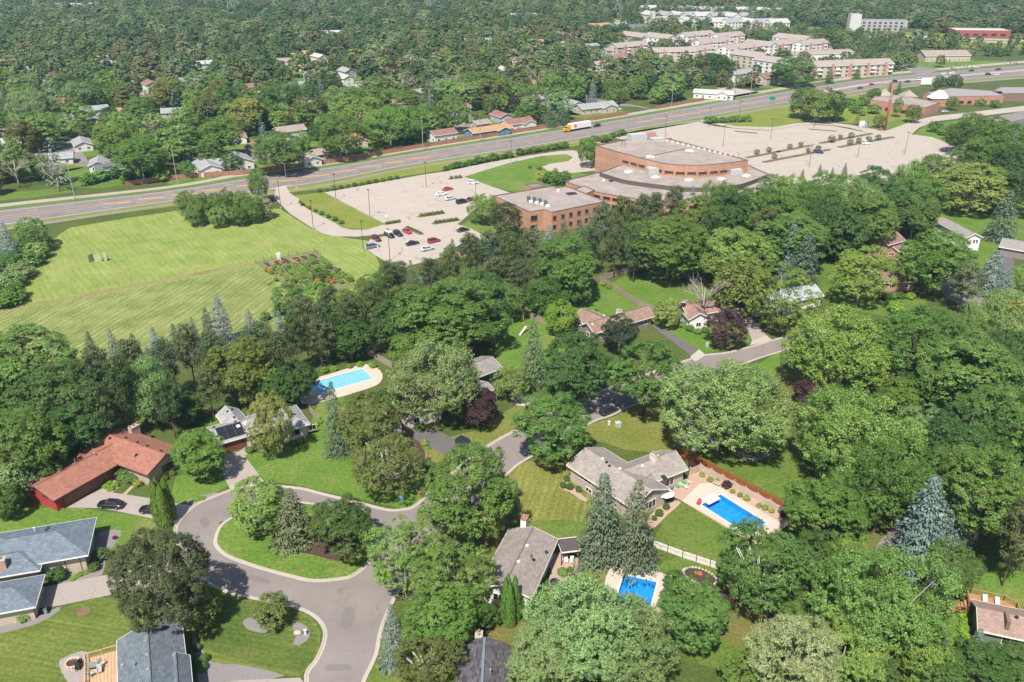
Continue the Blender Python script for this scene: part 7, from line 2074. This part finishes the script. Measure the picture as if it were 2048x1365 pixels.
shrubs([(893 + i * 9.5 + rr.uniform(-2, 2), 341 - i * 2.0 + rr.uniform(-1, 1), rr.uniform(12, 20)) for i in range(14)] + [(1040 + i * 9, 310 - i * 1.4, rr.uniform(12, 18)) for i in range(11)], [DGR, GRN], 'green bush in the hedge between access drive and highway', 'hedge bushes along the highway')
shrubs([(1180 + i * 9, 290 - i * 2.6 + rr.uniform(-3, 3), rr.uniform(14, 24)) for i in range(8)] + [(1415 + i * 10, 247 - i * .5, rr.uniform(12, 20)) for i in range(9)], [LGR, GRN], 'bright green bush beside the highway near the brick hall', 'bushes by the brick hall')
shrubs([(640 + i * 14, 385 - i * 2.4, rr.uniform(8, 14)) for i in range(12)] + [(605 + i * 13, 412 + i * 6, rr.uniform(8, 14)) for i in range(7)] + [(1100, 366, 30), (1116, 370, 34), (1130, 358, 22), (1060, 337, 8), (1078, 340, 10)], [DGR, GRN, OLV], 'bush in the rough grass around the west car park', 'bushes round the west car park')
shrubs([(1110, 305 + 40, 12), (1085, 362, 24)], [YGR], 'yellowish bush below the grass slope', 'yellowish bushes by the entrance')
shrubs([(1690 + rr.uniform(-30, 60), 222 + rr.uniform(-8, 10), rr.uniform(14, 26)) for i in range(9)] + [(1870 + i * 16, 262 + rr.uniform(0, 20), rr.uniform(20, 36)) for i in range(10)] + [(1700, 215, 26), (1722, 212, 24), (1990, 215, 20), (1960, 212, 20), (1930, 208, 18)], [LGR, GRN], 'bright bush near the brick restaurant and access road', 'bushes near the restaurant')
shrubs([(160 + rr.uniform(0, 180), 366 - (i * 1.3) + rr.uniform(-6, 4), rr.uniform(18, 36)) for i in range(16)] + [(270 + i * 6, 356 - i, 20) for i in range(6)], [GRN, LGR, DGR], 'bush behind the noise wall at the left', 'bushes behind the noise wall')
# ------------------------------------------------------------ yard shrubs and flowers
shrubs([(1126, 975, 15), (1139, 978, 16), (1157, 983, 14), (1133, 962, 14), (1318, 1031, 17), (1332, 1018, 15), (1308, 1040, 12)], DGR, 'clipped round shrub in the pale bed round the tan pool house', 'round shrubs of the tan pool house', 'ball', .95)
patch('pebble_bed', [(1118, 976), (1130, 958), (1140, 970), (1175, 1000), (1165, 1002), (1140, 985)], M_PATIO, .024, 2)
patch('pebble_bed', [(1290, 1050), (1315, 1015), (1345, 1002), (1362, 1006), (1335, 1030), (1310, 1055)], M_PATIO, .024, 2)
shrubs([(1404, 953, 12), (1420, 963, 14), (1432, 966, 13), (1465, 986, 11), (1480, 993, 12), (1493, 1000, 14), (1518, 1014, 12), (1530, 1019, 14), (1543, 1025, 12)], YGR, 'yellow-green clump in the bed between pool and vinyl fence', 'clumps in the pool bed')
shrubs([(1453, 975, 20), (1568, 1034, 18)], PUR, 'dark purple barberry beside the long pool', 'purple barberries by the pool')
shrubs([(1385, 935, 18)], PUR, 'dark purple bush at the corner of the vinyl fence', None)
shrubs([(115, 1160, 36), (205, 1118, 32), (190, 1140, 22), (49, 1240, 25)], [LGR, DGR, DGR, DGR], 'green bush in the rock bed of the slate-roofed house', 'bushes of the slate-roofed house')
shrubs([(152, 1155, 14), (163, 1150, 14), (172, 1146, 14), (146, 1160, 12)], LIM, 'bright yellow-green hosta clump below the tan panel wall', 'hostas of the slate-roofed house', hk=.5)
shrubs([(213, 975, 16), (222, 980, 16), (231, 972, 16), (218, 967, 14)], LIM, 'pale hosta clump in the bed of the red-roofed house', 'hostas of the red-roofed house', hk=.5)
shrubs([(205, 965, 22), (235, 952, 30), (250, 958, 26), (262, 965, 26), (276, 972, 18), (305, 972, 14), (330, 960, 14), (345, 950, 14)], [GRN, OLV, GRN, GRN, YGR], 'flowering bush in the front bed of the red-roofed house', 'front bed of the red-roofed house')
shrubs([(398, 1000, 14), (406, 999, 12), (390, 1002, 10)], LIM, 'lime clump in the rock bed beside the driveway apron', 'lime clumps by the apron', hk=.5)
shrubs([(405, 1340, 22), (410, 1322, 20), (398, 1330, 18), (384, 1318, 18), (395, 1300, 18)], ARB, 'rounded yew beside the slate-grey gabled house', 'yews of the gabled house', 'ball', .9)
shrubs([(230, 1078, 10)], (.16, .03, .03), 'small red barberry in the rock bed', None)
shrubs([(1088, 1168, 18), (1107, 1192, 14), (1125, 1150, 22), (1145, 1160, 20), (1097, 1178, 14), (1085, 1190, 16), (1140, 1143, 14)], [LGR, GRN, OLV, YGR], 'garden bush round the stone patio of the taupe-roofed house', 'patio bushes of the taupe-roofed house')
shrubs([(1995 + i * 6, 596 + i * 3.2, 16) for i in range(9)], (.55, .34, .02), 'bright yellow flowering bush by the street at right', 'yellow flowering bushes')
shrubs([(1000, 796, 16), (1015, 790, 14), (860, 935, 18), (850, 890, 16), (960, 790, 18), (840, 862, 20), (855, 858, 14)], [GRN, YGR, LGR], 'garden bush along the driveways in the middle', 'driveway bushes')
shrubs([(650, 745, 16), (668, 742, 14), (720, 733, 14), (700, 736, 12), (745, 735, 16)], [LGR, LIM], 'leafy clump behind the rounded pool deck', 'clumps behind the rounded pool')
shrubs([(632, 852, 14), (640, 846, 14), (628, 860, 12)], LIM, 'pale hosta clump right of the grey house with solar panels', 'hostas of the grey house', hk=.5)
shrubs([(500, 905, 18), (515, 898, 20), (530, 902, 18), (520, 885, 14), (600, 885, 14), (612, 880, 12), (590, 892, 14)], [GRN, OLV, YGR], 'front bed bush of the grey house with solar panels', 'front bed of the grey house')
shrubs([(1190, 570, 14), (1205, 572, 14), (1218, 577, 12), (1178, 573, 12)], [YGR, LIM], 'yellow-green perennial along the grey board fence', 'perennials along the board fence')
shrubs([(1380, 662, 18), (1395, 668, 16), (1365, 655, 18), (1410, 665, 16)], [LGR, GRN], 'front garden bush before the pinkish-roofed house', 'front garden of the pinkish-roofed house')
shrubs([(1770, 600, 20), (1785, 598, 20), (1800, 597, 18), (1820, 598, 18), (1805, 520, 16), (1790, 625, 30)], [DGR, GRN, LIM], 'foundation bush along the brick house', 'bushes of the brick house')
shrubs([(1925, 1235, 22), (1930, 1250, 22), (1927, 1265, 24), (1932, 1280, 20)], LIM, 'lime-green bush beside the deck house wall', 'lime bushes of the deck house')
shrubs([(1510, 905, 40), (1530, 895, 34)], LGR, 'bright green bush right of the blue-grey house', 'bushes of the blue-grey house')
shrubs([(560, 630, 30), (600, 625, 26), (530, 640, 24), (720, 610, 26), (660, 600, 22)], [LGR, GRN], 'bush on the lower edge of the allotment', 'bushes below the allotment')
# ------------------------------------------------------------ allotment garden
patch('allotment_soil', [(512, 527), (560, 515), (630, 503), (712, 576), (640, 590), (590, 590)], sol('soil_path', (.20, .16, .09), .95, (.10, .15, .035), .25), .03, 0)
a_, b_, c_ = Vector(G(520, 527)), Vector(G(628, 506)), Vector(G(600, 588))
u_, v_ = (b_ - a_), (c_ - a_)
gr = random.Random(4)
for i in range(6):
    for j in range(5):
        q = a_ + u_ * ((i + .5 + gr.uniform(-.12, .12)) / 6) + v_ * ((j + .55 + gr.uniform(-.1, .1)) / 5)
        an = math.atan2(v_.y, v_.x) + gr.uniform(-.12, .12)
        k = (i * 5 + j) % 5
        r = empty('garden_bed', (q.x, q.y, .03), an, ('bare soil bed framed with boards in the allotment', 'green vegetable bed in the allotment', 'leafy bed with mixed crops in the allotment', 'green vegetable bed in the allotment', 'bed with orange flowers in the allotment')[k] + ', %s column, %s row' % (('leftmost', 'second', 'third', 'fourth', 'fifth', 'rightmost')[i], ('top', 'second', 'middle', 'fourth', 'bottom')[j]), 'garden bed', 'allotment beds')
        L_, W_2 = v_.length / 5 * gr.uniform(.6, .92), u_.length / 6 * gr.uniform(.5, .8)
        f = MB()
        for s_ in (-1, 1): f.box((0, s_ * W_2 / 2, .12), (L_, .08, .24)); f.box((s_ * L_ / 2, 0, .12), (.08, W_2 - .1, .24))
        f.build('board_frame', M_WOOD if gr.random() < .7 else M_DECK, r)
        MB().box((0, 0, .09), (L_ - .1, W_2 - .1, .16)).build('soil', M_MULCH, r)
        if k:
            for t in range(4):
                cr = gr.choice(KIND['shrub'])[0]
                o = put('crop', cr, None, r, color=gr.choice([LGR, LIM, GRN, (.5, .2, .04) if k == 4 else YGR])); o.location = ((t - 1.5) * L_ * .27, gr.uniform(-.5, .5), .1); s_ = gr.uniform(.8, 2.0); o.scale = (L_ * gr.uniform(.25, .5), W_2 * gr.uniform(.6, 1.1), s_)
tree_px(640, 548, 34, 'small', DGR, 'dark round bush in the middle of the allotment', hk=.8)
X, Y = G(558, 521); r = empty('portable_toilet', (X, Y, 0), .3, 'small white booth at the upper edge of the allotment', 'booth')
MB().box((0, 0, 1.1), (1.1, 1.1, 2.2)).build('cabin', M_WHITE, r); MB().box((0, 0, 2.27), (1.2, 1.2, .14)).build('roof', M_WHITE, r); MB().box((0, -.57, 1), (.8, .05, 1.9)).build('door', sol('booth_door', (.6, .6, .58)), r)
fence(poly_px([(512, 528), (560, 516), (630, 504), (714, 577)]), 1.2, sol('wire_fence', (.10, .11, .07), .8), 'allotment_fence', 'low dark wire fence round the allotment garden', step=3, thick=.02, open_=True)
# ball-field backstop in the hay field
X, Y = G(197, 524); r = empty('backstop', (X, Y, 0), .3, 'pale wire backstop standing alone in the hay field', 'backstop')
for k, an in enumerate((-.9, 0, .9)):
    m = MB(); cx_, cy_ = math.sin(an) * 2.6, -math.cos(an) * 1.2 + 1.2
    m.box((cx_, cy_, 1.3), (2.0, .04, 2.6), -an); m.build('mesh_panel', sol('wire_mesh', (.40, .44, .26), .6), r)
for x in (-2.9, -1.0, 1.0, 2.9): MB().tube([(x, .3, 0), (x, .3, 2.7)], .06, 5).build('post', M_GALV, r)
# ------------------------------------------------------------ decks, pergola, furniture
def chair(X, Y, rz, mat, label, z=0.0, group=None):
    r = empty('garden_chair', (X, Y, z), rz, label, 'chair', group)
    MB().box((0, 0, .38), (.6, .6, .07)).build('seat', mat, r)
    m = MB(); m.hexa([(-.3, .26, .38), (.3, .26, .38), (.3, .32, .38), (-.3, .32, .38)], [(-.3, .48, 1.05), (.3, .48, 1.05), (.3, .54, 1.05), (-.3, .54, 1.05)]); m.build('backrest', mat, r)
    for x in (-.28, .28):
        MB().box((x, 0, .58), (.09, .62, .05)).build('armrest', mat, r)
        for y in (-.26, .26): MB().box((x, y, .28), (.06, .06, .56)).build('leg', mat, r)
    return r
def table(X, Y, rz, mat, label, z=0.0, w=1.2, d=.8, hh=.74):
    r = empty('garden_table', (X, Y, z), rz, label, 'table')
    MB().box((0, 0, hh), (w, d, .05)).build('tabletop', mat, r)
    for x in (-w / 2 + .08, w / 2 - .08):
        for y in (-d / 2 + .08, d / 2 - .08): MB().box((x, y, hh / 2), (.06, .06, hh)).build('leg', mat, r)
    return r
def railing(root, pts, z, mat, hgt=1.0, step=1.7):
    for a, b in zip(pts, pts[1:]):
        a, b = Vector(a), Vector(b); n = max(1, round((b - a).length / step)); rz = math.atan2(b.y - a.y, b.x - a.x); c = (a + b) / 2
        MB().box((c.x, c.y, z + hgt), ((b - a).length, .14, .06), rz).build('handrail', mat, root)
        for i in range(n + 1):
            q = a.lerp(b, i / n); MB().box((q.x, q.y, z + hgt / 2 - .02), (.1, .1, hgt)).build('rail_post', mat, root)
        k = int((b - a).length / .28); m = MB()
        for i in range(k):
            q = a.lerp(b, (i + .5) / k); m.box((q.x, q.y, z + hgt / 2), (.035, .035, hgt - .1))
        m.box((c.x, c.y, z + .1), ((b - a).length, .05, .05), rz)
        m.build('balusters', mat, root)['kind'] = 'stuff'
def deck(name, label, poly, z, mat, rails=None, boards=None):
    root = empty(name, (0, 0, 0), 0, label, 'deck')
    a, b, d = Vector(poly[0]), Vector(poly[1]), Vector(poly[-1])
    n = max(3, int((d - a).length / .45))
    for i in range(n):
        q0, q1 = (Vector(poly[0]).lerp(Vector(poly[3]), (i + .04) / n), Vector(poly[0]).lerp(Vector(poly[3]), (i + .96) / n))
        r0, r1 = (Vector(poly[1]).lerp(Vector(poly[2]), (i + .04) / n), Vector(poly[1]).lerp(Vector(poly[2]), (i + .96) / n))
        lo = [(*q0, z - .05), (*r0, z - .05), (*r1, z - .05), (*q1, z - .05)]
        MB().hexa(lo, [(p[0], p[1], z) for p in lo]).build('plank', mat, root)
    for p in poly:
        q = Vector(p).lerp((Vector(poly[0]) + Vector(poly[2])) / 2, .06); MB().box((q.x, q.y, (z - .05) / 2), (.15, .15, z - .06)).build('support', mat, root)
    if rails: railing(root, rails, z, mat)
    return root
dk = poly_px([(172, 1319), (236, 1301), (238, 1400), (172, 1400)], 2.5)
deck('cedar_deck', 'pale cedar deck with white-topped railing beside the slate-grey gabled house', [dk[0], dk[3], dk[2], dk[1]], 2.5, M_DECK, [dk[1], dk[0], dk[3]])
X, Y = G(187, 1338, 2.5); table(X, Y, .2, sol('table_slate', (.2, .22, .21)), 'dark patio table on the cedar deck', 2.5, 1.5, 1.0)
for (px, py, an, w_) in ((206, 1330, 1.2, 'right of the table'), (184, 1352, 2.6, 'below the table'), (200, 1345, .4, 'lower right of the table')): X, Y = G(px, py, 2.5); chair(X, Y, an, sol('chair_grey', (.42, .40, .38)), 'grey patio chair on the cedar deck ' + w_, 2.5)
X, Y = G(146, 1329); r = empty('fire_pit', (X, Y, .02), 0, 'round brick fire pit on the pale gravel terrace', 'fire pit')
m = MB()
for k in range(14): m2 = MB().box((.95 * math.cos(k * .4488), .95 * math.sin(k * .4488), .2), (.3, .4, .4), k * .4488).build('block', brick('brick_pink', (0, 0, 0)), r)
MB().lathe((0, 0, .05), [(.8, 0), (.8, .1)], 14).build('ash_bed', M_MULCH, r)
for px, py, an, w_ in ((156, 1340, .5, 'lower'), (165, 1332, 1.2, 'upper')): X, Y = G(px, py); chair(X, Y, an, M_DARK, f'black chair by the brick fire pit, {w_} of two')
# deck house: raised deck with two white chairs
b = DECK_HOUSE; Pn = lambda x, y: b['P'](x, y, 0)[:2]
dz = 3.0
dq = [Pn(-.2, b['W'] - .3), Pn(6.6, b['W'] - .3), Pn(6.6, b['W'] + 2.6), Pn(-.2, b['W'] + 2.6)]
CED = sol('cedar_orange', (.40, .20, .10), .7)
dk_root = deck('raised_deck', 'raised orange-brown wooden deck with railing behind the rosy-brown roof', dq, dz, CED, [dq[0], dq[3], Pn(5.0, b['W'] + 2.6), Pn(6.6, b['W'] + 1.6), dq[1]])
for k in range(7):
    q = Pn(-.5 - k * .35, b['W'] + .4); MB().box((q[0], q[1], dz - .2 - k * .42), (.34, 1.3, .05), math.atan2(b['u'].y, b['u'].x)).build('stair_tread', CED, dk_root)
railing(dk_root, [Pn(-.3, b['W'] - .3), Pn(-2.9, b['W'] - .3)], 1.6, CED)
for x, w_ in ((2.2, 'left'), (3.9, 'right')): q = Pn(x, b['W'] + 1.3); chair(q[0], q[1], math.atan2(b['u'].y, b['u'].x), M_WHITE, f'white chair on the raised deck, {w_} of two', dz)
# pergola and patio of the taupe-roofed house
patch('patio', [(1092, 1112), (1120, 1105), (1165, 1118), (1163, 1150), (1135, 1162), (1105, 1150)], M_PATIO, .03, 0)
patch('patio', [(1100, 1150), (1118, 1148), (1138, 1168), (1125, 1182), (1095, 1178)], M_DRIVE, .034, 0)
patch('lawn', [(1160, 1100), (1175, 1110), (1182, 1130), (1165, 1135)], lawn('artificial_turf', (.16, .26, .10), (.2, .3, .12), 0), .04, 2)
pr, pu, pn_, pw = rect_from((1123.4, 1106.5), (1161, 1102), (1152, 1078), 2.6)
r = empty('pergola', (0, 0, 0), 0, 'patio pergola with brown canopy and white frame beside the taupe-roofed house', 'pergola')
lo = [(*p, 2.6) for p in pr]; hi = [(*pr[0], 2.7), (*pr[1], 2.7), (*pr[2], 3.0), (*pr[3], 3.0)]
MB().hexa(lo, hi).build('canopy', sol('canopy_brown', (.095, .07, .07), .8), r)
for i in range(4):
    a, b_ = Vector(pr[i]), Vector(pr[(i + 1) % 4]); c = (a + b_) / 2
    MB().box((c.x, c.y, 2.62 if i != 2 else 2.92), ((b_ - a).length + .1, .12, .2), math.atan2(b_.y - a.y, b_.x - a.x)).build('beam', M_WHITE, r)
    MB().box((a.x, a.y, 1.3), (.14, .14, 2.6)).build('post', M_DARK, r)
for px, py, w_ in ((1131.5, 1126, 'left'), (1144, 1126, 'right')): X, Y = G(px, py); chair(X, Y, 0, M_WHITE, f'white chair in front of the pergola, {w_} of two')
X, Y = G(1109.5, 1170); r = empty('kettle_grill', (X, Y, .03), 0, 'round covered black fire bowl on the stone patio', 'fire bowl')
MB().lathe((0, 0, .25), [(.3, 0), (.75, .2), (.85, .4), (.6, .6), (.15, .7)], 14).build('bowl', M_DARK, r, True)
for k in range(3): MB().tube([(.4 * math.cos(k * 2.1), .4 * math.sin(k * 2.1), 0), (.3 * math.cos(k * 2.1), .3 * math.sin(k * 2.1), .3)], .04, 5).build('leg', M_DARK, r)
# pool furniture of the tan house
X, Y = G(1331, 984, 2.4); r = empty('parasol', (X, Y, 0), 0, 'white octagonal parasol beside the tan house', 'parasol')
MB().lathe((0, 0, 2.1), [(1.7, 0), (1.1, .3), (.05, .62)], 8).build('canopy', M_WHITE, r); MB().tube([(0, 0, 0), (0, 0, 2.65)], .04, 6).build('pole', M_WHITE, r); MB().lathe((0, 0, 0), [(.35, 0), (.35, .12), (.08, .2)], 10).build('base', M_GALV, r)
for px, py, an, mt, lb_ in ((1357, 968, .4, sol('lounge_yellow', (.72, .58, .05)), 'yellow lounge chair by the tan house wall'), (1364, 963, .4, sol('lounge_green', (.05, .4, .2)), 'green lounge chair by the tan house wall'), (1351, 971, .4, sol('lounge_teal', (.05, .32, .45)), 'teal lounge chair by the tan house wall')):
    X, Y = G(px, py); r = empty('lounge_chair', (X, Y, .03), an, lb_, 'lounge chair')
    MB().box((0, -.4, .33), (.65, 1.4, .1)).build('seat', mt, r); m = MB(); m.hexa([(-.32, .3, .3), (.32, .3, .3), (.32, .4, .3), (-.32, .4, .3)], [(-.32, .75, .85), (.32, .75, .85), (.32, .85, .85), (-.32, .85, .85)]); m.build('backrest', mt, r)
    for x in (-.28, .28):
        for y in (-1, .3): MB().box((x, y, .14), (.05, .05, .28)).build('leg', M_WHITE, r)
for px, py, an, w_ in ((1367, 976, 2.2, 'lower left'), (1379, 969, 2.6, 'upper right'), (1372, 979, 2.0, 'lowest')): X, Y = G(px, py); chair(X, Y, an, M_WHITE, f'white chair on the pink pool patio, {w_} of three', .03)
X, Y = G(1397, 1010); chair(X, Y, -.6, sol('chair_red', (.55, .05, .06)), 'red chair at the corner of the long pool', .05)
X, Y = G(1432, 971); r = empty('bench', (X, Y, .03), R(-47), 'pale bench against the plants behind the long pool', 'bench')
MB().box((0, 0, .42), (1.5, .45, .06)).build('seat', M_VINYL, r); MB().box((0, .22, .7), (1.5, .06, .45)).build('backrest', M_VINYL, r)
for x in (-.65, .65): MB().box((x, 0, .2), (.08, .4, .4)).build('leg', M_VINYL, r)
X, Y = G(1303, 1140); chair(X, Y, -.3, sol('chair_teal', (.06, .26, .34)), 'teal chair on the near pool deck', .04)
X, Y = G(1232, 1128); r = empty('barbecue', (X, Y, .04), .2, 'black barbecue at the corner of the near pool deck', 'barbecue')
MB().box((0, 0, .7), (1.1, .55, .5)).build('body', M_DARK, r); MB().lathe((0, 0, .95), [(.4, 0), (.3, .2), (.05, .28)], 8).build('lid', M_DARK, r)
for x in (-.45, .45): MB().box((x, 0, .22), (.06, .45, .44)).build('leg', M_DARK, r)
# slide and play frame, utility boxes, letterboxes, bird bath and so on
X, Y = G(1046, 668); r = empty('playground_slide', (X, Y, 0), R(55), 'pale plastic slide on the backyard lawn', 'slide')
m = MB(); m.hexa([(-1.6, -.25, .1), (1.3, -.25, 1.5), (1.3, .25, 1.5), (-1.6, .25, .1)], [(-1.6, -.25, .2), (1.3, -.25, 1.6), (1.3, .25, 1.6), (-1.6, .25, .2)]); m.build('chute', sol('slide_grey', (.62, .65, .64), .4), r)
for y in (-.3, .3): MB().tube([(1.35, y, 0), (1.35, y, 2.0)], .05, 5).build('post', M_DECK, r)
MB().box((1.6, 0, 1.5), (.7, .7, .06)).build('platform', M_DECK, r)
X, Y = G(1035, 648); r = empty('play_frame', (X, Y, 0), R(20), 'brown wooden play frame behind the slide', 'play frame')
for s_ in (-1.6, 1.6):
    for y in (-.9, .9): MB().tube([(s_, y, 0), (s_, 0, 2.3)], .06, 5).build('leg', M_DECK, r)
MB().tube([(-1.7, 0, 2.3), (1.7, 0, 2.3)], .06, 5).build('beam', M_DECK, r)
def cabinet(px, py, w, d, hh, mat, lb_, name='utility_cabinet'):
    X, Y = G(px, py); r = empty(name, (X, Y, 0), .4, lb_, 'utility box'); MB().box((0, 0, hh / 2), (w, d, hh)).build('case', mat, r); MB().box((0, 0, hh + .05), (w + .1, d + .1, .1)).build('lid', mat, r)
cabinet(1236, 853, 1.1, 1.0, .9, sol('cabinet_sage', (.42, .50, .44), .5), 'sage-green utility cabinet on the lawn by the street')
cabinet(1218, 850, .35, .35, .8, M_WHITE, 'small white post box beside the sage-green cabinet')
cabinet(1414, 694, .6, .5, 1.0, sol('cabinet_mint', (.4, .6, .5), .5), 'mint-green pedestal on the lawn by the purple tree')
cabinet(1428, 699, .5, .4, 1.0, M_DARK, 'black letterbox at the kerb by the purple tree')
cabinet(803, 1003, .7, .7, .9, sol('cabinet_teal', (.12, .3, .27), .5), 'teal utility box at the kerb above the island')
cabinet(838, 993, .4, .4, 1.0, sol('post_orange', (.45, .2, .08), .6), 'orange-brown post at the kerb by the birch')
cabinet(92, 1227, .4, .4, .8, M_WHITE, 'white garden figure on the rock bed by the slate-roofed house', 'garden_figure')
cabinet(611, 1270, .25, .25, .9, M_WHITE, 'white letterbox post in the stone bed on the striped lawn')
for px, py, w_ in ((1724, 253, 'left'), (1730, 255, 'right')): cabinet(px, py, 2.6, 2, 2.6, M_WHITE, f'white equipment box near the mast foot, {w_} of two')
X, Y = G(596, 1268); r = put('boulder', mesh_from(*(lambda mb: (mb.v, mb.f))(MB().lathe((0, 0, 0), [(.55, 0), (.65, .25), (.4, .5), (.1, .58)], 9)), 'mesh', True), M_KERB, None, 'pale boulder in the stone bed on the striped lawn', 'boulder', loc=(X, Y, .02)); r.scale = (1.1, .8, 1)
# stones edging the mulched flower bed by the white panel fence
bed = smooth_line(poly_px([(1367, 1142), (1385, 1136), (1412, 1143), (1432, 1158), (1430, 1170), (1412, 1176), (1390, 1165), (1372, 1155)]), 4, True)
fb_ = sheet('flower_bed', bed, .03, M_MULCH)
stn = MB().lathe((0, 0, 0), [(.16, 0), (.19, .1), (.12, .2), (.03, .24)], 6).mesh(True); stn.materials.append(M_KERB)
sr = random.Random(2)
for i, p in enumerate(bed):
    for k in range(1):
        o = put('stone', stn, None, fb_); o.location = (p[0], p[1], .02); s_ = sr.uniform(.9, 1.6); o.scale = (s_ * 1.2, s_, s_)
shrubs([(1400, 1150, 10), (1415, 1156, 10), (1392, 1148, 8)], [LIM, (.5, .16, .1), GRN], 'small flower clump in the stone-edged bed', 'flower clumps of the stone-edged bed')

for px, py, w_ in ((443, 1046, 'left of the island'), (560, 1185, 'below the island'), (395, 1075, 'by the apron of the red house')):
    X, Y = G(px, py); r = empty('manhole_cover', (X, Y, .03), 0, 'round iron manhole cover in the street ' + w_, 'manhole cover')
    MB().lathe((0, 0, 0), [(.42, 0), (.42, .006)], 14).build('ring', M_DARK, r); MB().lathe((0, 0, .006), [(.34, 0), (.34, .005)], 14).build('lid', M_BLACKTOP, r)
shrubs([(518 + gr.uniform(0, 110), 520 + gr.uniform(0, 55), gr.uniform(5, 11)) for _ in range(26)], [LIM, LGR, GRN, YGR, (.5, .22, .05)], 'leafy clump growing wild between the allotment beds', 'clumps between the allotment beds')

# cluttered patio behind the blue-grey house
patch('patio', [(1462, 902), (1500, 880), (1545, 890), (1550, 908), (1510, 925), (1475, 915)], M_DRIVE, .034, 0)
dq2 = poly_px([(1462, 895), (1500, 876), (1508, 884), (1470, 904)], .6)
deck('patio_deck', 'low weathered deck behind the blue-grey house', [dq2[0], dq2[1], dq2[2], dq2[3]], .6, M_WOOD)
for px, py, an, mt, lb_ in ((1492, 896, .4, CED, 'orange wooden chair on the cluttered patio, left of two'), (1502, 892, 1.0, CED, 'orange wooden chair on the cluttered patio, right of two'), (1515, 906, 2.2, MATS['chair_teal'], 'teal chair on the cluttered patio'), (1530, 900, 2.8, M_GALV, 'pale grey chair on the cluttered patio')):
    X, Y = G(px, py); chair(X, Y, an, mt, lb_, .035)
X, Y = G(1508, 900); table(X, Y, .5, M_WOOD, 'wooden table on the cluttered patio behind the blue-grey house', .035)

for pts in ([(500, 1150), (540, 1160), (536, 1168), (498, 1158)], [(690, 1215), (712, 1222), (700, 1260), (680, 1250)], [(985, 905), (1000, 897), (1012, 905), (996, 914)], [(400, 1040), (414, 1034), (420, 1050), (406, 1056)], [(655, 1330), (700, 1330), (698, 1342), (652, 1342)]):
    patch('asphalt_patch', pts, M_BLACKTOP if len(pts) > 9 else paving('patched_asphalt', (.19, .168, .158), .8, .3, .3) if 'patched_asphalt' not in MATS else MATS['patched_asphalt'], .034, 2)
# ------------------------------------------------------------ summer haze over the whole place
hz = MB().box((0, 900, 55.0), (5000, 3400, 114.0)).build('haze', None, kind='stuff')
hm = bpy.data.materials.new('haze'); hm.use_nodes = True
nt = hm.node_tree
nt.nodes.remove(nt.nodes['Principled BSDF'])
pv_ = nt.nodes.new('ShaderNodeVolumePrincipled')
pv_.inputs['Color'].default_value = (0.48, 0.72, 1.0, 1)
pv_.inputs['Density'].default_value = 0.00011
pv_.inputs['Anisotropy'].default_value = 0.2
nt.links.new(pv_.outputs[0], nt.nodes['Material Output'].inputs['Volume'])
hz.data.materials.append(hm)
